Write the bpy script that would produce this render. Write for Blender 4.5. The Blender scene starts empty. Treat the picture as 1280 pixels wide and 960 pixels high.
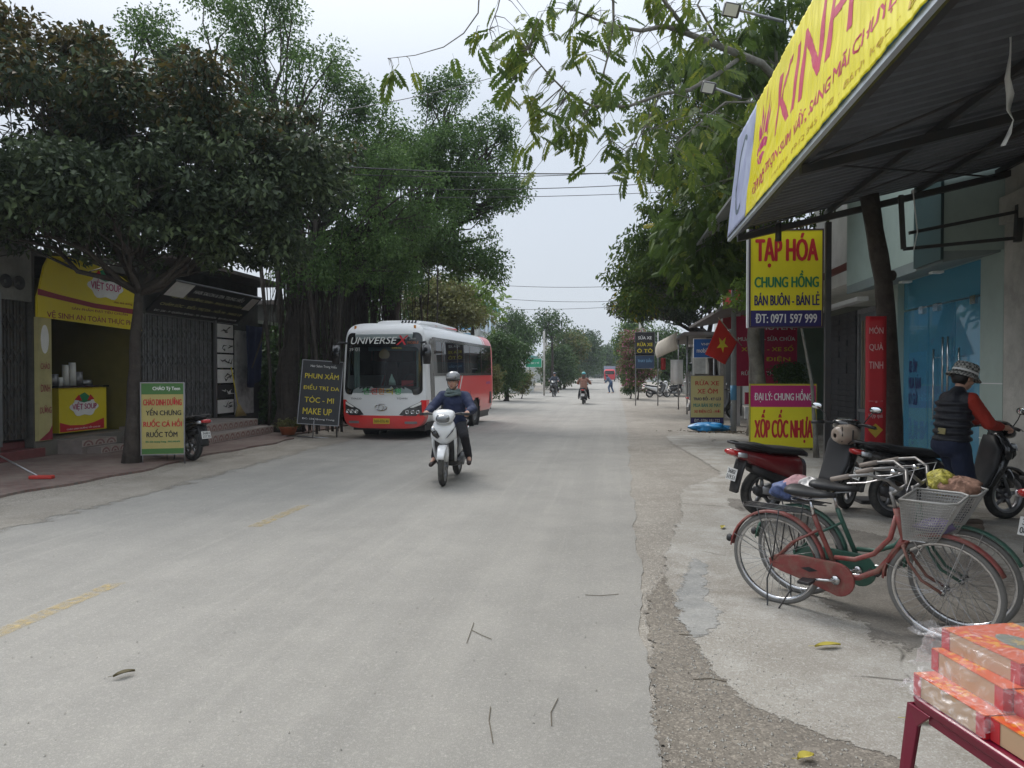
import bpy, bmesh, math, random
import numpy as np
from mathutils import Vector, Matrix, Euler
R = math.radians
S = bpy.context.scene
COL = S.collection
# ---------------- camera ----------------
CAM_H, YAW, PITCH, FPX = 1.65, R(8.0), R(0.9), 900.0
cd = bpy.data.cameras.new('camera'); cam = bpy.data.objects.new('camera', cd); COL.objects.link(cam)
cam.location = (0, 0, CAM_H); cam.rotation_euler = (R(90) - PITCH, 0, YAW)
cd.sensor_width = 36; cd.lens = FPX / 1280 * 36; cd.clip_end = 6000; cd.clip_start = 0.05
S.camera = cam
# ---------------- overcast sky, soft sun, exposure ----------------
SUN_EL, SUN_AZ = R(52), R(-35)      # sun behind thin cloud, ahead and to the left
W = bpy.data.worlds.new('World'); S.world = W; W.use_nodes = True
nt = W.node_tree; nt.nodes.clear()
def wn(t): return nt.nodes.new(t)
o_ = wn('ShaderNodeOutputWorld'); bg = wn('ShaderNodeBackground'); sky = wn('ShaderNodeTexSky')
sky.sky_type = 'NISHITA'; sky.sun_disc = False; sky.sun_elevation = SUN_EL; sky.sun_rotation = SUN_AZ
sky.air_density = 1.0; sky.dust_density = 6.0; sky.ozone_density = 1.0
geo = wn('ShaderNodeTexCoord'); sep = wn('ShaderNodeSeparateXYZ'); mr = wn('ShaderNodeMapRange')
mr.inputs['From Min'].default_value = 0.0; mr.inputs['From Max'].default_value = 1.0
mr.inputs['To Min'].default_value = 0.0; mr.inputs['To Max'].default_value = 1.0
cr = wn('ShaderNodeValToRGB')
cr.color_ramp.elements[0].position = 0.0; cr.color_ramp.elements[0].color = (4.7, 5.15, 5.7, 1)
cr.color_ramp.elements[1].position = 1.0; cr.color_ramp.elements[1].color = (13.5, 14.2, 15.2, 1)
e = cr.color_ramp.elements.new(0.35); e.color = (4.9, 5.5, 6.3, 1)
cn = wn('ShaderNodeTexNoise'); cn.inputs['Scale'].default_value = 1.6; cn.inputs['Detail'].default_value = 5
cm = wn('ShaderNodeMapRange'); cm.inputs['To Min'].default_value = 0.93; cm.inputs['To Max'].default_value = 1.07
vm = wn('ShaderNodeVectorMath'); vm.operation = 'SCALE'
mx = wn('ShaderNodeMix'); mx.data_type = 'RGBA'; mx.inputs[0].default_value = 0.9   # cloud layer over the clear sky
nt.links.new(geo.outputs['Generated'], sep.inputs[0]); nt.links.new(sep.outputs[2], mr.inputs[0])
nt.links.new(mr.outputs[0], cr.inputs[0]); nt.links.new(geo.outputs['Generated'], cn.inputs['Vector'])
nt.links.new(cn.outputs[0], cm.inputs[0]); nt.links.new(cr.outputs[0], vm.inputs[0]); nt.links.new(cm.outputs[0], vm.inputs['Scale'])
nt.links.new(sky.outputs[0], mx.inputs[6]); nt.links.new(vm.outputs[0], mx.inputs[7])
nt.links.new(mx.outputs[2], bg.inputs[0]); bg.inputs[1].default_value = 0.1
nt.links.new(bg.outputs[0], o_.inputs[0])
ld = bpy.data.lights.new('sun', 'SUN'); ld.energy = 1.5; ld.angle = R(25); ld.color = (1, 0.97, 0.93)
sun = bpy.data.objects.new('sun', ld); COL.objects.link(sun)
sd = Vector((math.sin(SUN_AZ) * math.cos(SUN_EL), math.cos(SUN_AZ) * math.cos(SUN_EL), math.sin(SUN_EL)))
sun.rotation_euler = sd.to_track_quat('Z', 'Y').to_euler(); sun.location = (0, 0, 60)
S.view_settings.view_transform = 'Standard'; S.view_settings.look = 'None'
S.view_settings.exposure = 0.5; S.view_settings.gamma = 1.0
S.cycles.max_bounces = 6; S.cycles.diffuse_bounces = 3; S.cycles.glossy_bounces = 3; S.cycles.transmission_bounces = 6
S.cycles.transparent_max_bounces = 12; S.cycles.volume_bounces = 0; S.cycles.use_denoising = True
S.cycles.caustics_reflective = False; S.cycles.caustics_refractive = False

# ---------------- where a point of the photograph lies in the street ----------------
SY, CY_ = math.sin(YAW), math.cos(YAW)
def gnd(px, py, z=0.0):
    d = (CAM_H - z) * FPX / (py - 466.0); r = (px - 640) / FPX * d
    return Vector((-SY * d + CY_ * r, CY_ * d + SY * r, z))
def atd(px, py, d):
    r = (px - 640) / FPX * d
    return Vector((-SY * d + CY_ * r, CY_ * d + SY * r, CAM_H + (466 - py) / FPX * d))

# ---------------- materials ----------------
MATS = {}
def mat(name, col, rough=.6, metal=0., var=.12, vs=3., bump=0., bs=40., coat=0., dirt=None, da=.35, ds=2., spec=.5, alpha=1., sub=None):
    if name in MATS: return MATS[name]
    m = bpy.data.materials.new(name); m.use_nodes = True; MATS[name] = m
    t = m.node_tree; b = t.nodes['Principled BSDF']
    b.inputs['Roughness'].default_value = rough; b.inputs['Metallic'].default_value = metal
    b.inputs['Coat Weight'].default_value = coat; b.inputs['Coat Roughness'].default_value = .08
    b.inputs['Specular IOR Level'].default_value = spec; b.inputs['Alpha'].default_value = alpha
    tc = t.nodes.new('ShaderNodeTexCoord')
    n = t.nodes.new('ShaderNodeTexNoise'); n.inputs['Scale'].default_value = vs; n.inputs['Detail'].default_value = 7; n.inputs['Roughness'].default_value = .65
    t.links.new(tc.outputs['Object'], n.inputs['Vector'])
    mp = t.nodes.new('ShaderNodeMapRange'); mp.inputs['From Min'].default_value = .25; mp.inputs['From Max'].default_value = .75
    mp.inputs['To Min'].default_value = 1 - var; mp.inputs['To Max'].default_value = 1 + var
    t.links.new(n.outputs[0], mp.inputs[0])
    v = t.nodes.new('ShaderNodeVectorMath'); v.operation = 'SCALE'; v.inputs[0].default_value = col[:3]
    t.links.new(mp.outputs[0], v.inputs['Scale']); out = v.outputs[0]
    if dirt:
        n2 = t.nodes.new('ShaderNodeTexNoise'); n2.inputs['Scale'].default_value = ds; n2.inputs['Detail'].default_value = 9; n2.inputs['Roughness'].default_value = .7
        t.links.new(tc.outputs['Object'], n2.inputs['Vector'])
        m2 = t.nodes.new('ShaderNodeMapRange'); m2.inputs['From Min'].default_value = .45; m2.inputs['From Max'].default_value = .72; m2.inputs['To Max'].default_value = da
        t.links.new(n2.outputs[0], m2.inputs[0])
        x = t.nodes.new('ShaderNodeMix'); x.data_type = 'RGBA'; x.inputs[7].default_value = (*dirt, 1)
        t.links.new(m2.outputs[0], x.inputs[0]); t.links.new(out, x.inputs[6]); out = x.outputs[2]
        r2 = t.nodes.new('ShaderNodeMapRange'); r2.inputs['To Min'].default_value = rough; r2.inputs['To Max'].default_value = min(1, rough + .35)
        t.links.new(m2.outputs[0], r2.inputs[0]); t.links.new(r2.outputs[0], b.inputs['Roughness'])
    t.links.new(out, b.inputs['Base Color'])
    if bump:
        n3 = t.nodes.new('ShaderNodeTexNoise'); n3.inputs['Scale'].default_value = bs; n3.inputs['Detail'].default_value = 5
        t.links.new(tc.outputs['Object'], n3.inputs['Vector'])
        bp = t.nodes.new('ShaderNodeBump'); bp.inputs['Strength'].default_value = bump; bp.inputs['Distance'].default_value = .02
        t.links.new(n3.outputs[0], bp.inputs['Height']); t.links.new(bp.outputs[0], b.inputs['Normal'])
    return m
def leaf_mat(name, cols, trans=.25, rough=.45):
    m = bpy.data.materials.new(name); m.use_nodes = True; t = m.node_tree; b = t.nodes['Principled BSDF']; o = t.nodes['Material Output']
    a = t.nodes.new('ShaderNodeAttribute'); a.attribute_name = 'tone'
    c = t.nodes.new('ShaderNodeValToRGB'); c.color_ramp.interpolation = 'LINEAR'
    for i, (p, k) in enumerate(cols):
        el = c.color_ramp.elements[i] if i < 2 else c.color_ramp.elements.new(p)
        el.position = p; el.color = (*k, 1)
    t.links.new(a.outputs['Fac'], c.inputs[0]); t.links.new(c.outputs[0], b.inputs['Base Color'])
    b.inputs['Roughness'].default_value = rough; b.inputs['Specular IOR Level'].default_value = .22
    tr = t.nodes.new('ShaderNodeBsdfTranslucent'); t.links.new(c.outputs[0], tr.inputs[0])
    mxs = t.nodes.new('ShaderNodeMixShader'); mxs.inputs[0].default_value = trans
    t.links.new(b.outputs[0], mxs.inputs[1]); t.links.new(tr.outputs[0], mxs.inputs[2]); t.links.new(mxs.outputs[0], o.inputs[0])
    return m
def glass_mat(name, tint, fac=.5, rough=.03, body=(.02, .02, .02)):
    """tinted pane: what is behind shows through by 1-fac, the rest is the film's own colour under a glossy face"""
    m = bpy.data.materials.new(name); m.use_nodes = True; t = m.node_tree; b = t.nodes['Principled BSDF']; o = t.nodes['Material Output']
    b.inputs['Base Color'].default_value = (*body, 1); b.inputs['Roughness'].default_value = rough
    b.inputs['Specular IOR Level'].default_value = .8
    tr = t.nodes.new('ShaderNodeBsdfTransparent'); tr.inputs[0].default_value = (*tint, 1)
    x = t.nodes.new('ShaderNodeMixShader'); x.inputs[0].default_value = fac
    t.links.new(tr.outputs[0], x.inputs[1]); t.links.new(b.outputs[0], x.inputs[2]); t.links.new(x.outputs[0], o.inputs[0])
    return m

# ---------------- mesh building ----------------
class MB:
    def __init__(s): s.v = []; s.f = []; s.m = []; s.s = []; s.mi = 0
    def add(s, vs, fs, smooth=False):
        o = len(s.v); s.v.extend([tuple(p) for p in vs])
        for f in fs: s.f.append(tuple(i + o for i in f)); s.m.append(s.mi); s.s.append(smooth)
        return s
    def box(s, c, d, rot=None):
        c = Vector(c); h = Vector(d) / 2; M = rot.to_matrix() if isinstance(rot, Euler) else (rot or Matrix.Identity(3))
        vs = [c + M @ Vector((sx * h.x, sy * h.y, sz * h.z)) for sx in (-1, 1) for sy in (-1, 1) for sz in (-1, 1)]
        return s.add(vs, [(0, 1, 3, 2), (4, 6, 7, 5), (0, 4, 5, 1), (2, 3, 7, 6), (0, 2, 6, 4), (1, 5, 7, 3)])
    def bb(s, a, b):
        return s.box([(a[i] + b[i]) / 2 for i in range(3)], [abs(b[i] - a[i]) for i in range(3)])
    def poly(s, pts): return s.add(pts, [tuple(range(len(pts)))])
    def prism(s, pts, ext):
        n = len(pts); e = Vector(ext); vs = [Vector(p) for p in pts]; vs += [p + e for p in vs]
        return s.add(vs, [tuple(range(n))[::-1], tuple(range(n, 2 * n))] + [(i, (i + 1) % n, n + (i + 1) % n, n + i) for i in range(n)])
    def tube(s, pts, r, n=8, cap=True, closed=False):
        pts = [Vector(p) for p in pts]; k = len(pts); rs = r if isinstance(r, (list, tuple)) else [r] * k
        vs = []; up = None
        for i, p in enumerate(pts):
            a = pts[(i - 1) % k] if (closed or i > 0) else pts[0]; b = pts[(i + 1) % k] if (closed or i < k - 1) else pts[-1]
            t = (b - a); t = t.normalized() if t.length > 1e-9 else Vector((0, 0, 1))
            if up is None: up = t.orthogonal().normalized()
            up = up - t * up.dot(t); up = up.normalized() if up.length > 1e-6 else t.orthogonal().normalized()
            sd_ = t.cross(up)
            for j in range(n):
                an = 2 * math.pi * j / n; vs.append(p + (up * math.cos(an) + sd_ * math.sin(an)) * rs[i])
        fs = []
        for i in range(k if closed else k - 1):
            q = (i + 1) % k
            for j in range(n): fs.append((i * n + j, i * n + (j + 1) % n, q * n + (j + 1) % n, q * n + j))
        if cap and not closed: fs += [tuple(range(n))[::-1], tuple(range((k - 1) * n, k * n))]
        return s.add(vs, fs, n > 5)
    def cyl(s, a, b, r, r2=None, n=12): return s.tube([a, b], [r, r if r2 is None else r2], n)
    def loft(s, rings, n=16, smooth=True, cap=True):
        """rings: (centre, half-axis u, half-axis v, exponent)"""
        vs = []
        for c, u, v, ex in rings:
            c = Vector(c); u = Vector(u); v = Vector(v)
            for j in range(n):
                a = 2 * math.pi * (j + .5) / n; ca, sa = math.cos(a), math.sin(a)
                vs.append(c + u * math.copysign(abs(ca) ** (2 / ex), ca) + v * math.copysign(abs(sa) ** (2 / ex), sa))
        k = len(rings); fs = [(i * n + j, i * n + (j + 1) % n, (i + 1) * n + (j + 1) % n, (i + 1) * n + j) for i in range(k - 1) for j in range(n)]
        if cap: fs += [tuple(range(n))[::-1], tuple(range((k - 1) * n, k * n))]
        return s.add(vs, fs, smooth)
    def lathe(s, c, ax, prof, n=24, closed=False):
        """prof: (distance along the axis, radius)"""
        c = Vector(c); ax = Vector(ax).normalized(); u = ax.orthogonal().normalized(); w = ax.cross(u); k = len(prof)
        vs = [c + ax * h + (u * math.cos(2 * math.pi * j / n) + w * math.sin(2 * math.pi * j / n)) * r for h, r in prof for j in range(n)]
        fs = [(i * n + j, i * n + (j + 1) % n, ((i + 1) % k) * n + (j + 1) % n, ((i + 1) % k) * n + j) for i in range(k if closed else k - 1) for j in range(n)]
        return s.add(vs, fs, True)
    def ball(s, c, r, n=12, m=8):
        rr = Vector(r) if hasattr(r, '__len__') else Vector((r, r, r)); c = Vector(c); vs = [c + Vector((0, 0, rr.z))]
        for i in range(1, m):
            for j in range(n):
                t, p = math.pi * i / m, 2 * math.pi * j / n; vs.append(c + Vector((rr.x * math.sin(t) * math.cos(p), rr.y * math.sin(t) * math.sin(p), rr.z * math.cos(t))))
        vs.append(c - Vector((0, 0, rr.z))); fs = [(0, 1 + j, 1 + (j + 1) % n) for j in range(n)]
        for i in range(m - 2):
            for j in range(n): a = 1 + i * n; fs.append((a + j, a + n + j, a + n + (j + 1) % n, a + (j + 1) % n))
        l = len(vs) - 1; a = 1 + (m - 2) * n; fs += [(a + (j + 1) % n, a + j, l) for j in range(n)]
        return s.add(vs, fs, True)
    def grid(s, fn, nu, nv, smooth=True, keep=None):
        vs = [fn(i / nu, j / nv) for i in range(nu + 1) for j in range(nv + 1)]
        fs = [(i * (nv + 1) + j, (i + 1) * (nv + 1) + j, (i + 1) * (nv + 1) + j + 1, i * (nv + 1) + j + 1) for i in range(nu) for j in range(nv) if keep is None or keep((i + .5) / nu, (j + .5) / nv)]
        return s.add(vs, fs, smooth)
    def build(s, name, mats, parent=None, bevel=0, loc=None, rot=None, sub=0, solid=0, kind=None, flip=False, label=None):
        me = bpy.data.meshes.new(name); me.from_pydata(s.v, [], s.f)
        for m in (mats if isinstance(mats, (list, tuple)) else [mats]): me.materials.append(m)
        me.polygons.foreach_set('material_index', s.m); me.polygons.foreach_set('use_smooth', s.s); me.update()
        bm = bmesh.new(); bm.from_mesh(me); bmesh.ops.recalc_face_normals(bm, faces=bm.faces)
        if flip: bmesh.ops.reverse_faces(bm, faces=bm.faces)
        bm.to_mesh(me); bm.free()
        o = bpy.data.objects.new(name, me); COL.objects.link(o)
        if parent is not None: o.parent = parent
        if loc is not None: o.location = loc
        if rot is not None: o.rotation_euler = rot
        if bevel:
            b = o.modifiers.new('bevel', 'BEVEL'); b.width = bevel; b.segments = 2; b.limit_method = 'ANGLE'; b.angle_limit = R(40)
        if solid: q = o.modifiers.new('solid', 'SOLIDIFY'); q.thickness = solid; q.offset = -1
        if sub: q = o.modifiers.new('sub', 'SUBSURF'); q.levels = q.render_levels = sub
        if kind: o['kind'] = kind
        if label: o['label'] = label
        return o
def tag(o, label, cat, group=None, kind=None):
    o['label'] = label; o['category'] = cat
    if group: o['group'] = group
    if kind: o['kind'] = kind
    return o
def thing(name, label, cat, loc=(0, 0, 0), rz=0, group=None, rot=None):
    o = bpy.data.objects.new(name, None); COL.objects.link(o); o.location = loc
    o.rotation_euler = rot if rot is not None else (0, 0, rz); o.empty_display_size = .2
    return tag(o, label, cat, group)
def struct(o): o['kind'] = 'structure'; return o
def copy_tree(o, loc=None, rz=None, label=None, group=None, parent=None):
    c = o.copy(); COL.objects.link(c)
    if parent is not None: c.parent = parent
    for ch in list(o.children): copy_tree(ch, parent=c)
    if loc is not None: c.location = loc
    if rz is not None: c.rotation_euler = (c.rotation_euler.x, c.rotation_euler.y, rz)
    if label: c['label'] = label
    if group: c['group'] = group
    return c
_tc = {}
def text(name, body, mt, parent, box, y=0., bold=.0, shear=0., rot=None, loc=None, fat=0., sp=1.0):
    """flat print: body is fitted into box = (x0, z0, x1, z1) of the parent's x-z plane, read from -y"""
    fat = fat + bold * .30 * (box[3] - box[1]); bold = 0.
    key = (body, bold, shear, sp)
    if key not in _tc:
        c = bpy.data.curves.new('t', 'FONT'); c.body = body; c.offset = bold; c.shear = shear; c.space_character = sp; c.resolution_u = 3
        o = bpy.data.objects.new('t', c); COL.objects.link(o); bpy.context.view_layer.update()
        ev = o.evaluated_get(bpy.context.evaluated_depsgraph_get()); me = ev.to_mesh()
        v = [tuple(p.co) for p in me.vertices]; f = [tuple(p.vertices) for p in me.polygons]; ev.to_mesh_clear()
        bpy.data.objects.remove(o); bpy.data.curves.remove(c)
        xs = [p[0] for p in v]; ys = [p[1] for p in v]; _tc[key] = (v, f, min(xs), max(xs), min(ys), max(ys))
    v, f, xa, xb, ya, yb = _tc[key]; x0, z0, x1, z1 = box
    kx = (x1 - x0) / (xb - xa); kz = (z1 - z0) / (yb - ya)
    vv = [(x0 + (p[0] - xa) * kx, y, z0 + (p[1] - ya) * kz) for p in v]; ff = list(f)
    if fat:   # heavier strokes: the same outline printed again slightly shifted
        vv = []; ff = []; nv = len(v)
        for j, (dx, dz) in enumerate(((-1, 0), (1, 0), (0, .5), (0, -.5), (0, 0))):
            vv += [(x0 + fat + (p[0] - xa) * kx * (1 - 2 * fat / (x1 - x0)) + dx * fat, y - .0006 * j, z0 + (p[1] - ya) * kz + dz * fat) for p in v]; ff += [tuple(i + j * nv for i in q) for q in f]
    me = bpy.data.meshes.new(name); me.from_pydata(vv, [], ff)
    me.materials.append(mt); me.update(); o = bpy.data.objects.new(name, me); COL.objects.link(o); o.parent = parent
    if rot is not None: o.rotation_euler = rot
    if loc is not None: o.location = loc
    return o
def ell(c, rx, rz, y, n=28, a0=0, a1=2 * math.pi):
    return [(c[0] + rx * math.cos(a0 + (a1 - a0) * i / n), y, c[1] + rz * math.sin(a0 + (a1 - a0) * i / n)) for i in range(n if abs(a1 - a0) > 6.28 else n + 1)]

# shared colours
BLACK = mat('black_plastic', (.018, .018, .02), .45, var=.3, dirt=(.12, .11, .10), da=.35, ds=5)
BLACKG = mat('black_gloss', (.012, .012, .014), .15, coat=.6, var=.2)
RUBBER = mat('tyre_rubber', (.03, .03, .03), .8, dirt=(.14, .13, .11), da=.6, ds=9)
STEEL = mat('dull_steel', (.42, .42, .43), .35, .9, dirt=(.16, .12, .09), da=.5, ds=14)
CHROME = mat('chrome', (.62, .62, .63), .16, 1., dirt=(.2, .16, .12), da=.35, ds=20)
ALU = mat('grey_alloy', (.3, .3, .31), .4, .8)
WHITE = mat('white_paint', (.78, .79, .80), .35, dirt=(.4, .37, .33), da=.3, ds=3)
PRINTW = mat('white_print', (.8, .8, .78), .5)
PRINTK = mat('black_print', (.03, .03, .03), .5)
CONC = mat('weathered_concrete', (.44, .43, .40), .9, var=.2, vs=2, bump=.25, bs=30, dirt=(.12, .11, .10), da=.7, ds=1.3)
DARKMETAL = mat('dark_metal', (.07, .072, .075), .5, .6, dirt=(.12, .09, .07), da=.5, ds=6)
GREYMETAL = mat('grey_metal', (.25, .26, .27), .45, .7, dirt=(.14, .11, .09), da=.5, ds=5)
# ================= GROUND, ROAD, PAVEMENTS =================
def ground_mat(name, base, dark, light, speck=0., sscale=220., big=.35, streak=0., crack=0., rough=.9, soft=False):
    m = bpy.data.materials.new(name); m.use_nodes = True; t = m.node_tree; b = t.nodes['Principled BSDF']; N = t.nodes.new; L = t.links.new
    b.inputs['Roughness'].default_value = rough; b.inputs['Specular IOR Level'].default_value = .25
    tc = N('ShaderNodeTexCoord'); P = tc.outputs['Object']
    def noise(sc, det=8, ro=.62, vec=P):
        n = N('ShaderNodeTexNoise'); n.inputs['Scale'].default_value = sc; n.inputs['Detail'].default_value = det; n.inputs['Roughness'].default_value = ro; L(vec, n.inputs['Vector']); return n.outputs[0]
    def mrg(x, a, c, d=0., e=1.):
        n = N('ShaderNodeMapRange'); n.inputs[1].default_value = a; n.inputs[2].default_value = c; n.inputs[3].default_value = d; n.inputs[4].default_value = e; L(x, n.inputs[0]); return n.outputs[0]
    def mixc(f, a, c):
        n = N('ShaderNodeMix'); n.data_type = 'RGBA'; L(f, n.inputs[0]) if not isinstance(f, float) else setattr(n.inputs[0], 'default_value', f)
        for s_, q in ((6, a), (7, c)):
            if isinstance(q, tuple): n.inputs[s_].default_value = (*q, 1)
            else: L(q, n.inputs[s_])
        return n.outputs[2]
    c = mixc(mrg(noise(.5), .35, .68, 0, big * 2), base, dark)
    c = mixc(mrg(noise(1.7, 10), .45, .75, 0, big * 1.5), c, light)
    c = mixc(mrg(noise(7., 8, .7), .55, .8, 0, big), c, dark)
    if streak:
        mp = N('ShaderNodeMapping'); mp.inputs['Scale'].default_value = (1.6, .035, 1); L(P, mp.inputs[0])
        c = mixc(mrg(noise(1.2, 5, .55, mp.outputs[0]), .42, .68, 0, streak), c, dark)
        mp2 = N('ShaderNodeMapping'); mp2.inputs['Scale'].default_value = (5., .12, 1); mp2.inputs['Location'].default_value = (3, 7, 0); L(P, mp2.inputs[0])
        c = mixc(mrg(noise(1.5, 6, .6, mp2.outputs[0]), .55, .75, 0, streak * .8), c, light)
    if speck:
        v = N('ShaderNodeTexVoronoi'); v.inputs['Scale'].default_value = sscale; L(P, v.inputs['Vector'])
        sp_ = N('ShaderNodeSeparateColor'); L(v.outputs['Color'], sp_.inputs[0])
        c = mixc(mrg(sp_.outputs[0], .70, .95, 0, speck), c, tuple(min(.75, x * 2.1) for x in light))
        c = mixc(mrg(sp_.outputs[1], .72, .95, 0, speck), c, tuple(x * .35 for x in dark))
        v2 = N('ShaderNodeTexVoronoi'); v2.inputs['Scale'].default_value = sscale * .33; L(P, v2.inputs['Vector'])
        sp2 = N('ShaderNodeSeparateColor'); L(v2.outputs['Color'], sp2.inputs[0])
        c = mixc(mrg(sp2.outputs[2], .86, .97, 0, speck * .8), c, tuple(min(.7, x * 1.7) for x in light))
    if crack:
        nv = N('ShaderNodeTexNoise'); nv.inputs['Scale'].default_value = 1.5; L(P, nv.inputs['Vector'])
        ad = N('ShaderNodeMix'); ad.data_type = 'VECTOR'; ad.inputs[0].default_value = .25; L(P, ad.inputs[4]); L(nv.outputs['Color'], ad.inputs[5])
        vc = N('ShaderNodeTexVoronoi'); vc.feature = 'DISTANCE_TO_EDGE'; vc.inputs['Scale'].default_value = .55; L(ad.outputs[1], vc.inputs['Vector'])
        ck = mrg(vc.outputs[0], .0, .006, 1., 0.)
        mk = N('ShaderNodeMath'); mk.operation = 'MULTIPLY'; L(ck, mk.inputs[0]); L(mrg(noise(.9), .5, .56, 0, crack), mk.inputs[1])
        c = mixc(mk.outputs[0], c, tuple(x * .3 for x in dark))
    L(c, b.inputs['Base Color'])
    if soft:
        at = N('ShaderNodeAttribute'); at.attribute_name = 'cover'; ad2 = N('ShaderNodeMath'); ad2.operation = 'ADD'; L(at.outputs['Fac'], ad2.inputs[0]); a3_ = N('ShaderNodeMath'); a3_.operation = 'ADD'; L(mrg(noise(4., 6, .6), .3, .7, -.4, .4), a3_.inputs[0]); L(mrg(noise(26., 5, .7), .3, .7, -.22, .22), a3_.inputs[1]); L(a3_.outputs[0], ad2.inputs[1])
        L(mrg(ad2.outputs[0], .47, .53, 0, 1), b.inputs['Alpha'])
    bp = N('ShaderNodeBump'); bp.inputs['Strength'].default_value = .5; bp.inputs['Distance'].default_value = .012
    h = N('ShaderNodeMath'); h.operation = 'ADD'; L(noise(sscale * .7, 3), h.inputs[0]); L(noise(9, 6), h.inputs[1])
    L(h.outputs[0], bp.inputs['Height']); L(bp.outputs[0], b.inputs['Normal'])
    return m
ASPH = ground_mat('dusty_asphalt', (.300, .288, .264), (.212, .205, .190), (.360, .343, .310), speck=.15, sscale=230, big=.34, streak=.45, crack=.0)
GRAV = ground_mat('gravelly_verge', (.20, .18, .152), (.13, .113, .095), (.24, .215, .18), speck=.35, sscale=110, big=.45, soft=True)
DIRTC = ground_mat('dusty_shoulder', (.29, .265, .23), (.19, .17, .145), (.35, .325, .285), speck=.35, sscale=140, big=.5, streak=.25)
APRON = ground_mat('pale_concrete', (.365, .345, .305), (.25, .225, .19), (.44, .425, .39), speck=.22, sscale=160, big=.7, crack=.9, soft=True)
PATCH = ground_mat('blue_grey_cement', (.31, .305, .285), (.24, .24, .23), (.38, .37, .345), speck=.1, sscale=90, big=.8, soft=True)
DIRT_SHADE = ground_mat('shaded_dirt', (.215, .20, .175), (.13, .115, .10), (.30, .28, .25), speck=.15, sscale=150, big=.6, soft=True)
SOIL = ground_mat('dark_soil', (.15, .13, .11), (.10, .085, .07), (.24, .21, .18), speck=.3, sscale=60, big=.5)
FIELD = ground_mat('field_earth', (.17, .17, .12), (.11, .12, .07), (.25, .24, .19), speck=.2, sscale=20, big=.6)
DUST = ground_mat('road_dust', (.29, .265, .23), (.20, .18, .15), (.35, .325, .285), speck=.2, sscale=150, big=.5, soft=True)
def sheet(name, pts, z, m, th=0.):
    b = MB()
    if th: b.prism([(p[0], p[1], z) for p in pts], (0, 0, -th))
    else: b.poly([(p[0], p[1], z) for p in pts])
    o = b.build(name, m); 
    if not th and o.data.polygons[0].normal.z < 0: o.data.flip_normals()
    bm = bmesh.new(); bm.from_mesh(o.data); bmesh.ops.triangulate(bm, faces=[f for f in bm.faces if len(f.verts) > 4]); bm.to_mesh(o.data); bm.free()
    return struct(o)
from mathutils.geometry import tessellate_polygon
def soft_sheet(name, pts, z, m, w):
    P = []
    n0 = len(pts)
    for i in range(n0):
        a, c = Vector(pts[i][:2]), Vector(pts[(i + 1) % n0][:2]); k = max(1, int((c - a).length / .25))
        for j in range(k): P.append(a.lerp(c, j / k))
    for _ in range(2): P = [(P[i - 1] + P[i] * 2 + P[(i + 1) % len(P)]) / 4 for i in range(len(P))]
    n = len(P); area = sum(P[i].x * P[(i + 1) % n].y - P[(i + 1) % n].x * P[i].y for i in range(n)); sg = 1 if area > 0 else -1
    nn = []
    for i in range(n): d = (P[(i + 1) % n] - P[i - 1]); nn.append((Vector((-d.y, d.x)) * sg).normalized() if d.length else Vector((0, 1)))
    for _ in range(3): nn = [(nn[i - 1] + nn[i] * 2 + nn[(i + 1) % n]).normalized() for i in range(n)]
    I = [P[i] + nn[i] * w for i in range(n)]; O_ = [P[i] - nn[i] * w * .5 for i in range(n)]
    bm = bmesh.new(); vi = [bm.verts.new((*p, z)) for p in I]; vo = [bm.verts.new((*p, z)) for p in O_]; tri = tessellate_polygon([[Vector((*p, 0)) for p in I]]); [bm.faces.new([vi[k] for k in q]) for q in tri if len(set(q)) == 3]
    for i in range(n): bm.faces.new((vi[i], vo[i], vo[(i + 1) % n], vi[(i + 1) % n]))
    bmesh.ops.recalc_face_normals(bm, faces=bm.faces); me = bpy.data.meshes.new(name); bm.to_mesh(me); bm.free()
    if sum(p.normal.z for p in me.polygons) < 0: me.flip_normals()
    a = me.attributes.new('cover', 'FLOAT', 'POINT'); a.data.foreach_set('value', [1.] * n + [0.] * n); me.materials.append(m); o = bpy.data.objects.new(name, me); COL.objects.link(o); return struct(o)
def jag(pts, amp, step, rs, opn=False):
    r = random.Random(rs); out = []
    for i in range(len(pts) - (1 if opn else 0)):
        a = Vector(pts[i][:2]); b = Vector(pts[(i + 1) % len(pts)][:2]); n = max(1, int((b - a).length / step)); nn = Vector((-(b - a).y, (b - a).x)); nn = nn.normalized() if nn.length else nn
        far = (a.y > 60 or a.y < -3)
        for k in range(n):
            q = a.lerp(b, k / n) + (nn * r.uniform(-amp, amp) if k and not far else Vector((0, 0))); out.append((q.x, q.y))
    return out
sheet('ground', [(-2500, -2500), (2500, -2500), (2500, 2500), (-2500, 2500)], -.012, FIELD)
# dusty shoulders on both sides, then the asphalt
sheet('road_shoulder', [(-11.5, -8), (9, -8), (9, 420), (-11.5, 420)], -.006, DIRTC)
right_edge = [gnd(*p) for p in ((820, 960), (818, 900), (812, 850), (803, 750), (797, 680), (789, 600), (785, 545), (782, 520), (777, 500), (773, 488))]
re_ = [(.13, -8)] + [(p.x, p.y) for p in right_edge] + [(.9, 120), (1.2, 420)]
r = random.Random(3); rr = []
for i in range(len(re_) - 1):
    a, b_ = Vector(re_[i]), Vector(re_[i + 1]); n = max(1, min(60, int((b_ - a).length / .12)))
    for k in range(n): q = a.lerp(b_, k / n); rr.append((q.x + r.uniform(-.010, .010) + .022 * math.sin(q.y * 2.3) + .015 * math.sin(q.y * 6.1 + 1), q.y))
rr.append(re_[-1])
le = [(-6.9 + .08 * math.sin(y * .7) + r.uniform(-.05, .05), y) for y in np.arange(60, -8, -.35)]
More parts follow.
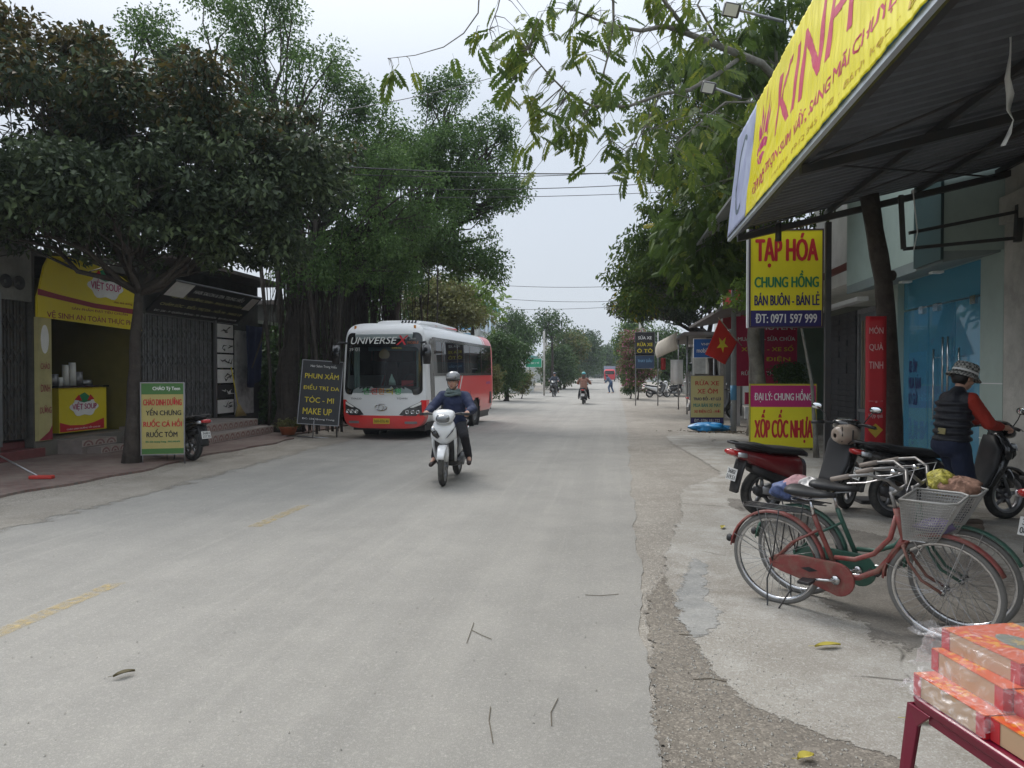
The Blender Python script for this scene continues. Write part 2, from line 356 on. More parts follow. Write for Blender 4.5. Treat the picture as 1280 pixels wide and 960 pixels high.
sheet('road', rr + [(-6.6, 420)] + le + [(-6.9, -8)], 0.0, ASPH)
# gravel strip between asphalt and concrete, hugging the road edge
soft_sheet('gravel_strip', [(p.x + .004, p.y) for p in right_edge[:4]][::-1] + [(.13, 1.4), (2.0, 1.4), (3.0, 2.0)] + [tuple(gnd(*p)[:2]) for p in ((1120, 900), (1010, 870), (960, 840), (930, 800), (900, 760), (880, 720), (850, 700))], .0025, GRAV, .07)
ap = [gnd(*p) for p in ((1130, 955), (1060, 938), (985, 915), (935, 892), (905, 862), (890, 835), (872, 815), (858, 803), (850, 770), (835, 745), (828, 715), (830, 690), (842, 668), (853, 640), (848, 615), (880, 600), (905, 595), (880, 578), (842, 556), (830, 545), (850, 541), (905, 541))]
soft_sheet('concrete_apron', [(p.x, p.y) for p in ap] + [(3.6, 18.2), (5.3, 18.2), (5.3, -4), (2.6, -4), (2.6, 2.3)], .005, APRON, .07)
soft_sheet('cement_patch', [tuple(gnd(*p)[:2]) for p in ((842, 700), (872, 692), (893, 712), (880, 735), (905, 765), (898, 800), (862, 812), (848, 800), (858, 770), (830, 742), (836, 735), (866, 728), (858, 712))], .0075, PATCH, .10)
soft_sheet('shaded_soil_patch', [tuple(gnd(*p)[:2]) for p in ((925, 640), (1010, 655), (1100, 668), (1180, 690), (1260, 700), (1300, 760), (1290, 800), (1200, 835), (1130, 830), (1075, 800), (1050, 770), (1010, 745), (1035, 715), (975, 700))], .0075, DIRT_SHADE, .22)  # brown dirt, with the shade beneath the bicycles worked into its dark colour
soft_sheet('oil_stain', [tuple(gnd(*p)[:2]) for p in ((903, 622), (925, 622), (945, 640), (935, 645), (908, 634))], .0075, DIRT_SHADE, .12)
soft_sheet('dust_drift', [(-6.3, 5), (-6.2, 9), (-6.35, 14), (-6.3, 22), (-6.5, 40), (-7.4, 40), (-7.5, 5)], .004, DUST, .3)
# worn yellow centre dashes
m = bpy.data.materials.new('worn_yellow'); m.use_nodes = True; t = m.node_tree; b = t.nodes['Principled BSDF']
b.inputs['Base Color'].default_value = (.50, .38, .17, 1); b.inputs['Roughness'].default_value = .85
tc = t.nodes.new('ShaderNodeTexCoord'); n = t.nodes.new('ShaderNodeTexNoise'); n.inputs['Scale'].default_value = 14; n.inputs['Detail'].default_value = 9; n.inputs['Roughness'].default_value = .75
q = t.nodes.new('ShaderNodeMapRange'); q.inputs[1].default_value = .40; q.inputs[2].default_value = .62; q.inputs[3].default_value = .0; q.inputs[4].default_value = .62
t.links.new(tc.outputs['Object'], n.inputs[0]); t.links.new(n.outputs[0], q.inputs[0]); t.links.new(q.outputs[0], b.inputs['Alpha'])
WY = m
for y0, y1, x in ((3.3, 5.15, -3.85), (7.2, 8.5, -3.8)):
    sheet('road_marking', [(x - .075, y0), (x + .075, y0 + .03), (x + .07, y1), (x - .06, y1 - .05)], .004, WY)
# left pavement of red pavers, dusty along the road
def paver_mat():
    m = bpy.data.materials.new('red_pavers'); m.use_nodes = True; t = m.node_tree; b = t.nodes['Principled BSDF']; N = t.nodes.new; L = t.links.new
    b.inputs['Roughness'].default_value = .9
    tc = N('ShaderNodeTexCoord'); br = N('ShaderNodeTexBrick'); br.inputs['Scale'].default_value = 4.2; br.inputs['Color1'].default_value = (.13, .075, .065, 1); br.inputs['Color2'].default_value = (.18, .11, .095, 1); br.inputs['Mortar'].default_value = (.12, .10, .09, 1); br.inputs['Mortar Size'].default_value = .03
    L(tc.outputs['Object'], br.inputs['Vector'])
    n = N('ShaderNodeTexNoise'); n.inputs['Scale'].default_value = .9; n.inputs['Detail'].default_value = 10; n.inputs['Roughness'].default_value = .68; L(tc.outputs['Object'], n.inputs[0])
    q = N('ShaderNodeMapRange'); q.inputs[1].default_value = .42; q.inputs[2].default_value = .72; q.inputs[4].default_value = .75; L(n.outputs[0], q.inputs[0])
    x = N('ShaderNodeMix'); x.data_type = 'RGBA'; x.inputs[7].default_value = (.27, .235, .20, 1); L(q.outputs[0], x.inputs[0]); L(br.outputs[0], x.inputs[6]); L(x.outputs[2], b.inputs['Base Color'])
    bp = N('ShaderNodeBump'); bp.inputs['Strength'].default_value = .4; bp.inputs['Distance'].default_value = .01; L(br.outputs['Fac'], bp.inputs['Height']); bp.invert = True; L(bp.outputs[0], b.inputs['Normal'])
    return m
PAVE = paver_mat()
lp = [(-7.9 + .1 * math.sin(y * 1.3) + .06 * math.sin(y * 4.1) - (.35 if y > 17 else 0), y) for y in np.arange(2, 26, .3)]
sheet('pavement', lp + [(-13, 26), (-13, 2)], .03, PAVE, .04)
# loose leaves, twigs and grit on the road
LEAFY = mat('fallen_leaf_yellow', (.50, .42, .07), .7); LEAFB = mat('fallen_leaf_brown', (.12, .10, .05), .8); TWIG = mat('dry_twig', (.11, .09, .06), .9)
def fallen_leaf(px, py, L_, W_, a, mt, label):
    p = gnd(px, py); b = MB(); n = 8
    for i in range(n):
        u0, u1 = i / n, (i + 1) / n; w0, w1 = W_ * math.sin(math.pi * u0) ** .8 / 2, W_ * math.sin(math.pi * u1) ** .8 / 2
        z0, z1 = .006 + .008 * math.sin(3 * u0), .006 + .008 * math.sin(3 * u1)
        b.add([((u0 - .5) * L_, -w0, z0 + .012), ((u1 - .5) * L_, -w1, z1 + .012), ((u1 - .5) * L_, 0, z1), ((u0 - .5) * L_, 0, z0), ((u1 - .5) * L_, w1, z1 + .012), ((u0 - .5) * L_, w0, z0 + .012)], [(0, 1, 2, 3), (3, 2, 4, 5)])
    b.tube([(-.5 * L_, 0, .015), (-.7 * L_, .01, .012)], .0015, 4)
    o = b.build('fallen_leaf', mt, loc=(p.x, p.y, .008), rot=(0, 0, a)); tag(o, label, 'leaf')
fallen_leaf(1037, 813, .17, .05, .3, LEAFY, 'yellow fallen leaf alone on the pale concrete before the bicycles')
fallen_leaf(904, 662, .13, .05, 1.3, LEAFY, 'small yellow leaf on the concrete left of the bicycle rear wheel')
fallen_leaf(1158, 907, .16, .05, .1, LEAFY, 'yellow fallen leaf on the ground under the red stool')
fallen_leaf(1010, 956, .09, .05, .5, LEAFY, 'yellow leaf at the very bottom of the picture near the gravel')
fallen_leaf(152, 849, .11, .04, .9, LEAFB, 'dark leaf lying on the asphalt below the yellow dash')
fallen_leaf(1145, 678, .12, .05, 2.2, LEAFB, 'dry brown leaf on the soil between the bicycle wheels')
def twig(pts, label):
    b = MB(); b.tube([gnd(*p) + Vector((0, 0, .006)) for p in pts], .0022, 5); tag(b.build('twig', TWIG), label, 'twig')
twig([(732, 746), (750, 747), (774, 745)], 'straight dry twig lying across the asphalt near the road edge')
twig([(583, 807), (588, 793), (592, 781)], 'short bent twig on the asphalt ahead of the camera')
twig([(590, 791), (602, 797), (614, 802)], 'thin twig crossing the bent twig on the asphalt')
twig([(613, 888), (611, 905), (616, 934)], 'long thin curved twig near the bottom of the asphalt')
twig([(690, 912), (689, 895), (698, 877)], 'curved twig on the asphalt close to the gravel strip')
twig([(850, 796), (865, 797), (880, 798)], 'small dark twig on the blue grey cement patch')
twig([(868, 853), (890, 852), (910, 856)], 'black twig lying where gravel meets the concrete slab')
def grit():
    rs = np.random.RandomState(5); v = []; f = []
    for k in range(2600):
        near = k < 1500
        if near: x, y = rs.uniform(.2, 1.1), 2.2 + abs(rs.normal()) * 1.8; 
        else: x, y = rs.uniform(-6.9, .6), rs.uniform(2.5, 16)
        if near and x > 1.15 - .12 * abs(y - 3): x *= .5
        s = rs.uniform(.003, .010) * (1 if near else .8); a = rs.uniform(0, 3); o = len(v)
        for dx, dy, dz in ((1, 0, 0), (-.5, .9, 0), (-.5, -.9, 0), (0, 0, .8)):
            v.append((x + s * (dx * math.cos(a) - dy * math.sin(a)), y + s * (dx * math.sin(a) + dy * math.cos(a)), .004 + s * dz))
        f += [(o, o + 1, o + 3), (o + 1, o + 2, o + 3), (o + 2, o, o + 3)]
    me = bpy.data.meshes.new('gravel'); me.from_pydata(v, [], f); me.materials.append(mat('grit', (.40, .38, .34), .9, var=.5, vs=30)); o = bpy.data.objects.new('gravel', me); COL.objects.link(o); tag(o, 'loose grit and small stones scattered along the road edge', 'gravel', kind='stuff')
grit()
# ================= TREES =================
BARK = mat('grey_bark', (.16, .145, .125), .9, var=.35, vs=9, bump=.9, bs=18, dirt=(.30, .30, .27), da=.6, ds=6)
BARKD = mat('dark_bark', (.045, .036, .030), .9, var=.35, vs=8, bump=.9, bs=22, dirt=(.10, .09, .075), da=.5, ds=7)
LF_DARK = leaf_mat('bronze_green_leaves', [(0, (.028, .044, .024)), (.55, (.052, .074, .040)), (.74, (.11, .15, .07)), (.80, (.058, .046, .020)), (1., (.13, .105, .03))], .25, .5)
LF_BAN = leaf_mat('banyan_leaves', [(0, (.048, .095, .030)), (.5, (.092, .165, .050)), (1., (.19, .30, .085))], .38, .55)
LF_RIGHT = leaf_mat('pinnate_leaves', [(0, (.036, .066, .018)), (.6, (.082, .135, .028)), (.9, (.17, .22, .04)), (1., (.42, .33, .04))], .4, .6)
LF_LIME = leaf_mat('lime_leaves', [(0, (.10, .17, .03)), (1., (.22, .33, .06))], .35, .45)
LF_OLIVE = leaf_mat('olive_leaves', [(0, (.10, .11, .04)), (1., (.22, .22, .08))], .3, .5)
LF_FAR = leaf_mat('far_green_leaves', [(0, (.035, .075, .025)), (1., (.10, .17, .05))], .25, .5)
LF_PINK = leaf_mat('pink_blossom', [(0, (.45, .10, .22)), (1., (.65, .22, .36))], .3, .6)
def raw_mesh(name, V, F, mats, tone=None, parent=None, mi=None):
    me = bpy.data.meshes.new(name); nv, nf = len(V), len(F); k = F.shape[1]
    me.vertices.add(nv); me.vertices.foreach_set('co', V.astype(np.float32).ravel())
    me.loops.add(nf * k); me.loops.foreach_set('vertex_index', F.astype(np.int32).ravel())
    me.polygons.add(nf); me.polygons.foreach_set('loop_start', np.arange(0, nf * k, k, dtype=np.int32))
    try: me.polygons.foreach_set('loop_total', np.full(nf, k, dtype=np.int32))
    except Exception: pass
    for m in (mats if isinstance(mats, list) else [mats]): me.materials.append(m)
    if mi is not None: me.polygons.foreach_set('material_index', mi.astype(np.int32))
    if tone is not None: a = me.attributes.new('tone', 'FLOAT', 'FACE'); a.data.foreach_set('value', tone.astype(np.float32))
    me.update(calc_edges=True); o = bpy.data.objects.new(name, me); COL.objects.link(o)
    if parent is not None: o.parent = parent
    return o
def nrm(a): return a / np.maximum(np.linalg.norm(a, axis=1, keepdims=True), 1e-9)
def leaves(C, D, Nn, L, Wd, fold=.18):
    """one folded four-point leaf per centre"""
    Sd = nrm(np.cross(D, Nn)); Nn = np.cross(Sd, D); n = len(C); L = L[:, None]; Wd = Wd[:, None]
    V = np.stack([C - D * L * .5, C + Sd * Wd * .5 + Nn * Wd * fold + D * L * .02, C + D * L * .5 - Nn * L * .12, C - Sd * Wd * .5 + Nn * Wd * fold + D * L * .02], 1).reshape(-1, 3)
    i = np.arange(n)[:, None] * 4; F = np.concatenate([i + np.array([[0, 1, 2]]), i + np.array([[0, 2, 3]])], 1).reshape(-1, 3)
    return V, F
def frond_template(npair=9, L=.42, lw=.030, ll=.11):
    V, F = [], []
    for k in range(npair):
        u = (k + 1) / npair; x = L * (.18 + .82 * u); z = -.20 * L * u * u; l = ll * (.65 + .5 * math.sin(math.pi * min(1, u * .9)))
        for s in (-1, 1):
            a = math.radians(62 - 25 * u); d = np.array([math.cos(a), s * math.sin(a), -.35]); d /= np.linalg.norm(d); b0 = np.array([x, 0, z]); wv = np.array([-d[1] * s, d[0] * s, 0]) * lw * .5
            o = len(V); V += [b0, b0 + d * l * .45 + wv, b0 + d * l + np.array([0, 0, -.012]), b0 + d * l * .45 - wv]; F += [(o, o + 1, o + 2), (o, o + 2, o + 3)]
    o = len(V); w = .003
    V += [np.array([0, -w, 0]), np.array([0, w, 0]), np.array([L, w, -.2 * L]), np.array([L, -w, -.2 * L])]; F += [(o, o + 1, o + 2), (o, o + 2, o + 3)]
    return np.array(V, float), np.array(F)
def place_many(TV, TF, C, D, U, sc):
    Sd = nrm(np.cross(U, D)); U = np.cross(D, Sd)
    V = C[:, None] + (TV[None, :, 0, None] * D[:, None] + TV[None, :, 1, None] * Sd[:, None] + TV[None, :, 2, None] * U[:, None]) * sc[:, None, None]
    F = (TF[None] + (np.arange(len(C)) * len(TV))[:, None, None]).reshape(-1, 3)
    return V.reshape(-1, 3), F
def wig(a, b, amp, rng, n=5):
    a = Vector(a); b = Vector(b); L_ = (b - a).length
    return [a.lerp(b, i / n) + (Vector((rng.uniform(-1, 1), rng.uniform(-1, 1), rng.uniform(-.6, .6))) * amp * L_ if 0 < i < n else Vector((0, 0, 0))) for i in range(n + 1)]
def tree(name, label, cat, base, r0, path, lobes, nleaf, ls, lm, bark=BARK, seed=1, group=None, clump=.5, mode='leaf', droop=.35, asp=.55, flat=.6, mixm=None, up=.9, topbrown=0):
    rng = random.Random(seed); rs = np.random.RandomState(seed); base = Vector(base)
    t = thing(name, label, cat, base, 0, group)
    tr = MB(); P = [Vector(p) for p in path]; n = len(P)
    pts = []; rad = []
    for i in range(n - 1):
        for k in range(4): u = k / 4; pts.append(P[i].lerp(P[i + 1], u) + Vector((rng.uniform(-1, 1), rng.uniform(-1, 1), 0)) * r0 * .12); rad.append(r0 * (1 - .45 * (i + u) / (n - 1)) * rng.uniform(.94, 1.06))
    pts.append(P[-1]); rad.append(r0 * .5); pts[0] = P[0] + Vector((0, 0, -.05)); rad[0] = r0 * 1.45; rad[1] = r0 * 1.1
    tr.tube(pts, rad, 12); fork = P[-1]
    CC, CR, LZ = [], [], []
    for (cx, cy, cz, rx, ry, rz, nc) in lobes:
        lc = Vector((cx, cy, cz)); st = fork if (lc - fork).length < 40 else fork
        limb = wig(st, lc + Vector((0, 0, -rz * .3)), .07, rng, 6); lr = [max(.02, r0 * .42 * (1 - .75 * i / 6)) for i in range(7)]
        tr.tube(limb, lr, 8)
        for _ in range(nc):
            d = Vector((rng.gauss(0, 1), rng.gauss(0, 1), rng.gauss(0, 1) * .9 + .15)); d.normalize(); rad_ = rng.uniform(.35, 1.) ** .5
            p = lc + Vector((d.x * rx, d.y * ry, d.z * rz)) * rad_
            s0 = limb[rng.choice((2, 3, 4, 5, 6))]; tr.tube(wig(s0, p, .08, rng, 4), [max(.008, r0 * .13 * q) for q in (1, .8, .6, .4, .22)], 5, cap=False)
            CC.append(p); CR.append(clump * rng.uniform(.55, 1.35)); LZ.append((p.z - (cz - rz)) / (2 * rz))
    tr.build('trunk', bark, t)
    CC = np.array([tuple(c) for c in CC]); CR = np.array(CR); w = CR ** 2; w /= w.sum(); idx = rs.choice(len(CC), nleaf, p=w)
    off = rs.normal(size=(nleaf, 3)); off = nrm(off) * (rs.uniform(0, 1, (nleaf, 1)) ** .55) * CR[idx][:, None]; off[:, 2] *= flat
    C = CC[idx] + off
    D = nrm(off * .8 + rs.normal(size=(nleaf, 3)) * .5 * clump + np.array([0, 0, -droop * clump])); Nn = nrm(rs.normal(size=(nleaf, 3)) * .6 + np.array([0, 0, up]))
    ctone = rs.uniform(-.22, .22, len(CC))[idx]; tone = np.clip(rs.beta(2, 2, nleaf) * .8 + .08 + ctone, 0, 1)
    if topbrown:
        z = (C[:, 2] - topbrown[0]) / topbrown[1]; tone = np.where((rs.uniform(size=nleaf) < np.clip(z, 0, .8)), .78 + .22 * rs.uniform(size=nleaf), np.clip(tone, 0, .74))
    if mode == 'leaf':
        V, F = leaves(C, D, Nn, ls * rs.uniform(.6, 1.3, nleaf), ls * asp * rs.uniform(.7, 1.2, nleaf)); tn = np.repeat(tone, 2)
    else:
        TV, TF = frond_template(7, 1., .16, .34); V, F = place_many(TV, TF, C, D, Nn, ls * rs.uniform(.6, 1.2, nleaf)); tn = np.repeat(tone, len(TF)) + rs.uniform(-.06, .06, len(F))
    mi = None; ms = [lm]
    if mixm: ms = [lm, mixm[0]]; mi = np.repeat((rs.uniform(size=nleaf) < mixm[1]), len(F) // nleaf).astype(int)
    raw_mesh('crown', V, F, ms, np.clip(tn, 0, 1), t, mi)
    return t
def rel(b, lst): return [(x - b[0], y - b[1], z, *q) for x, y, z, *q in lst]
# big dark tree over the left shops
b = (-8.6, 11.9, 0)
tree('street_tree', 'big dark bronze-leaved tree with rough leaning trunk before the yellow soup shop', 'tree', b, .135, [(0, 0, 0), (.02, .03, 1.2), (.06, .05, 2.3), (.05, .15, 3.1)],
     rel(b, [(-9.2, 13.0, 5.6, 2.2, 2.2, 1.3, 34), (-7.2, 13.0, 5.3, 1.9, 1.8, 1.35, 34), (-6.7, 14.0, 6.0, 1.3, 1.7, 1.1, 20), (-10.6, 11.4, 5.6, 2.2, 1.9, 1.6, 34), (-8.6, 12.4, 6.7, 2.2, 1.8, 1.0, 30),
              (-10.9, 12.2, 7.3, 1.9, 1.6, 1.0, 22), (-8.1, 10.9, 4.6, 1.5, 1.1, .7, 18), (-9.6, 10.6, 4.6, 1.6, 1.0, .8, 18), (-9.4, 12.8, 4.3, 2.2, 1.4, .7, 26), (-7.4, 13.2, 4.2, 1.4, 1.2, .6, 16), (-11, 10.8, 4.6, 1.5, 1.0, .7, 14), (-6.5, 12.6, 4.6, 1.0, 1.3, .7, 12)]),
     64000, .15, LF_DARK, BARKD, seed=11, clump=.55, asp=.5, topbrown=(5.6, 3.2))
# banyans beyond the salon
b = (-8.9, 18.9, 0)
tree('banyan_tree', 'tall banyan with hanging aerial roots just behind the black salon board', 'tree', b, .34, [(0, 0, 0), (-.1, .1, 1.5), (.1, .2, 3.2), (.3, .4, 4.6)],
     rel(b, [(-8.2, 19.5, 7.0, 2.5, 2.4, 1.6, 40), (-6.3, 19.6, 6.3, 1.8, 2.1, 1.5, 30), (-8.9, 19.4, 9.3, 2.0, 1.9, 1.4, 30), (-9.6, 18.8, 11.2, 1.1, 1.2, 1.7, 14), (-10.8, 18.2, 10.0, 1.8, 1.5, 1.6, 20), (-6.9, 20.0, 8.3, 1.3, 1.5, .9, 16),
              (-7.1, 20, 5.0, 1.6, 1.6, 1.0, 22), (-12.6, 17.6, 9.6, 1.5, 1.5, 1.4, 14), (-8.2, 18.6, 4.5, 1.3, .9, .6, 14)]),
     52000, .11, LF_BAN, BARKD, seed=21, clump=.55, asp=.5, flat=.9, up=.35)
b = (-7.6, 23.5, 0)
tree('banyan_tree', 'banyan with a broad ragged crown reaching over the parked bus', 'tree', b, .36, [(0, 0, 0), (.1, 0, 2.), (.2, .1, 4.2), (.5, .2, 5.5)],
     rel((b[0] + 1.15, b[1]), [(-5.6, 23.5, 7.2, 2.2, 2.3, 1.9, 42), (-4.0, 23.4, 6.4, 1.5, 1.6, 1.6, 28), (-4.4, 24.2, 8.7, 1.7, 1.7, 1.3, 26), (-4.6, 24.3, 10.6, .9, 1.0, 1.4, 14), (-3.2, 24.5, 9.4, 1.0, 1.2, 1.2, 16), (-3.0, 23.6, 7.6, 1.1, 1.2, .9, 16), (-6.3, 23.9, 5.2, 1.9, 1.9, .8, 22), (-5.8, 24, 9.0, 1.1, 1.2, 1.1, 12), (-3.3, 23.4, 5.2, .9, 1, .6, 10), (-6.4, 21.6, 4.6, 1.4, .8, .7, 18)]),
     56000, .12, LF_BAN, BARKD, seed=22, clump=.55, asp=.5, flat=.95, up=.35)
def aerial_roots(parent_base, spots, label, seed):
    rng = random.Random(seed); b = MB(); bx, by = parent_base
    for x, y, z1, z0, rr in spots:
        dx, dy = rng.uniform(-.3, .3), rng.uniform(-.2, .3)
        b.tube([(x - bx + dx, y - by + dy, z1), (x - bx + dx * .4, y - by, z1 * .6 + z0 * .4), (x - bx + rng.uniform(-.12, .12), y - by + rng.uniform(-.08, .08), z1 * .3 + z0 * .7), (x - bx, y - by, z0)], [rr * 1.2, rr, rr * .9, rr * .8 if z0 <= 0 else rr * .3], 6)
        if rng.random() < .6: q = Vector((x - bx + dx * .4, y - by, z1 * .6 + z0 * .4)); e_ = q + Vector((rng.uniform(-.5, .5), rng.uniform(-.3, .3), -rng.uniform(.6, 1.6))); b.tube([q, q.lerp(e_, .5) + Vector((rng.uniform(-.1, .1), 0, .1)), e_], [rr * .6, rr * .5, rr * .4], 5)
    return b
rng = random.Random(9); B1 = [o for o in COL.objects if o.name == 'banyan_tree'][0]; B2 = [o for o in COL.objects if o.name == 'banyan_tree.001'][0]
sp = [(max(-9.3, -8.7 + rng.gauss(0, .5)), max(18.5, 19.1 + rng.gauss(0, .5)), rng.uniform(4.5, 6.2), rng.choice((-.02, rng.uniform(.8, 3.5), rng.uniform(1.8, 3.5))), rng.choice((.01, .015, .02, .03, .05))) for _ in range(85)]
aerial_roots((-8.9, 18.9), sp, '', 1).build('aerial_roots', BARKD, B1, kind='stuff')
sp = [(-8.2 + rng.gauss(0, .8), 22.6 + rng.gauss(0, .9), rng.uniform(4.2, 6.2), rng.choice((-.02, rng.uniform(1.5, 3.9), rng.uniform(2.2, 3.9))), rng.choice((.012, .018, .025, .04, .07))) for _ in range(95)]
aerial_roots((-7.6, 23.5), sp, '', 2).build('aerial_roots', BARKD, B2, kind='stuff')
# right: tree whose limbs hang over the road, trunk seen under the grocery board
b = (3.35, 17.0, 0)
OT = tree('street_tree', 'pinnate-leaved tree with pale cracked trunk under the hanging grocery board', 'tree', b, .17, [(0, 0, 0), (-.05, 0, 1.2), (-.22, -.15, 2.4), (-.30, -1.2, 4.2), (-.1, -2.3, 6.)],
     rel(b, [(2.2, 15.2, 5.8, 1.2, 1.5, 1.0, 14), (3.3, 14.6, 7.9, 1.5, 1.4, 1.1, 14), (3.4, 16.6, 6.0, 1.3, 1.3, 1.0, 12), (2.2, 16.2, 4.4, 1.0, 1.2, .7, 12)]), 2600, .34, LF_RIGHT, seed=31, clump=.75, mode='frond', droop=.8)
b = (3.75, 19.6, 0)
tree('street_tree', 'leafy dark green tree leaning over the right verge beyond the striped canopy', 'tree', b, .20, [(0, 0, 0), (-.05, 0, 1.6), (-.1, .1, 3.0), (-.3, .1, 4.0)],
     rel(b, [(1.7, 19.6, 6.1, 1.6, 1.8, 1.5, 26), (1.5, 19.6, 4.4, 1.7, 1.8, 1.1, 28), (2.9, 20, 7.6, 1.8, 1.8, 1.5, 24), (1.0, 19.4, 3.9, 1.0, 1.2, .8, 14), (2.7, 20, 4.8, 1.6, 1.5, 1.1, 20), (1.9, 19.9, 9.0, 1.3, 1.3, 1.1, 14), (3.6, 20, 9.0, 1.6, 1.5, 1.4, 14)]),
     34000, .15, LF_RIGHT, seed=33, clump=.6, asp=.42, droop=.7)
b = (4.2, 30.5, 0)
tree('street_tree', 'dark tree with grey trunk rising beside the beige awning', 'tree', b, .24, [(0, 0, 0), (-.1, 0, 1.6), (-.3, .1, 3.2)],
     rel(b, [(1.9, 30, 4.6, 1.5, 2, 1.1, 24), (2.9, 30, 5.0, 1.7, 2, 1.1, 24), (3.4, 30, 6.6, 2.0, 2.0, 1.4, 20), (1.1, 30, 4.6, .9, 1.2, .9, 12)]),
     16000, .17, LF_DARK, BARKD, seed=34, clump=.6, asp=.5)
b = (3.9, 14.6, 0)
tree('sapling', 'bright lime green sapling between the grey post and the grocery board', 'tree', b, .04, [(0, 0, 0), (-.1, 0, 1.5), (-.3, .05, 2.6)],
     rel(b, [(2.75, 14.6, 3.25, .45, .5, .45, 16), (3.2, 14.6, 3.4, .55, .5, .5, 18)]), 3200, .11, LF_LIME, seed=35, clump=.28, asp=.4)
# overhanging limbs with single compound leaves, built leaf by leaf
TV, TF = frond_template(7, 1., .17, .36); frs = []
for k in range(5):
    rs = np.random.RandomState(50 + k); V = TV.copy(); V[:, 2] -= .12 * V[:, 0] ** 2 * (k % 3); V += rs.normal(size=V.shape) * .010
    o = raw_mesh('compound_leaf', V, TF, LF_RIGHT, np.clip(rs.uniform(.25, .8, len(TF)) * .5 + (.55 if k == 4 else .25 + .1 * k), 0, .96)); frs.append(o.data); bpy.data.objects.remove(o)
def limb_px(pts, r0, r1):
    P = [atd(p[0], p[1], p[2] * 1.2) - Vector(OT.location) for p in pts]; out = []
    for i in range(len(P) - 1):
        for k in range(3): out.append(P[i].lerp(P[i + 1], k / 3))
    out.append(P[-1]); n = len(out); b = MB(); b.tube(out, [r0 + (r1 - r0) * i / (n - 1) for i in range(n)], 7); b.build('limb', BARK, OT); return out
f0 = [(1000, 300, 11.9), (985, 120, 11.4)]
L_ = []
L_.append(limb_px([(985, 120, 11.4), (950, 82, 10.8), (900, 62, 10.2), (860, 46, 9.8), (830, 36, 9.6), (800, 42, 9.4), (765, 36, 9.2), (720, 18, 9.0)], .075, .012))
L_.append(limb_px([(925, 74, 10.5), (895, 95, 10.2), (860, 115, 10.), (825, 120, 9.7), (785, 135, 9.5), (740, 135, 9.3), (710, 120, 9.1), (685, 95, 9.0), (660, 65, 8.9)], .04, .008))
L_.append(limb_px([(860, 46, 9.8), (840, 20, 9.6), (825, 0, 9.5), (810, -30, 9.4)], .04, .02))
L_.append(limb_px([(900, 62, 10.2), (870, 10, 9.9), (890, -30, 9.9)], .022, .012))
L_.append(limb_px([(765, -20, 9.), (766, 30, 9.1), (760, 70, 9.2), (752, 100, 9.2), (735, 140, 9.3)], .022, .010))
L_.append(limb_px([(825, 120, 9.7), (810, 150, 9.5), (795, 180, 9.4), (778, 188, 9.3), (765, 178, 9.2)], .012, .005))
L_.append(limb_px([(600, -15, 8.6), (598, 20, 8.6), (580, 45, 8.6), (555, 62, 8.6), (520, 72, 8.6), (486, 76, 8.5)], .012, .004))
L_.append(limb_px([(628, -10, 8.7), (622, 15, 8.7), (612, 40, 8.7), (595, 45, 8.6)], .010, .004))
L_.append(limb_px([(940, 130, 10.8), (905, 75 + 55, 10.6), (880, 150, 10.4), (850, 175, 10.2), (820, 200, 10.)], .02, .006))
rng = random.Random(77); spots = []
for li, lo, n in ((0, 6, 40), (1, 5, 52), (2, 2, 16), (3, 1, 12), (4, 2, 20), (5, 3, 14), (6, 12, 5), (7, 5, 4), (8, 2, 30)):
    pl = L_[li]
    for _ in range(n):
        p = pl[rng.randrange(lo, len(pl))]; sp_ = .5 if li in (0, 1, 8) else .25
        if li == 6: sp_ = .08
        spots.append(p + Vector((rng.gauss(0, sp_), rng.gauss(0, sp_ * .9), rng.gauss(0, sp_ * .55) - .12)))
for x0, y0, d, n, s in ((690, 160, 9.2, 26, .32), (655, 45, 9., 20, .3), (700, 15, 9., 12, .35)):
    c = atd(x0, y0, d * 1.2) - Vector(OT.location)
    for _ in range(n): spots.append(c + Vector((rng.gauss(0, s), rng.gauss(0, s), rng.gauss(0, s * .7))))
tw = MB()
allp = [q for l in L_ for q in l]
for p in spots[:295]:
    o = bpy.data.objects.new('compound_leaf', frs[rng.randrange(5) if rng.random() < .5 else rng.randrange(4)]); COL.objects.link(o); o.parent = OT; o.location = p
    o.scale = [rng.uniform(.28, .44)] * 3; o.rotation_euler = (rng.gauss(0, .45), rng.uniform(.1, .95), rng.uniform(0, 6.28))
    q = min(allp, key=lambda a: (a - p).length_squared)
    if (q - p).length < 1.3: tw.tube([q, q.lerp(p, .5) + Vector((0, 0, .05)), p], [.008, .005, .003], 4, cap=False)
tw.build('twigs', BARK, OT, kind='stuff')
# farther trees, left then right
def far_tree(name, label, px, d, wpx, y0, y1, ls, lm, n=4500, seed=1, clump=.7, group=None, mode='leaf', mixm=None, trunk=.15, bark=BARKD):
    g = atd(px, 466, d); g.z = 0; zt = CAM_H + (466 - y0) / FPX * d; zb = max(.25, CAM_H + (466 - y1) / FPX * d); rw = wpx / 2 / FPX * d; hz = (zt - zb) / 2; rng = random.Random(seed)
    lob = [(rng.uniform(-.35, .35) * rw, rng.uniform(-.3, .3) * rw, zb + hz * q, rw * rng.uniform(.5, .75), rw * .6, hz * .5, 14) for q in (.45, .8, 1.2, 1.5)] + [(s * rw * .45, 0, zb + hz * rng.uniform(.6, 1.2), rw * .5, rw * .5, hz * .5, 10) for s in (-1, 1)]
    return tree(name, label, 'tree', g, trunk, [(0, 0, 0), (.05, 0, zb * .6), (0, .05, zb + hz * .4)], lob, n, ls, lm, bark, seed, group, clump, mode, mixm=mixm)
far_tree('roadside_tree', 'yellow green drooping tree standing right behind the bus roof', 545, 33, 120, 350, 425, .20, LF_OLIVE, 9000, 41, .8)
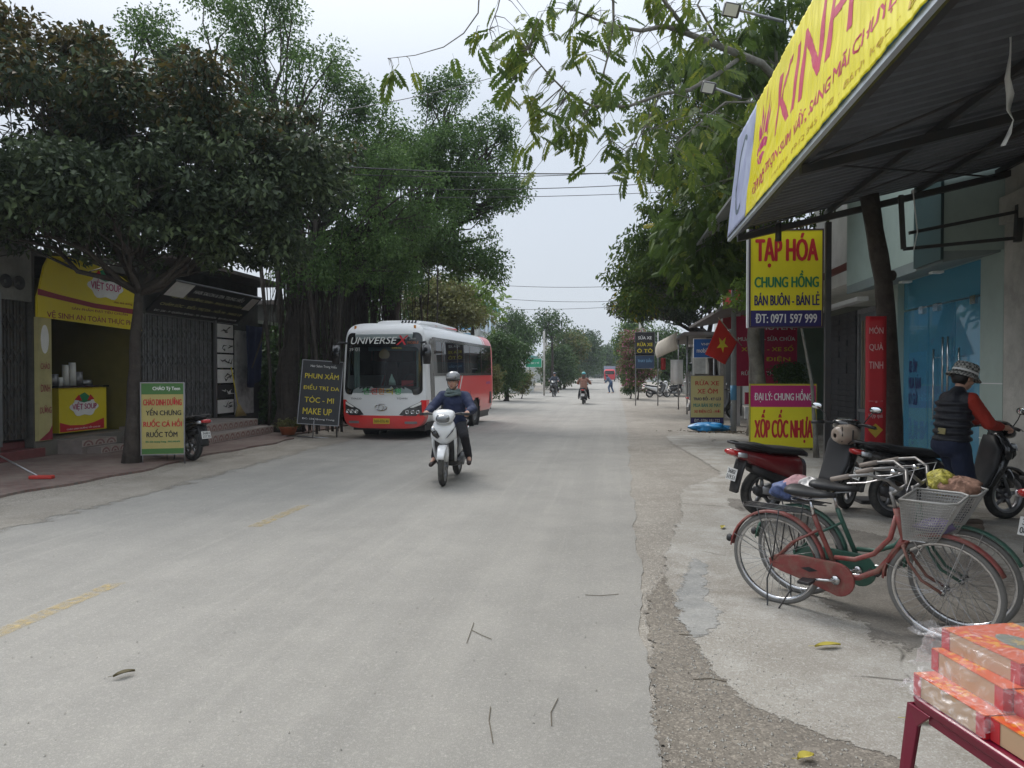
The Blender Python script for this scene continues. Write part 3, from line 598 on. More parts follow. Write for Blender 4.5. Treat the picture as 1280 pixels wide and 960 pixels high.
far_tree('roadside_tree', 'light green tiered tree rising above the rear of the bus', 590, 36, 70, 335, 410, .34, LF_LIME, 900, 42, .7, mode='frond')
far_tree('roadside_tree', 'dense dark green tree rounded just right of the bus tail', 633, 42, 62, 408, 492, .19, LF_FAR, 11000, 43, .8)
far_tree('shrub', 'low olive bush on the verge at the bus rear corner', 612, 33, 34, 455, 495, .13, LF_OLIVE, 3500, 44, .35, trunk=.04)
far_tree('shrub', 'low yellow green bush left of the parked mopeds across the road', 652, 46, 30, 462, 492, .15, LF_OLIVE, 3200, 45, .4, trunk=.04)
far_tree('roadside_tree', 'thin crowned tall tree behind the rounded dark green tree', 645, 62, 50, 388, 440, .24, LF_FAR, 4000, 46, 1.)
far_tree('roadside_tree', 'sparse tree with open twiggy top rising highest down the left side', 690, 66, 48, 386, 430, .28, LF_FAR, 1500, 47, .9)
far_tree('roadside_tree', 'yellowish tree with a brown lower half down the left side of the road', 705, 74, 60, 412, 478, .30, LF_OLIVE, 9000, 48, 1.1, mixm=(LF_FAR, .35))
far_tree('roadside_tree', 'dark bushy tree beneath the yellowish tree by the road', 700, 70, 50, 432, 484, .26, LF_FAR, 6000, 49, .9)
far_tree('roadside_tree', 'hazy tall round tree closing the end of the road', 734, 118, 44, 407, 468, .45, LF_FAR, 9000, 50, 1.6)
far_tree('roadside_tree', 'low hazy tree right of the round tree at the end of the road', 760, 150, 50, 430, 470, .5, LF_FAR, 7000, 51, 1.6)
far_tree('roadside_tree', 'hazy tree left of the round tree at the end of the road', 716, 125, 30, 425, 472, .5, LF_FAR, 5000, 52, 1.5)
for i, (px, d, w, y0) in enumerate(((752, 210, 70, 438), (778, 175, 40, 436), (735, 260, 90, 445), (790, 230, 60, 440))):
    far_tree('roadside_tree', ['broad faint tree in the haze over the road vanishing point', 'faint tree behind the bougainvillea in the haze', 'faintest wide tree in the haze on the left', 'faint wide tree in the haze on the right'][i], px, d, w, y0, 472, .8, LF_FAR, 5000, 60 + i, 2.4)
far_tree('roadside_tree', 'light green tree rising behind the pink bougainvillea', 790, 62, 46, 395, 460, .26, LF_LIME, 5000, 55, .9, mixm=(LF_FAR, .7))
far_tree('bougainvillea', 'tall shrub full of pink flowers on the right verge', 797, 44, 40, 410, 490, .16, LF_OLIVE, 9000, 56, .5, mixm=(LF_PINK, .16), trunk=.06)
far_tree('shrub', 'dark green bush at the foot of the pink flowering shrub', 788, 46, 26, 452, 492, .15, LF_FAR, 5000, 57, .4, trunk=.05)
far_tree('roadside_tree', 'dark leafy tree closing the gap behind the beige awning', 832, 52, 60, 400, 484, .22, LF_FAR, 7000, 70, .9)
far_tree('potted_bush', 'bushy green potted plant below the red repair signboard', 985, 19.5, 36, 455, 482, .10, LF_FAR, 2200, 58, .22, trunk=.03)
# ================= BUILDINGS AND SIGNS =================
YEL = mat('sign_yellow', (.74, .60, .02), .45, var=.08, vs=2, dirt=(.35, .30, .12), da=.25)
YELP = mat('sign_pale_yellow', (.62, .58, .26), .5, var=.08)
REDP = mat('print_red', (.55, .02, .03), .5, var=.08)
MAG = mat('print_magenta', (.50, .02, .16), .5, var=.06)
GRNP = mat('print_green', (.02, .22, .09), .5)
NAVY = mat('print_navy', (.025, .02, .13), .5)
BLUEP = mat('print_blue', (.02, .12, .42), .45)
TEALP = mat('print_teal', (.02, .25, .22), .5)
CREAM = mat('cream_panel', (.50, .47, .36), .6, dirt=(.22, .2, .15), da=.4)
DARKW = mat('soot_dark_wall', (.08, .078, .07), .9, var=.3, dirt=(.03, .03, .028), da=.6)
GREYW = mat('old_grey_plaster', (.20, .20, .185), .9, var=.25, vs=1.4, bump=.2, dirt=(.08, .08, .07), da=.7, ds=1.2)
ROOF = mat('rusty_roof_sheet', (.13, .12, .115), .7, .2, dirt=(.12, .07, .05), da=.6)
TILE_R = mat('maroon_step_tile', (.16, .045, .045), .35, var=.3, vs=6, dirt=(.16, .13, .12), da=.5)
MAROON = mat('maroon_print', (.28, .03, .05), .5)
def corr(b, x0, x1, y0, y1, zf, pitch=.16, h=.03):
    """corrugated sheet, ridges along x; zf(x) gives height"""
    ys = []; y = y0
    while y < y1 - 1e-6: ys += [(y, 0), (y + pitch * .35, 0), (y + pitch * .5, h), (y + pitch * .85, h)]; y += pitch
    ys.append((min(y, y1), 0)); v = []
    for x in (x0, x1):
        for yy, hh in ys: v.append((x, min(yy, y1), zf(x) + hh))
    n = len(ys); b.add(v, [(i, i + 1, n + i + 1, n + i) for i in range(n - 1)])
# ---------- left row: facades face +X, sign frames built in local x (towards +Y) / z ----------
FX = -11.0
def shutter(parent, y0, y1, z0, z1, x, mt, mname='slat', pitch=.075):
    """old folding gate of upright steel channels with cross lattice"""
    sh = MB(); n = int((y1 - y0) / pitch)
    for i in range(n):
        y = y0 + (i + .5) * pitch; sh.box((x + (.012 if i % 2 else 0), y, (z0 + z1) / 2), (.03, pitch * .62, z1 - z0))
    sh.build('folding_gate', mt, parent, kind='stuff')
    lt = MB()
    for k in range(4):
        za, zb = z0 + (z1 - z0) * (k + .1) / 4, z0 + (z1 - z0) * (k + .6) / 4
        for i in range(0, n - 2, 2):
            y = y0 + (i + .5) * pitch; lt.tube([(x + .035, y, za), (x + .035, y + 2 * pitch, zb)], .011, 4); lt.tube([(x + .04, y, zb), (x + .04, y + 2 * pitch, za)], .011, 4)
    lt.build('lattice', mt, parent, kind='stuff')
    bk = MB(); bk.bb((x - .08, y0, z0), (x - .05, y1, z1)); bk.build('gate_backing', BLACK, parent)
def steps(parent, y0, y1, xf, n, rise, tread, mt, x_back, base=.03, name='step'):
    for k in range(n):
        b = MB(); b.bb((x_back, y0, base + k * rise + (.002 if k else 0)), (xf - k * tread, y1, base + (k + 1) * rise)); b.build(name, mt, parent, bevel=.008)
# leftmost shuttered house
t = thing('shop_house', 'old grey house with dark folding gate above maroon steps at the left edge', 'building', (FX, 10.5, 0))
def lb(b, name, m, **k): return b.build(name, m, t, **k)
O = Vector((FX, 10.5, 0))
def LB(a, c): # box in world coordinates for the current thing
    b = MB(); b.bb(Vector(a) - O, Vector(c) - O); return b
LB((FX - 6, 6, 0), (FX, 11.62, 4.6)).build('wall', GREYW, t); LB((FX - 6, 11.62, 3.0), (FX + .003, 12.36, 4.6)).build('lintel', GREYW, t)
LB((FX - 6, 6, 4.6), (FX + .55, 12.4, 4.75)).build('roof', ROOF, t)
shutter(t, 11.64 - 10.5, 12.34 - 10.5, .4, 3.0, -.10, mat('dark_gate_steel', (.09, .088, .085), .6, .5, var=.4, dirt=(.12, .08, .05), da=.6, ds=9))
b = MB(); b.bb((-.02, 1.08, .3), (.03, 1.14, 3.1)); b.build('gate_frame', GREYMETAL, t)
steps(t, -4.5, 2.05, .1, 1, .17, .3, TILE_R, -1.2, .03); steps(t, -4.5, 1.9, -.2, 1, .14, .3, TILE_R, -1.2, .203); steps(t, -4.5, 1.75, -.45, 1, .13, .3, TILE_R, -1.2, .345)
for yy in (11.72, 12.02):
    b = MB(); b.lathe((0, yy - 10.5, 3.32), (1, 0, 0), [(0, .06), (.05, .13), (.06, .13), (.02, .05), (.04, .03)], 16); b.build('wall_lamp', DARKMETAL, t)
b = MB(); b.tube([(.05, -1, 3.9), (.1, .6, 3.6), (.07, 1.9, 4.0), (.2, 3, 3.7), (.12, 4.2, 4.1)], .012, 5); b.build('sagging_cable', BLACK, t)
# soup shop
SOUP = thing('soup_shop', 'yellow soup shop with arched sign over an open serving room', 'building', (FX, 12.4, 0)); t = SOUP; O = Vector((FX, 12.4, 0))
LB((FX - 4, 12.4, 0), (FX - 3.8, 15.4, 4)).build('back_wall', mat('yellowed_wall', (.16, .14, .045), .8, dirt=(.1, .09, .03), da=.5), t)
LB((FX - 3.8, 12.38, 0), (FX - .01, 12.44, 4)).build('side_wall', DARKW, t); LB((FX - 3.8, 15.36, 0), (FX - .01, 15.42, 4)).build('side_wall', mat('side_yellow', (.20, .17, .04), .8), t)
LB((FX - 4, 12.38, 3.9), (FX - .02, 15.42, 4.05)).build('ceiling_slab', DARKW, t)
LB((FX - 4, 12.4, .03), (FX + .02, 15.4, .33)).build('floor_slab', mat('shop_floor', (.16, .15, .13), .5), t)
b = MB()
for k in range(16): b.bb((-3.79, .15, .9 + k * .18), (-3.75, 2.9, 1.02 + k * .18))
b.build('wall_boards', mat('yellow_board', (.26, .22, .05), .6), t, kind='stuff')
def printed(parent, name, m, outline, th=.04, y=0.):
    b = MB(); b.prism([(p[0], y, p[1]) for p in outline], (0, th, 0)); return b.build(name, m, parent)
# the arch sign is a frame of its own local plane: local x -> +Y, -y -> +X
arch = [(-.02, 2.72), (3.05, 2.62), (3.05, 2.9), (2.9, 3.35), (2.55, 3.72), (2.1, 3.88), (1.5, 3.94), (.75, 3.98), (.3, 3.93), (.16, 3.7), (.05, 3.3), (-.02, 3.1)]
b = MB(); b.prism([(.06, p[0], p[1]) for p in arch], (.05, 0, 0)); AR = b.build('sign_panel', YEL, SOUP)
def onface(fn, parent, x, *a, **k):
    o = fn(*a, parent=parent, **k); o.rotation_euler = (0, 0, R(90)); o.location = (x, 0, 0); return o
def T(parent, body, m, box, x, bold=.02, **k): # lettering on a +X facing plane at local x
    o = text('lettering', body, m, parent, box, 0, bold, **k); o.rotation_euler = (0, 0, R(90)); o.location = (x, 0, 0); return o
def PX(parent, name, m, pts, x, th=.004): # print patch on a +X facing plane, pts = (along, z)
    b = MB(); b.prism([(x, p[0], p[1]) for p in pts], (th, 0, 0)); return b.build(name, m, parent)
PX(AR, 'red_band', MAROON, [(-.02, 3.26), (.5, 3.20), (1.5, 3.12), (3.05, 3.10), (3.05, 2.98), (1.5, 3.02), (.5, 3.10), (-.02, 3.14)], .11)
cloud = [(1.35 + .55 * math.cos(a) * (1 + .08 * math.cos(6 * a)), 3.50 + .22 * math.sin(a) * (1 + .12 * math.cos(6 * a))) for a in [i * math.pi / 18 for i in range(36)]]
def logo(parent, x, cx, cz, s):
    PX(parent, 'logo_cloud', PRINTW, [(cx + .52 * s * math.cos(a) * (1 + .08 * math.cos(6 * a)), cz + .25 * s * math.sin(a) * (1 + .14 * math.cos(6 * a))) for a in [i * math.pi / 18 for i in range(36)]], x)
    PX(parent, 'logo_leaf', GRNP, [(cx - .02 * s, cz + .12 * s), (cx + .25 * s, cz + .16 * s), (cx + .18 * s, cz + .3 * s), (cx, cz + .4 * s), (cx - .2 * s, cz + .32 * s), (cx - .22 * s, cz + .16 * s)], x + .005)
    PX(parent, 'logo_chili', REDP, [(cx + .1 * s, cz + .17 * s), (cx + .38 * s, cz + .2 * s), (cx + .22 * s, cz + .34 * s)], x + .01); PX(parent, 'logo_chili', REDP, [(cx - .1 * s, cz + .17 * s), (cx - .38 * s, cz + .2 * s), (cx - .22 * s, cz + .34 * s)], x + .01)
    T(parent, 'VIỆT SOUP', MAG, (cx - .47 * s, cz - .11 * s, cx + .47 * s, cz + .14 * s), x + .012, .03)
logo(AR, .112, 1.85, 3.5, 1.0)
T(AR, 'SẢN PHẨM ĐẠT TIÊU CHUẨN', MAROON, (.85, 2.92, 2.55, 3.01), .114, .02)
T(AR, 'VỆ SINH AN TOÀN THỰC PHẨM', MAROON, (.2, 2.70, 3.0, 2.90), .114, .03)
T(AR, 'cháo dinh dưỡng', MAROON, (2.1, 3.17, 2.7, 3.23), .114, .01)
b = MB(); b.bb((-.05, .02, .33), (.07, .36, 2.72)); PL = b.build('pillar', mat('pale_yellow_pillar', (.48, .43, .20), .6, dirt=(.2, .18, .1), da=.35), t)
T(PL, 'CHÁO', MAROON, (.08, 1.72, .31, 1.86), .073); T(PL, 'DINH', MAROON, (.08, 1.28, .31, 1.42), .073); T(PL, 'DƯỠNG', MAROON, (.06, .86, .34, 1.02), .073, .02)
PX(PL, 'child_sketch', PRINTW, [(.19 + .1 * math.cos(a), 2.3 + .28 * math.sin(a)) for a in [i * math.pi / 9 for i in range(18)]], .071); PX(PL, 'red_corner', MAROON, [(.02, .34), (.36, .34), (.36, .62), (.28, .5)], .071)
b = MB(); b.bb((-.05, 2.88, .33), (.07, 3.05, 2.66)); b.build('pillar', YEL, t)
b = MB(); b.bb((-2.5, .02, .345), (-2.46, 1.0, .5)); 
b = MB(); b.bb((-3.6, 2.0, 1.6), (-3.55, 2.5, 2.2)); b.build('notice_board', CREAM, t)
b = MB(); b.bb((.02, .55, .03), (.55, 1.55, .30)); b.build('step', mat('pinkish_step', (.26, .22, .20), .7, dirt=(.1, .09, .08), da=.5), t); b = MB(); b.bb((.02, .7, .03), (.85, 1.5, .16)); b.build('step', mat('pinkish_step', (.26, .22, .20)), t)
TILEM = mat('shell_tile', (.40, .34, .30), .4, dirt=(.18, .14, .12), da=.5, ds=3); TILEP = mat('shell_tile_pink', (.23, .12, .11), .4)
def tiles(parent, y0, y1, x, z0, z1, n):
    """printed tiles: pale shell on rose ground, one object per tile"""
    w = (y1 - y0) / n; b = MB(); b.mi = 0; b.bb((0, .004, .003), (.012, w - .004, z1 - z0 - .003)); b.mi = 1
    for s in (1., .68, .36):
        b.mi = 1 if s != .68 else 0
        pts = [(.0125 + .001 * (3 - s * 2), w / 2 + w * .42 * s * math.cos(a), .02 + (z1 - z0) * .8 * s * math.sin(a)) for a in [i * math.pi / 10 for i in range(11)]]; b.poly(pts)
    first = b.build('tile', [TILEM, TILEP], parent); first.location = (x, y0, z0)
    for i in range(1, n): o = first.copy(); COL.objects.link(o); o.parent = parent; o.location = (x, y0 + i * w, z0)
tiles(SOUP, .55, 1.55, .552, .17, .30, 3); tiles(SOUP, .7, 1.5, .852, .03, .155, 3)
# serving counter
CT = thing('serving_counter', 'yellow printed serving counter with red wave inside the soup shop', 'counter', (FX - .45, 13.55, .33))
b = MB(); b.bb((-.62, .0, .05), (0, 1.42, 1.0)); b.build('counter_body', YEL, CT); b = MB(); b.bb((-.66, -.04, 1.0), (.04, 1.46, 1.04)); b.build('counter_top', BLACKG, CT)
PX(CT, 'red_wave', REDP, [(.02, .07), (1.33, .07), (1.33, .3), (1., .22), (.7, .18), (.3, .2), (.02, .27)], .004)
logo(CT, .008, .72, .58, .78); T(CT, 'CHÁO DINH DƯỠNG TỐT CHO BÉ', PRINTW, (.2, .1, 1.2, .15), .012, .02)
for i, (yy, h, rr) in enumerate(((.55, .45, .07), (.75, .5, .075), (.38, .18, .07), (1.12, .12, .16), (.18, .25, .12), (.92, .3, .10))):
    b = MB(); b.lathe((-.3, yy, 1.04), (0, 0, 1), [(0, 0), (0, rr), (h, rr * .92), (h, 0)], 14)
    o = b.build('steel_pot' if i > 2 else 'cup_stack', ALU if i > 2 else PRINTW, loc=None); o.location = CT.location; tag(o, ['shorter stack of white cups on the soup counter', 'tallest stack of white cups on the soup counter', 'low white tub at the left of the cup stacks', 'wide steel pan on the soup counter right end', 'steel pot on the soup counter near its left end', 'large steel pot at the far left of the soup counter'][i], 'pot' if i > 2 else 'cups')
# salon
SAL = thing('salon_shop', 'closed hair salon with grey folding gate and slanted black sign', 'building', (FX, 15.45, 0)); t = SAL; O = Vector((FX, 15.45, 0))
LB((FX - 5, 15.45, 3.05), (FX, 21.2, 4.3)).build('wall', DARKW, t); LB((FX - 5, 18.72, 0), (FX - .003, 21.2, 3.05)).build('wall', DARKW, t)
LB((FX - 5, 15.42, 4.3), (FX + .9, 21.2, 4.4)).build('roof', ROOF, t)
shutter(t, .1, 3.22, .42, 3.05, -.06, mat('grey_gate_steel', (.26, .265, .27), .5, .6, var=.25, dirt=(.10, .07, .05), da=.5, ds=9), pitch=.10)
b = MB(); b.bb((0, 3.22, .4), (.06, 3.3, 3.1)); b.build('gate_frame', ALU, t)
steps(t, -.6, 2.9, 1.9, 1, .19, .3, mat('pinkish_step', (.26, .22, .20)), -.2, .03); steps(t, -.4, 2.9, 1.45, 1, .19, .3, mat('pinkish_step', (.26, .22, .20)), -.2, .222)
tiles(t, -.6, 2.9, 1.902, .035, .215, 14); tiles(t, -.4, 2.9, 1.452, .225, .405, 13)
for k, z in enumerate((.5, .93, 1.36, 1.79, 2.22, 2.65)):
    b = MB(); b.bb((.0, 3.36, z), (.04, 4.2, z + .38)); pn = b.build('photo_panel', PRINTW if k != 1 else PRINTK, t)
    rg = random.Random(k); q = MB()
    for _ in range(4): yy, zz = 3.5 + rg.random() * .5, z + .1 + rg.random() * .15; q.tube([(.044, yy, zz), (.044, yy + rg.uniform(.05, .2), zz + rg.uniform(-.08, .1)), (.044, yy + rg.uniform(.1, .3), zz + rg.uniform(-.05, .12))], [.006, .022, .003], 4)
    q.build('drawing', PRINTK if k != 1 else PRINTW, pn)
b = MB(); b.bb((-.01, 3.3, .42), (.02, 4.28, 3.05)); b.build('panel_frame', BLACKG, t)
b = MB(); b.bb((.0, 4.32, .42), (.03, 5.4, 2.9)); WP = b.build('white_board', mat('stained_white_board', (.50, .50, .50), .6, dirt=(.05, .05, .05), da=.9, ds=1.6), t)
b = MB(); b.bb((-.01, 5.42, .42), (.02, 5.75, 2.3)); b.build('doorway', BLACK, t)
# slanted black sign under the awning: from the wall (z 3.1) out and up to z 3.75
SG = thing('salon_sign', 'slanted black salon signboard with yellow and white letters above the grey gate', 'sign', (FX + .02, 15.75, 3.08), rot=(R(48), 0, R(90)))
b = MB(); b.bb((0, .03, -.02), (4.2, .08, 1.08)); b.build('sign_panel', BLACK, SG)
b = MB(); b.bb((-.03, -.01, -.05), (4.23, .03, -.02)); b.bb((-.03, -.01, 1.08), (4.23, .03, 1.11)); b.build('sign_frame', ALU, SG)
for s_, m_, bx in (('HAIR SALON & SPA TRUNG HIẾU', PRINTW, (1.0, .80, 3.4, .98)), ('GỘI ĐẦU DƯỠNG SINH - PHUN XĂM THẨM MỸ', YELP, (.35, .54, 3.9, .70)), ('CHĂM SÓC - ĐIỀU TRỊ DA - NỐI MI - MAKE UP', YELP, (.2, .26, 4.0, .42)), ('ĐC: 236 - P. QUẢNG ĐÔNG - TP. THANH HÓA   ĐT: 0912.345.678', PRINTW, (.2, .06, 4.0, .15))):
    text('lettering', s_, m_, SG, bx, -.001 + .026, .02)
b = MB(); b.bb((3.7, .02, .55), (4.1, .027, 1.0)); b.build('photo_print', PRINTW, SG); b = MB(); b.bb((.02, .02, .6), (.8, .027, 1.05)); b.build('photo_print', PRINTW, SG)
# blue cloth hanging beside, broom
b = MB(); b.grid(lambda u, v: Vector((.25 + .05 * math.sin(u * 14 + v * 2), u * .9, 3.05 - v * (1.75 + .1 * math.sin(u * 5)))), 24, 8)
CL = b.build('hanging_cloth', mat('navy_cloth', (.012, .02, .07), .9, var=.3), loc=(FX, 20.0, 0), solid=.01); tag(CL, 'dark navy cloth hanging from the salon eave over the white board', 'cloth')
BR = thing('broom', 'yellow handled straw broom leaning beside the salon photo panels', 'broom', (FX + .35, 19.35, .41))
b = MB(); b.cyl((0, 0, .3), (-.2, -.02, 1.4), .015, n=6); b.build('handle', YEL, BR)
b = MB(); b.loft([((.02, 0, .34), (.02, 0, 0), (0, .04, 0), 2), ((.04, 0, .15), (.05, 0, 0), (0, .18, 0), 2), ((.07, .02, .0), (.07, 0, 0), (0, .30, 0), 2.5)], 14); b.build('straw_head', mat('broom_straw', (.30, .22, .08), .9, var=.4, vs=25, bump=.8, bs=60), BR)
# dark plant silhouette beside the white board
# broom / rake lying at the left edge
RK = thing('long_brush', 'long metal handled brush with red head lying on the pavement at left', 'brush', tuple(gnd(45, 599, .03)))
a0 = gnd(45, 599, .05) - RK.location; a1 = atd(-20, 560, 11.6) - RK.location
b = MB(); b.cyl((0, 0, .05), tuple(a1), .014, n=6); b.build('handle', ALU, RK); b = MB(); b.box((.08, 0, .03), (.34, .1, .05), Euler((0, 0, .2))); b.build('brush_head', mat('red_plastic', (.45, .04, .03), .4), RK, bevel=.01)
# wall row beyond the salon behind the banyans
t = thing('dark_wall', 'dark mossy yard wall running behind the banyan roots', 'wall', (FX - 1, 21.2, 0)); O = Vector((FX - 1, 21.2, 0))
LB((FX - 1, 21.2, 0), (FX - .8, 34, 3.3)).build('wall_panel', DARKW, t); LB((FX - 1.1, 21.2, 3.3), (FX - .7, 34, 3.4)).build('coping', CONC, t)
t = thing('shed', 'low dark shed with sheet roof standing behind the banyans', 'building', (-12.5, 27, 0)); O = Vector((-12.5, 27, 0))
LB((-17, 25.6, 0), (-12.5, 33, 4.2)).build('wall', DARKW, t); LB((-17.3, 25.3, 4.2), (-11.2, 33.5, 4.35)).build('roof', ROOF, t)
# row of houses behind the left shops so that sky does not show low through the crowns
def leafmass(name, label, c, rx, ry, rz, n, ls, lm, seed, pink=0):
    rs = np.random.RandomState(seed); d = nrm(rs.normal(size=(n, 3))); C = d * (rs.uniform(.55, 1.0, (n, 1)) + .12 * np.sin(d[:, :1] * 7 + d[:, 1:2] * 9)) * np.array([rx, ry, rz]); C[:, 2] = np.abs(C[:, 2])
    V, F = leaves(C, nrm(d + rs.normal(size=(n, 3)) * .6), nrm(rs.normal(size=(n, 3)) + np.array([0, 0, 1.])), ls * rs.uniform(.6, 1.3, n), ls * .5 * rs.uniform(.7, 1.2, n))
    o = raw_mesh(name, V, F, [lm], np.repeat(rs.beta(2, 2, n), 2)); o.location = c; tag(o, label, 'bush'); return o
leafmass('thicket', 'dark thicket filling the yard behind the banyan roots', (-10.4, 25.4, 0), 2.0, 4.2, 5.6, 30000, .18, LF_FAR, 5)
leafmass('thicket', 'shady thicket beyond the bus against the dark wall', (-8.9, 32.5, 0), 2.0, 3.6, 4.6, 20000, .17, LF_FAR, 6)
# ---------- left distance ----------
def simple_house(label, x0, x1, y0, y1, h, wm, wins=(), roof=None, cat='building', name='house', group=None):
    t = thing(name, label, cat, (x1, y0, 0), 0, group); O = Vector((x1, y0, 0)); b = MB(); b.bb(Vector((x0, y0, 0)) - O, Vector((x1, y1, h)) - O); b.build('wall', wm, t)
    b = MB(); b.bb(Vector((x0 - .3, y0 - .3, h)) - O, Vector((x1 + .3, y1 + .3, h + .18)) - O); b.build('roof', roof or ROOF, t)
    for (f, a, z, w, hh) in wins: # f: 'y' camera-facing, 'x' road-facing
        b = MB(); fx = MB()
        if f == 'y': b.bb((a, -.02, z), (a + w, .02, z + hh)); fx.bb((a - .06, -.05, z - .06), (a + w + .06, -.021, z)); fx.bb((a - .06, -.05, z + hh), (a + w + .06, -.021, z + hh + .06))
        else:
            s = 1 if x1 < 0 else -1; X = 0 if x1 < 0 else x0 - x1; b.bb((X - .02, a, z), (X + .02, a + w, z + hh)); fx.bb((X + s * .021, a - .06, z - .06), (X + s * .06, a + w + .06, z)); fx.bb((X + s * .021, a - .06, z + hh), (X + s * .06, a + w + .06, z + hh + .06))
        wn_ = b.build('window', mat('far_pane', (.03, .04, .05), .15), t); fx.build('frame', WHITE, wn_)
    return t
BLUEG = mat('blue_glazing', (.10, .30, .50), .15, .0, var=.3, vs=.8, coat=.6); PALE = mat('pale_render', (.5, .51, .5), .8, dirt=(.25, .24, .22), da=.5, ds=.7); TEALR = mat('teal_sheet', (.06, .26, .24), .5)
h = simple_house('tall house glazed in blue beyond the bus roof', -16, -11.3, 60, 70, 7.6, PALE, [('y', -4.2 + i * 1.35, 3.2 + k * 2.1, 1.15, 1.8) for i in range(3) for k in range(2)] + [('x', 1 + i * 2, 3.2 + k * 2.1, 1.3, 1.6) for i in range(4) for k in range(2)], TEALR)
for o in h.children:
    if o.name.startswith('window'): o.data.materials[0] = BLUEG
simple_house('small teal roofed kiosk left of the road behind the green sign', -8.6, -6.9, 58, 63, 2.9, PALE, [('y', -1.3, .9, .9, 1.2)], TEALR)
simple_house('narrow pale house between far trees on the left', -15, -10.5, 84, 92, 7.0, PALE, [('y', -3.6, 1.2, 1., 1.4), ('y', -2, 1.2, 1., 1.4), ('y', -3.6, 4.2, 1., 1.4), ('y', -2, 4.2, 1., 1.4)])
simple_house('low hazy pale wall house far down the left side', -14, -8.6, 120, 130, 3.4, PALE, [('x', 1, 1, 1, 1.3), ('x', 5, 1, 1, 1.3)])
simple_house('low hazy grey house beyond the far trees on the right', 6, 12, 130, 145, 4.0, PALE, [('x', 2, 1, 1, 1.3), ('x', 7, 1, 1, 1.3)])
# ---------- right row ----------
RX = 5.0
# near grocery building: concrete front and the canopy
NB = thing('grocery_house', 'bare concrete shop front at the right edge carrying the canopy', 'building', (RX, 6, 0)); t = NB; O = Vector((RX, 6, 0))
LB((RX, -6, 3.3), (RX + .25, 10.12, 5.4)).build('lintel_wall', CONC, t); LB((RX, 9.1, 0), (RX + .3, 10.12, 3.3)).build('pillar', CONC, t); LB((RX, -6, 0), (RX + .3, 3.0, 3.3)).build('wall', CONC, t)
LB((RX - .08, 7.2, 3.55), (RX - .002, 10.1, 3.9)).build('beam', CONC, t); LB((RX + 3, 3, 0), (RX + 3.2, 9.1, 3.3)).build('back_wall', GREYW, t); LB((RX, 3, 3.2), (RX + 3, 9.1, 3.28)).build('ceiling_slab', GREYW, t); LB((RX, 3, 0.008), (RX + 3, 9.1, 0.04)).build('floor_slab', CONC, t)
# canopy
CANX, CANZ, SL = 1.62, 3.5, .22
zc = lambda x: CANZ + (x - CANX) * SL
CN = thing('canopy', 'dark corrugated sheet canopy on steel beams over the grocery forecourt', 'canopy', (CANX, 10.1, 0)); O = Vector((CANX, 10.1, 0))
CS = mat('canopy_sheet', (.15, .158, .175), .5, .3, var=.18, vs=1.2, dirt=(.05, .05, .05), da=.4, ds=2)
for i in range(13):
    y1 = 10.1 - i * 1.08; b = MB(); corr(b, .02, 3.5, y1 - 1.09 - 10.1, y1 - 10.1, lambda x: CANZ + .07 + x * SL + (.004 if i % 2 else 0), .18, .045); b.build('roof_sheet', CS, CN, solid=.002)
for x in (.06, 1.2, 2.3, 3.3): b = MB(); b.box((x, -6.7, CANZ + .02 + x * SL), (.05, 13.6, .06)); b.build('purlin', DARKMETAL, CN)
for y in (-.12, -3.4, -6.8, -10.2):
    b = MB(); b.prism([(0.03, y, CANZ - .09), (3.45, y, CANZ - .09 + 3.42 * SL), (3.45, y, CANZ - .01 + 3.42 * SL), (.03, y, CANZ - .01)], (0, .09, 0)); b.build('rafter', DARKMETAL, CN)
b = MB(); b.box((1.18, -.1, CANZ / 2 + .08), (.07, .07, CANZ + .1)); b.build('post', DARKMETAL, CN); b = MB(); b.cyl((.55, -.1, 3.4), (.55, -.1, 3.65), .04); b.build('bracket', DARKMETAL, CN)
for y0, y1 in ((-.1, -3.4), (-3.4, -6.8)): b = MB(); b.tube([(.1, y0, CANZ), (3.2, y1, CANZ + .65)], .012, 5); b.tube([(.1, y1, CANZ), (3.2, y0, CANZ + .65)], .012, 5); b.build('brace_rod', DARKMETAL, CN)
# yellow banner on the fascia (seen from the road): local x runs towards the camera, z up, leaning slightly out
BN = thing('shop_banner', 'wrinkled yellow banner with large red letters along the canopy front', 'banner', (CANX - .06, 8.8, CANZ - .02), rot=(R(-6), 0, R(-90)))
BH = 1.34
def wr(x, z, s=1.):
    a = .0024 * math.sin(x * 31 + z * 9 + 2 * math.sin(z * 3 + x)) + .0026 * math.sin(x * 13 - z * 7 + 1.3 + 1.5 * math.sin(x * 1.7)) + .0016 * math.sin(x * 70 + z * 16 + 3 * math.sin(z * 4)) + .002 * math.sin(z * 17 + x * 5)
    d = math.hypot(x - .05, z + .1); a += .008 * math.sin(math.atan2(z + .1, x + .02) * 42 + math.sin(d * 5)) * math.exp(-d * 1.0) * min(1, d * 2); return -.03 + a * s
YB = mat('yellow_vinyl', (.84, .74, .02), .38, var=.06, vs=2, spec=.6)
b = MB(); b.grid(lambda u, v: Vector((u * 11., wr(u * 11, v * BH), v * BH)), 900, 60); BP = b.build('banner_sheet', YB, BN, solid=.004)
BL = mat('lilac_vinyl', (.40, .43, .66), .35, var=.25, vs=1.5, dirt=(.62, .70, .76), da=.8, ds=1.4)
b = MB(); b.grid(lambda u, v: Vector((-1.32 + u * 1.32, wr(u * 1.32, v * BH, .5), v * BH)), 40, 24); B0 = b.build('lilac_end_sheet', BL, BN, solid=.004)
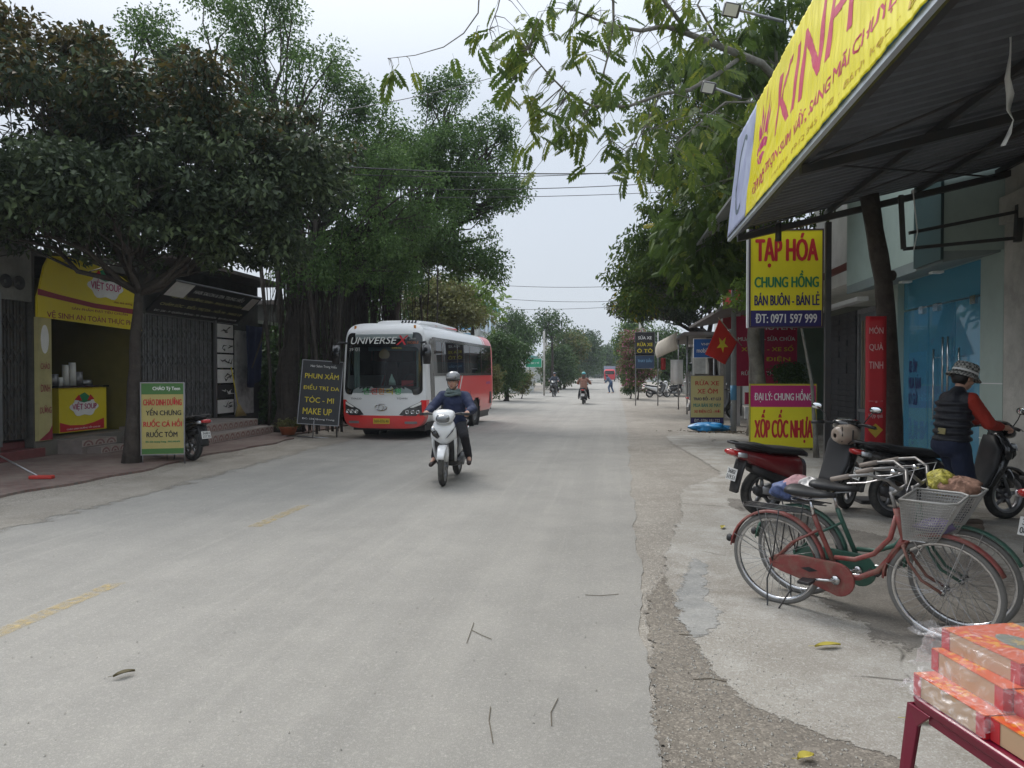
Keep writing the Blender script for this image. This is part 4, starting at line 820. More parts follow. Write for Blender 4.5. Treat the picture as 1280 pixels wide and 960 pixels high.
def drape(o, off=.006, fine=.05, s=1.):
    """lays flat print onto the wrinkled sheet"""
    bm = bmesh.new(); bm.from_mesh(o.data); bmesh.ops.triangulate(bm, faces=bm.faces)
    for _ in range(4):
        es = [e for e in bm.edges if e.calc_length() > fine * 1.6]
        if not es: break
        bmesh.ops.subdivide_edges(bm, edges=es, cuts=1); bmesh.ops.triangulate(bm, faces=[f for f in bm.faces if len(f.verts) > 3])
    for v in bm.verts: v.co.y = wr(v.co.x, v.co.z, s) - off
    bm.to_mesh(o.data); bm.free(); return o
RB = mat('banner_red', (.58, .05, .12), .45)
drape(text('lettering', 'KINH ĐÔ', RB, BP, (1.3, .50, 5.6, 1.28), 0, .03))
drape(text('lettering', 'TRỌN SUM VẦY, SÁNG MÃI CHUYỆN ĐÊM TRĂNG', RB, BP, (1.0, .20, 6.0, .40), 0, .02, fat=.004), fine=.06)
drape(text('lettering', 'KINH ĐÔ', RB, BP, (.38, .16, .95, .32), 0, .02, fat=.006))
drape(text('lettering', 'Hotline: 0912 345 678 - Bánh kẹo - Bia - Nước ngọt', mat('banner_amber', (.62, .40, .03), .5), BP, (1.4, .06, 6.2, .13), 0, .0), fine=.08)
cw = MB(); cx, cz = .66, .66
for pts in ([(-.24, .0), (-.27, .30), (-.20, .20), (-.17, .05)], [(-.15, .06), (-.16, .42), (-.09, .24), (-.07, .07)], [(-.05, .08), (0, .55), (.05, .08)], [(.07, .07), (.10, .24), (.17, .42), (.15, .06)], [(.17, .05), (.2, .2), (.27, .3), (.24, 0)],
            [(-.25, -.02), (-.08, .04), (.08, .04), (.25, -.02), (.2, -.08), (0, -.04), (-.2, -.08)], [(-.17, -.12), (0, -.08), (.18, -.13), (.05, -.2), (-.1, -.18)]):
    cw.poly([(cx + p[0] * 1.1, 0, cz + p[1] * 1.15) for p in pts])
drape(cw.build('crown_logo', mat('banner_magenta', (.55, .03, .16), .45), BP))
c_ = MB(); n = 20
for i in range(n):
    a0, a1 = R(60 + 240 * i / n), R(60 + 240 * (i + 1) / n)
    c_.poly([(-.62 + .33 * math.cos(a0), 0, .66 + .50 * math.sin(a0)), (-.62 + .33 * math.cos(a1), 0, .66 + .50 * math.sin(a1)), (-.62 + .27 * math.cos(a1), 0, .66 + .44 * math.sin(a1)), (-.62 + .27 * math.cos(a0), 0, .66 + .44 * math.sin(a0))])
o = c_.build('letter_curve', mat('slate_print', (.10, .14, .18), .5), B0)
for v in o.data.vertices: v.co.y = wr(v.co.x + 1.32, v.co.z, .5) - .007
b = MB(); b.box((4.84, .0, -.02), (12.4, .035, .05)); b.build('edge_rail', mat('silver_rail', (.5, .55, .6), .35, .5), BN); b = MB(); b.box((5.5, -.012, .03), (11, .02, .03)); b.build('blue_hem', mat('hem_blue', (.10, .28, .40), .5), BN)
for i, (y, z, lab) in enumerate(((.55, 1.3, 'grey floodlight on a thin arm above the banner top, nearer one'), (-.95, 1.3, 'grey floodlight on a thin arm above the lilac banner end, farther one'))):
    w0 = atd(*((975, 30, 7.9) if i == 0 else (925, 125, 9.3))); w1 = atd(*((912, 14, 7.7) if i == 0 else (884, 110, 9.2)))
    fl = thing('floodlight', lab, 'lamp', tuple(w0), group='floodlights over the banner'); d = w1 - w0; b = MB(); b.tube([(0, 0, 0), tuple(d)], .016, 6); b.build('arm', ALU, fl)
    b = MB(); b.box(tuple(d + Vector((0, 0, -.02))), (.17, .11, .14), Euler((.5, .2, .1))); lb_ = b.build('lamp_body', DARKMETAL, fl, bevel=.015); b = MB(); b.box(tuple(d + Vector((-.01, -.055, -.045))), (.13, .012, .11), Euler((.5, .2, .1))); b.build('lens', mat('lamp_lens', (.55, .57, .55), .3), fl)
# torn white plastic strip dangling from the canopy
p0 = atd(1255, -30, 4.6); pts = [p0] + [atd(x, y, 4.6) for x, y in ((1257, 30), (1258, 70), (1255, 100), (1259, 120), (1257, 140), (1264, 152), (1258, 170), (1251, 184))]
b = MB(); n = len(pts); vs = []
for i, p in enumerate(pts): w = .018 * (1 + .3 * math.sin(i * 2.1)); a = i * .7; vs += [p + Vector((math.cos(a) * w, math.sin(a) * w, 0)) - p0, p - Vector((math.cos(a) * w, math.sin(a) * w, 0)) - p0]
b.add(vs, [(2 * i, 2 * i + 1, 2 * i + 3, 2 * i + 2) for i in range(n - 1)], True); o = b.build('plastic_strip', mat('white_plastic_strip', (.75, .76, .76), .5), loc=tuple(p0), solid=.004); tag(o, 'torn white plastic strip dangling from the canopy at the top right', 'strip')
# hanging grocery board facing the camera
def board(name, label, cx, y, w, h, z0, m, frame, cat='sign', rz=0., depth=.08, x=None):
    t = thing(name, label, cat, (cx, y, z0), rz); b = MB(); b.bb((-w / 2, 0, 0), (w / 2, depth, h)); b.build('sign_panel', m, t)
    b = MB(); f = .018
    for q in (((-w / 2 - f, -.01, -f), (-w / 2, depth + .01, h + f)), ((w / 2, -.01, -f), (w / 2 + f, depth + .01, h + f)), ((-w / 2, -.01, h), (w / 2, depth + .01, h + f)), ((-w / 2, -.01, -f), (w / 2, depth + .01, 0))): b.bb(*q)
    b.build('frame', frame, t); return t
def lines(t, w, rows, bold=.02):
    for s_, m_, (x0, z0, x1, z1), *r in rows: text('lettering', s_, m_, t, ((x0 - .5) * w, z0, (x1 - .5) * w, z1), -.004, r[0] if r else bold, fat=r[1] if len(r) > 1 else .002)
pc = atd(982, 342, 10.05); TH = board('grocery_sign', 'tall yellow hanging sign with red grocery lettering and navy phone strip', pc.x, pc.y, .975, 1.33, atd(982, 404, 10.0).z - .04, YB, mat('sign_frame_dark', (.06, .04, .06), .5, .3), rz=R(4), depth=.12)
lines(TH, .965, [('TẠP HÓA', REDP, (.06, .82, .95, 1.29), .02, .009), ('CHUNG HỒNG', GRNP, (.05, .54, .96, .77), .02, .005), ('BÁN BUÔN - BÁN LẺ', NAVY, (.05, .29, .97, .48), .02, .003)])
b = MB(); b.bb((-.482, -.002, .0), (.482, .0, .22)); b.build('phone_strip', NAVY, TH); text('lettering', 'ĐT: 0971 597 999', PRINTW, TH, (-.42, .045, .42, .175), -.006, .02, fat=.002)
for x in (-.3, .3): b = MB(); b.cyl((x, .06, 1.33), (x, .06, 1.52), .008, n=5); b.build('hanger', DARKMETAL, TH)
b = MB(); b.bb((-.53, .02, -.02), (-.505, .06, 1.36)); b.build('side_pole', WHITE, TH)
# lower board on the ground
g = gnd(979, 563); XP = board('plastic_goods_sign', 'magenta and yellow foam goods sign standing on the forecourt', g.x, g.y, 1.36, 1.34, .06, YB, mat('olive_frame', (.30, .26, .05), .5), rz=R(4), depth=.05)
b = MB(); b.bb((-.678, -.002, .86), (.678, 0, 1.32)); b.build('magenta_band', MAG, XP)
text('lettering', 'ĐẠI LÝ: CHUNG HỒNG', PRINTW, XP, (-.6, .96, .6, 1.24), -.006, .045, shear=.0); text('lettering', 'XỐP CỐC NHỰA', REDP, XP, (-.6, .10, .62, .80), -.004, .02, fat=.008)
for x in (-.6, .6): b = MB(); b.cyl((x, .03, -.06), (x, .03, 0), .02, n=6); b.build('leg', DARKMETAL, XP)
# motorcycle wash sign
g = gnd(884, 531); RW = board('repair_sign', 'pale yellow motorcycle wash sign standing beside the red flag', g.x, g.y, 1.02, 1.52, .03, YELP, ALU, rz=R(3), depth=.04)
lines(RW, 1.02, [('RỬA XE', REDP, (.14, 1.22, .86, 1.40)), ('XE ÔM', REDP, (.2, .96, .82, 1.14)), ('TRAO ĐỔI - KÝ GỬI', NAVY, (.08, .74, .92, .88)), ('MUA BÁN XE MÁY', TEALP, (.08, .53, .92, .67)), ('XE ĐIỆN CŨ - MỚI', REDP, (.1, .32, .9, .46))])
b = MB(); b.bb((-.508, -.002, .01), (.508, 0, .2)); b.build('phone_strip', NAVY, RW); text('lettering', 'ĐT: 0786.181.222', PRINTW, RW, (-.4, .05, .4, .15), -.006, .02)
# red repair signboard on the third shop
g = atd(957, 482, 21.); CH = board('repair_signboard', 'large red signboard listing motorcycle repair services behind the cracked trunk', g.x, g.y, 1.75, 2.0, atd(957, 482, 21.).z, mat('board_red', (.46, .015, .07), .5), mat('board_red', (.46, .015, .07)), rz=R(5))
lines(CH, 1.75, [('CHUYÊN:', PRINTW, (.3, 1.62, .98, 1.82)), ('MUA BÁN - SỬA CHỮA', PRINTW, (.04, 1.30, .98, 1.45)), ('XE GA - XE SỐ', YEL, (.1, 1.0, .95, 1.18)), ('ĐIỆN', YEL, (.5, .68, .9, .86)), ('RỬA XE - THAY DẦU', PRINTW, (.1, .30, .98, .47))])
b = MB(); b.bb((-.88, .02, -1.6), (-.82, .06, 0)); b.bb((.82, .02, -1.6), (.88, .06, 0)); b.build('leg', DARKMETAL, CH)
for k in range(2): b = MB(); b.bb((-.6, -.05, -.55 - k * .42), (.7, 0, -.2 - k * .42)); o = b.build('poster', PRINTW if k else mat('board_red', (.46, .015, .07)), CH)
# grey utility post carrying the national flag
g = gnd(917, 541); PO = thing('utility_post', 'slim grey concrete post beside the yellow wash sign', 'post', tuple(g)); b = MB(); b.tube([(0, 0, 0), (0, 0, 2.5), (-.03, 0, 5.6)], [.085, .075, .06], 10); b.build('shaft', mat('post_grey', (.30, .31, .31), .8, dirt=(.15, .15, .14), da=.5), PO); b = MB(); b.tube([(0, 0, .9), (0, 0, 1.3)], .088, 10); b.build('blue_notice', mat('post_blue', (.08, .25, .42), .6), PO)
FLG = thing('national_flag', 'red flag with a yellow star slanting off the grey post', 'flag', tuple(atd(927, 432, 17.4))); f0 = atd(927, 432, 17.4); f1 = atd(899, 399, 17.0)
b = MB(); b.tube([(0, 0, 0), tuple((f1 - f0) * 1.05)], .012, 6); b.build('staff', mat('staff_wood', (.35, .30, .22), .7), FLG)
c0 = f1 - f0; c1 = atd(921, 428, 17.3) - f0; c2 = atd(907, 456, 17.3) - f0; c3 = atd(882, 443, 17.0) - f0
def flagp(u, v, off=0): p = (c0.lerp(c1, u)).lerp(c3.lerp(c2, u), v); return p + Vector((.3, -1, 0)).normalized() * (.035 * math.sin(u * 7 + v * 5) * v + off)
b = MB(); b.grid(lambda u, v: flagp(u, v), 16, 16); b.build('flag_cloth', mat('flag_red', (.62, .03, .02), .6, var=.1), FLG, solid=.003)
b = MB(); st = [(.5 + (.26 if i % 2 == 0 else .105) * math.cos(R(200 + 36 * i)), .48 + (.26 if i % 2 == 0 else .105) * math.sin(R(200 + 36 * i))) for i in range(10)]
b.add([flagp(.5, .48, .012)] + [flagp(x, y, .012) for x, y in st], [(0, 1 + i, 1 + (i + 1) % 10) for i in range(10)]); b.build('star', mat('flag_star', (.75, .62, .04), .5), FLG)
# blue phone-network sign
g = atd(882, 447, 25.); MS = board('network_sign', 'small blue sign with white lettering left of the red flag', g.x, g.y, .80, .64, g.z, BLUEP, WHITE); lines(MS, .8, [('VNPT', PRINTW, (.3, .42, .75, .50)), ('mobifone', PRINTW, (.12, .17, .9, .33))], .0)
b = MB(); b.cyl((.3, .1, -2), (.3, .1, 0), .03); b.build('pole', ALU, MS)
# glass shop next door
GS = thing('glass_shop', 'pale green shop with tall blue tinted glass doors', 'building', (RX, 10.7, 0)); t = GS; O = Vector((RX, 10.7, 0))
GRN = mat('pale_green_panel', (.36, .45, .42), .45, var=.06, vs=1, dirt=(.16, .19, .18), da=.3); GRN2 = mat('dark_teal_panel', (.035, .065, .068), .4)
LB((RX, 10.13, .0), (RX + .35, 10.72, 3.25)).build('pilaster', GRN, t); LB((RX - .004, 10.13, 1.5), (RX - .001, 10.72, 1.512)).build('panel_joint', WHITE, t); LB((RX - .004, 10.13, .75), (RX - .001, 10.72, .762)).build('panel_joint', WHITE, t)
LB((RX, 13.64, .0), (RX + .35, 13.95, 3.25)).build('pilaster', GRN, t)
LB((RX - .72, 10.16, 3.25), (RX + 4, 14.1, 5.8)).build('fascia', GRN, t)
b = MB(); b.prism([(-.72, -.53, 3.25), (-.72, 3.4, 3.25), (-.72, 3.4, 3.10), (-.72, -.53, 3.10)], (.7, 0, .12)); b.build('soffit', mat('soffit_grey', (.20, .24, .24), .6), t)
LB((RX - .76, 10.14, 3.13), (RX - .722, 11.0, 4.9)).build('dark_panel', GRN2, t)
for y in (11.0, 12.1): LB((RX - .5, y, 3.07), (RX - .35, y + .14, 3.098)).build('downlight', WHITE, t)
LB((RX + .02, 10.72, 0.01), (RX + 3.8, 13.64, .10)).build('floor_slab', PALE, t)
LB((RX + 2.6, 10.72, .1), (RX + 2.65, 13.64, 3.25)).build('back_wall', mat('inner_blue_wall', (.40, .60, .75), .6), t); LB((RX + .35, 13.62, .1), (RX + 2.6, 13.64, 3.2)).build('side_wall', mat('inner_white', (.45, .5, .55), .7), t)
GL = glass_mat('blue_tinted_glass', (.50, .82, .95), .48, .02, (.17, .46, .62))
GLB = glass_mat('blue_glass_clear', (.48, .80, .95), .42, .02, (.15, .43, .60))
for i, (y0, y1, z0, z1) in enumerate(((10.74, 11.66, .12, 2.72), (11.69, 12.6, .12, 2.72), (12.63, 13.62, .12, 2.72), (10.74, 13.62, 2.75, 3.24))):
    LB((RX + .10, y0, z0), (RX + .112, y1, z1)).build('glass_pane', GL if i in (0, 3) else GLB, t)
for y in (11.40, 12.25):
    for z in (1.02, 1.9): LB((RX + .03, y - .012, z - .02), (RX + .10, y + .012, z)).build('handle_stand', CHROME, t)
    b = MB(); b.cyl((.035, y - 10.7, .9), (.035, y - 10.7, 2.02), .016); b.build('door_handle', CHROME, t)
b = MB(); b.cyl((.03, 1.22, 1.35), (.03, 1.22, 2.2), .016); b.cyl((.03, 1.05, 1.35), (.03, 1.05, 2.2), .016); b.build('door_handle', CHROME, t)
for y, z in ((11.0, 2.72), (12.75, 2.72), (12.2, 2.72)): LB((RX + .06, y, z - .09), (RX + .13, y + .16, z + .03)).build('glass_clamp', CHROME, t)
# a counter and poster seen through the glass
LB((RX + 1.2, 11.3, .1), (RX + 1.7, 12.7, 1.1)).build('inner_counter', WHITE, t)
LB((RX + .125, 10.9, .5), (RX + .128, 11.5, 1.9)).build('window_poster', mat('poster_white_blue', (.62, .72, .80), .5), t)
P2 = LB((RX + .125, 12.75, .75), (RX + .128, 13.45, 2.0)); P2.build('window_poster', mat('poster_pale_blue', (.40, .55, .68), .5), t)
text('lettering', 'XE ÔM\nMUA BÁN\nKÝ GỬI', NAVY, t, (-.0, 1.1, .5, 1.9), 0, .02, rot=(0, 0, R(-90)), loc=(.095, 2.68, 0))  # reflection of the wash sign in the glass, put there as navy print
# steel arm bracket in front of the fascia
BK = thing('steel_bracket', 'rusty steel bracket frame fixed under the canopy before the pale green fascia', 'bracket', (4.2, 9.9, 3.0)); q = [atd(*p) - Vector((4.2, 9.9, 3.0)) for p in ((1124, 245, 8.9), (1128, 312, 8.9), (1270, 298, 8.9), (1272, 265, 8.9), (1135, 292, 8.9))]
for a, c, r_ in ((q[0], q[1], .035), (q[1], q[2], .028), (q[4], q[3], .028), (q[2] + Vector((0, 0, -.05)), q[3] + Vector((0, 0, .08)), .05)): b = MB(); b.tube([a, c], r_, 4); b.build('bar', DARKMETAL, BK)
b = MB(); b.tube([q[0] + Vector((.12, -.05, .05)), q[1] + Vector((.14, -.05, .2)), q[1] + Vector((.10, -.05, -.02))], .007, 5); b.build('loose_wire', WHITE, BK)
# sawn-off trunk standing under the canopy edge
g = gnd(1117, 622); base = g; top = atd(1084, 240, 9.3) - g; m1 = atd(1111, 440, 9.5) - g; m2 = atd(1103, 350, 9.45) - g; m3 = atd(1092, 290, 9.4) - g
tt = thing('dead_trunk', 'dark sawn-off tree trunk standing bare under the canopy edge', 'trunk', tuple(g)); b = MB(); rg = random.Random(4)
pth = [Vector((0, 0, -.02)), Vector((.0, 0, .5)), Vector((0, 0, 1.0)), m1, m1.lerp(m2, .5), m2, m2.lerp(m3, .5), m3, top]
b.tube(pth, [.17, .13, .12, .112, .118, .110, .118, .108, .118], 14); b.build('trunk_bark', BARKD, tt); b = MB(); b.ball(m2 + Vector((.11, -.02, .05)), (.05, .04, .07), 8, 6); b.build('knot', BARKD, tt)
b = MB(); b.lathe(tuple(top), (0, 0, 1), [(0, .118), (.012, .112), (.014, 0)], 14); b.build('sawn_top', mat('cut_wood', (.42, .35, .22), .8), tt)
# red gift banner stand
g = gnd(1093, 628); GB = thing('gift_banner', 'narrow red vertical gift banner leaning on the bare trunk', 'banner', (g.x - .02, g.y - .1, 0), R(3)); zt = 2.36
b = MB(); b.grid(lambda u, v: Vector((-.125 + .25 * u, .006 * math.sin(v * 9), .45 + (zt - .45) * v)), 4, 24); b.build('banner_cloth', mat('gift_red', (.52, .02, .03), .5), GB, solid=.01)
for s_, z, h_ in (('MÓN', 2.14, .1), ('QUÀ', 1.92, .11), ('TINH', 1.70, .09), ('Ý', 1.46, .13), ('LangPie', 1.27, .08), ('Hộp quà', 1.07, .07)): text('lettering', s_, mat('pale_pink_print', (.75, .5, .48), .5), GB, (-.085 if s_ != 'Ý' else -.03, z, .085 if s_ != 'Ý' else .03, z + h_), -.012, .01)
b = MB(); b.poly([(-.09, -.012, .93), (0, -.012, .83), (.09, -.012, .93), (0, -.012, 1.01)]); b.build('gold_badge', mat('badge_gold', (.65, .45, .05), .4), GB); b = MB(); b.bb((-.2, -.1, .0), (.2, .25, .05)); b.build('stand_foot', DARKMETAL, GB); b = MB(); b.cyl((0, .02, .05), (0, .02, .5), .012); b.build('stand_pole', DARKMETAL, GB)
# gate house with slate wall and grey gate, white upper floor
GH = thing('gate_house', 'white house with dark slate front wall and slim grey gate', 'building', (RX + .2, 14.3, 0)); t = GH; O = Vector((RX + .2, 14.3, 0))
SLT = mat('slate_cladding', (.045, .048, .055), .7, var=.5, vs=6, bump=.6, bs=20)
b = MB(); b.bb((.0, 2.1, 0), (.2, 4.4, 3.0)); b.build('slate_wall', mat('slate_core', (.03, .03, .034), .8), t)
rg = random.Random(6); first = []
for k in range(3): q = MB(); q.bb((-.02 - .008 * k, 0, 0), (0, .56, .118)); first.append(q.build('slate_strip', SLT, t, loc=(0, 2.12, .02 + k * .124)))
for r_ in range(24):
    for c in range(4):
        if c == 0 and r_ < 3: continue
        o = bpy.data.objects.new('slate_strip', first[rg.randrange(3)].data); COL.objects.link(o); o.parent = t; o.location = (0, 2.12 + c * .57, .02 + r_ * .124)
b = MB(); b.bb((.0, 2.0, 0), (.1, 2.1, 3.0)); b.bb((0, .55, 0), (.1, .65, 3.0)); b.bb((0, .65, 2.9), (.1, 2.0, 3.0)); b.build('gate_frame', GREYMETAL, t)
b = MB(); b.bb((.03, .65, .1), (.06, 2.0, 2.9)); b.build('gate_sheet', mat('gate_grey', (.13, .145, .16), .45, .4), t)
for y in np.arange(.85, 1.9, .16): b = MB(); b.bb((.0, y, .9), (.029, y + .03, 2.75)); b.build('gate_bar', mat('gate_bronze', (.35, .31, .22), .4, .5), t)
b = MB(); b.bb((.0, .66, .82), (.03, 1.99, .88)); b.build('gate_rail', ALU, t); b = MB(); b.bb((0, 0, 0), (.3, .55, 3.4)); b.build('wall', PALE, t)
WH = mat('white_render', (.62, .62, .60), .8, dirt=(.35, .34, .31), da=.35, ds=1)
LB((RX + .1, 14.3, 3.6), (RX + 5, 19.5, 7.)).build('upper_wall', WH, t); LB((RX - .6, 14.25, 3.35), (RX + 5, 19.6, 3.6)).build('balcony_slab', WH, t); LB((RX - .5, 14.3, 3.62), (RX - .42, 19.5, 3.8)).build('red_rail', mat('rail_brown', (.18, .05, .04), .5), t)
LB((RX + .06, 15.2, 4.4), (RX + .1, 16.6, 5.8)).build('window', mat('far_pane', (.03, .04, .05)), t); LB((RX - .4, 14.5, 3.02), (RX - .2, 19.2, 3.1)).build('light_strip', WHITE, t)
# third shop: repair shop with its own canopy
GSC = thing('repair_shop', 'open motorcycle repair shop with dark sheet canopy and white posts', 'building', (RX, 20, 0)); t = GSC; O = Vector((RX, 20, 0))
LB((RX + .6, 19.7, 0), (RX + 4, 19.9, 4)).build('wall', GREYW, t); LB((RX + 3, 19.9, 0), (RX + 3.2, 27, 4)).build('back_wall', mat('mint_wall', (.24, .36, .30), .8), t); LB((RX + .6, 26.9, 0), (RX + 3, 27.1, 4)).build('wall', mat('mint_wall', (.24, .36, .30)), t)
b = MB(); b.prism([(-2.2, -.8, 3.3), (4, -.8, 4.4), (4, -.8, 4.5), (-2.2, -.8, 3.38)], (0, 8.4, 0)); b.build('roof', ROOF, t)
for y in (-.4, 3.2, 6.8): b = MB(); b.bb((-1.2, y, 0), (-1.08, y + .12, 3.5)); b.build('post', PALE if y > 0 else DARKMETAL, t)
b = MB(); b.bb((.1, 6, .0), (.5, 6.6, 3.)); b.build('tiled_pillar', PRINTW, t)
# roof corner of a further canopy peeping out under the banner
FC = thing('far_canopy', 'grey canopy corner peeping out beyond the lilac banner end', 'canopy', (3.0, 14.5, 0)); a = atd(870, 308, 15.2); c_ = atd(912, 250, 12.6)
b = MB(); b.prism([tuple(a - Vector((3, 14.5, 0))), tuple(c_ - Vector((3, 14.5, 0))), (2.2, -1.6, 5.6), (2.2, 1.6, 5.6)], (0, 0, .05)); b.build('sheet', mat('grey_canopy_sheet', (.25, .26, .26), .6, .2), FC)
for p in (a, c_): b = MB(); q = p - Vector((3, 14.5, 0)); b.tube([q + Vector((.1, 0, -.02)), (2.2, q.y, 5.5)], .03, 4); b.build('rafter', DARKMETAL, FC)
# red advertising board up behind the sapling
g = atd(940, 400, 24); RBD = board('upper_red_board', 'red advertising board slanting high behind the lime sapling', g.x + .2, g.y, 2.6, 1.5, atd(940, 412, 24).z, mat('board_red2', (.50, .04, .05), .5), WHITE, rz=R(20)); lines(RBD, 2.6, [('SỬA XE', PRINTW, (.2, .5, .8, 1.1))])
# fourth: grey shops down the road with beige awning
t = thing('awning_shop', 'grey walled shop front with stretched beige awning beside the dark tree', 'building', (4.7, 29, 0)); O = Vector((4.7, 29, 0))
LB((4.7, 28.5, 0), (4.9, 38, 3.2)).build('wall', GREYW, t); LB((3.6, 33, 0), (4.7, 33.2, 1.6)).build('low_wall', GREYW, t); LB((2.7, 28.4, 3.1), (7, 38, 3.22)).build('roof', ROOF, t)
a = atd(821, 446, 32); c_ = atd(847, 430, 30); b = MB(); e0, e1, e2, e3 = [atd(*p) - O for p in ((821, 448, 33), (848, 436, 29), (848, 414, 29), (822, 428, 33))]
b.grid(lambda u, v: (e0.lerp(e1, u)).lerp(e3.lerp(e2, u), v) + Vector((-.1 * math.sin(v * 3.1), 0, 0)), 8, 6); b.build('awning', mat('beige_canvas', (.42, .38, .32), .9), t, solid=.01)
for x, y in ((2.9, 29.2), (2.9, 33)): b = MB(); b.cyl((x - 4.7, y - 29, 0), (x - 4.7, y - 29, 3.1), .03); b.build('pole', ALU, t)
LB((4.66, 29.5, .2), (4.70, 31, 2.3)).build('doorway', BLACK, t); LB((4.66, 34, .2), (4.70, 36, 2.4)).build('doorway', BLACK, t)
for i, (px, py, m_, lab) in enumerate(((846, 465, PRINTW, 'pinkish white towel hanging beside the dark tree trunk'), (829, 455, mat('red_cloth', (.4, .03, .03), .8), 'small red lantern cloth hanging under the beige awning'))):
    g = atd(px, py, 29.5 if i == 0 else 31); b = MB(); w, h_ = (.5, 1.0) if i == 0 else (.2, .5); b.grid(lambda u, v: Vector(((u - .5) * w, .03 * math.sin(u * 9), -v * h_)), 8, 4); o = b.build('hanging_towel', m_, loc=(g.x, g.y, g.z + h_ / 2), solid=.01); tag(o, lab, 'cloth')
for i, (px, py, d, w, h_, m_, lab) in enumerate(((806, 430, 36, .95, 1.15, BLACK, 'black board with yellow and white lettering on twin poles down the right verge'), (806, 451, 36, .9, .75, mat('dark_blue_board', (.03, .06, .12), .5), 'small dark blue board below the black lettered board'))):
    g = atd(px, py, d); s_ = board('verge_sign', lab, g.x, g.y, w, h_, g.z - h_ / 2, m_, ALU)
    if i == 0:
        lines(s_, w, [('SỬA XE', PRINTW, (.15, .8, .85, 1.0)), ('RỬA XE', YEL, (.1, .46, .9, .68)), ('Ô TÔ', YEL, (.1, .14, .9, .36))]); b = MB()
        for x in (-.45, .65): b.cyl((x, .1, -(g.z - h_ / 2)), (x, .1, 1.15), .03)
        b.build('poles', ALU, s_)
    else: lines(s_, w, [('THAY DẦU', mat('print_sky', (.2, .4, .6), .5), (.1, .3, .9, .5))])
# more buildings filling the right row behind the trees
simple_house('tall narrow grey house behind the right roadside trees', 6.2, 10, 38, 46, 6.4, PALE, [('x', 1, 3.6, 1.2, 1.5), ('x', 4, 3.6, 1.2, 1.5), ('y', -3, 3.6, 1.1, 1.5)])
simple_house('pale two storey house rising behind the repair shop', 8.2, 14, 21, 29, 7.4, WH, [('x', 1, 4.6, 1.2, 1.5), ('x', 4, 4.6, 1.2, 1.5)])
simple_house('low grey house further along the right side', 5.4, 9, 50, 60, 3.4, GREYW, [('x', 1, 1, 1.2, 1.3), ('x', 5, 1, 1.2, 1.3)])
simple_house('tan two storey house above the left shops behind the big tree', -22, -14.5, 8, 15, 6.2, GREYW, [('x', 1, 3.8, 1.2, 1.4), ('x', 4, 3.8, 1.2, 1.4)])
# ================= BUS =================
def bus_paint():
    """white body, red lower front and red tail with slanted white stripes: a livery fixed to the body"""
    m = bpy.data.materials.new('bus_livery'); m.use_nodes = True; t = m.node_tree; b = t.nodes['Principled BSDF']; N = t.nodes.new; L = t.links.new
    tc = N('ShaderNodeTexCoord'); sp = N('ShaderNodeSeparateXYZ'); L(tc.outputs['Object'], sp.inputs[0]); X, Y, Z = sp.outputs
    def M(op, a, c=None):
        n = N('ShaderNodeMath'); n.operation = op
        for i, q in enumerate((a, c)):
            if q is None: continue
            if isinstance(q, (int, float)): n.inputs[i].default_value = q
            else: L(q, n.inputs[i])
        return n.outputs[0]
    front = M('LESS_THAN', Z, .60); fy = M('LESS_THAN', Y, .42); fr_ = M('MULTIPLY', front, fy)
    # red sweep up at the front corners
    ax = M('ABSOLUTE', X); sw = M('GREATER_THAN', M('SUBTRACT', M('MULTIPLY', ax, 1.2), M('SUBTRACT', Z, .66)), .86); sw = M('MULTIPLY', M('MULTIPLY', sw, fy), M('LESS_THAN', Z, .98))
    d = M('SUBTRACT', Y, M('MULTIPLY', Z, .75)); side = M('GREATER_THAN', d, 1.75); low = M('LESS_THAN', Z, 1.60)
    s1 = M('LESS_THAN', M('ABSOLUTE', M('SUBTRACT', d, 2.0)), .07); s2 = M('LESS_THAN', M('ABSOLUTE', M('SUBTRACT', d, 2.35)), .05)
    s3 = M('LESS_THAN', M('ABSOLUTE', M('SUBTRACT', d, 2.1)), .05)
    body = M('MULTIPLY', side, low); st = M('MAXIMUM', s1, s2); body = M('MULTIPLY', body, M('SUBTRACT', 1, st)); 
    tail = M('GREATER_THAN', M('ADD', Y, M('MULTIPLY', Z, .3)), 7.0); ts = M('LESS_THAN', M('ABSOLUTE', M('SUBTRACT', M('ADD', Y, M('MULTIPLY', Z, .3)), 7.14)), .05); tail = M('MULTIPLY', tail, M('SUBTRACT', 1, ts))
    red = M('MAXIMUM', M('MAXIMUM', fr_, sw), M('MAXIMUM', body, tail))
    x = N('ShaderNodeMix'); x.data_type = 'RGBA'; x.inputs[6].default_value = (.80, .81, .82, 1); x.inputs[7].default_value = (.78, .006, .012, 1); L(red, x.inputs[0])
    n = N('ShaderNodeTexNoise'); n.inputs['Scale'].default_value = 2.2; n.inputs['Detail'].default_value = 8; L(tc.outputs['Object'], n.inputs[0])
    q = N('ShaderNodeMapRange'); q.inputs[1].default_value = .3; q.inputs[2].default_value = 1.1; q.inputs[3].default_value = .45; q.inputs[4].default_value = 0; L(Z, q.inputs[0])
    g = M('MULTIPLY', q.outputs[0], n.outputs[0]); y = N('ShaderNodeMix'); y.data_type = 'RGBA'; y.inputs[7].default_value = (.30, .27, .23, 1); L(g, y.inputs[0]); L(x.outputs[2], y.inputs[6]); L(y.outputs[2], b.inputs['Base Color'])
    b.inputs['Roughness'].default_value = .3; b.inputs['Coat Weight'].default_value = .5; b.inputs['Coat Roughness'].default_value = .1
    return m
BW, BL_, BZ0, BZ1 = 1.09, 7.6, .28, 2.88
bp0 = gnd(478, 552)
BUS = thing('bus', 'white and red tourist bus parked under the banyans with large front glass', 'bus', (-5.62, 17.0, 0), R(-3.5))
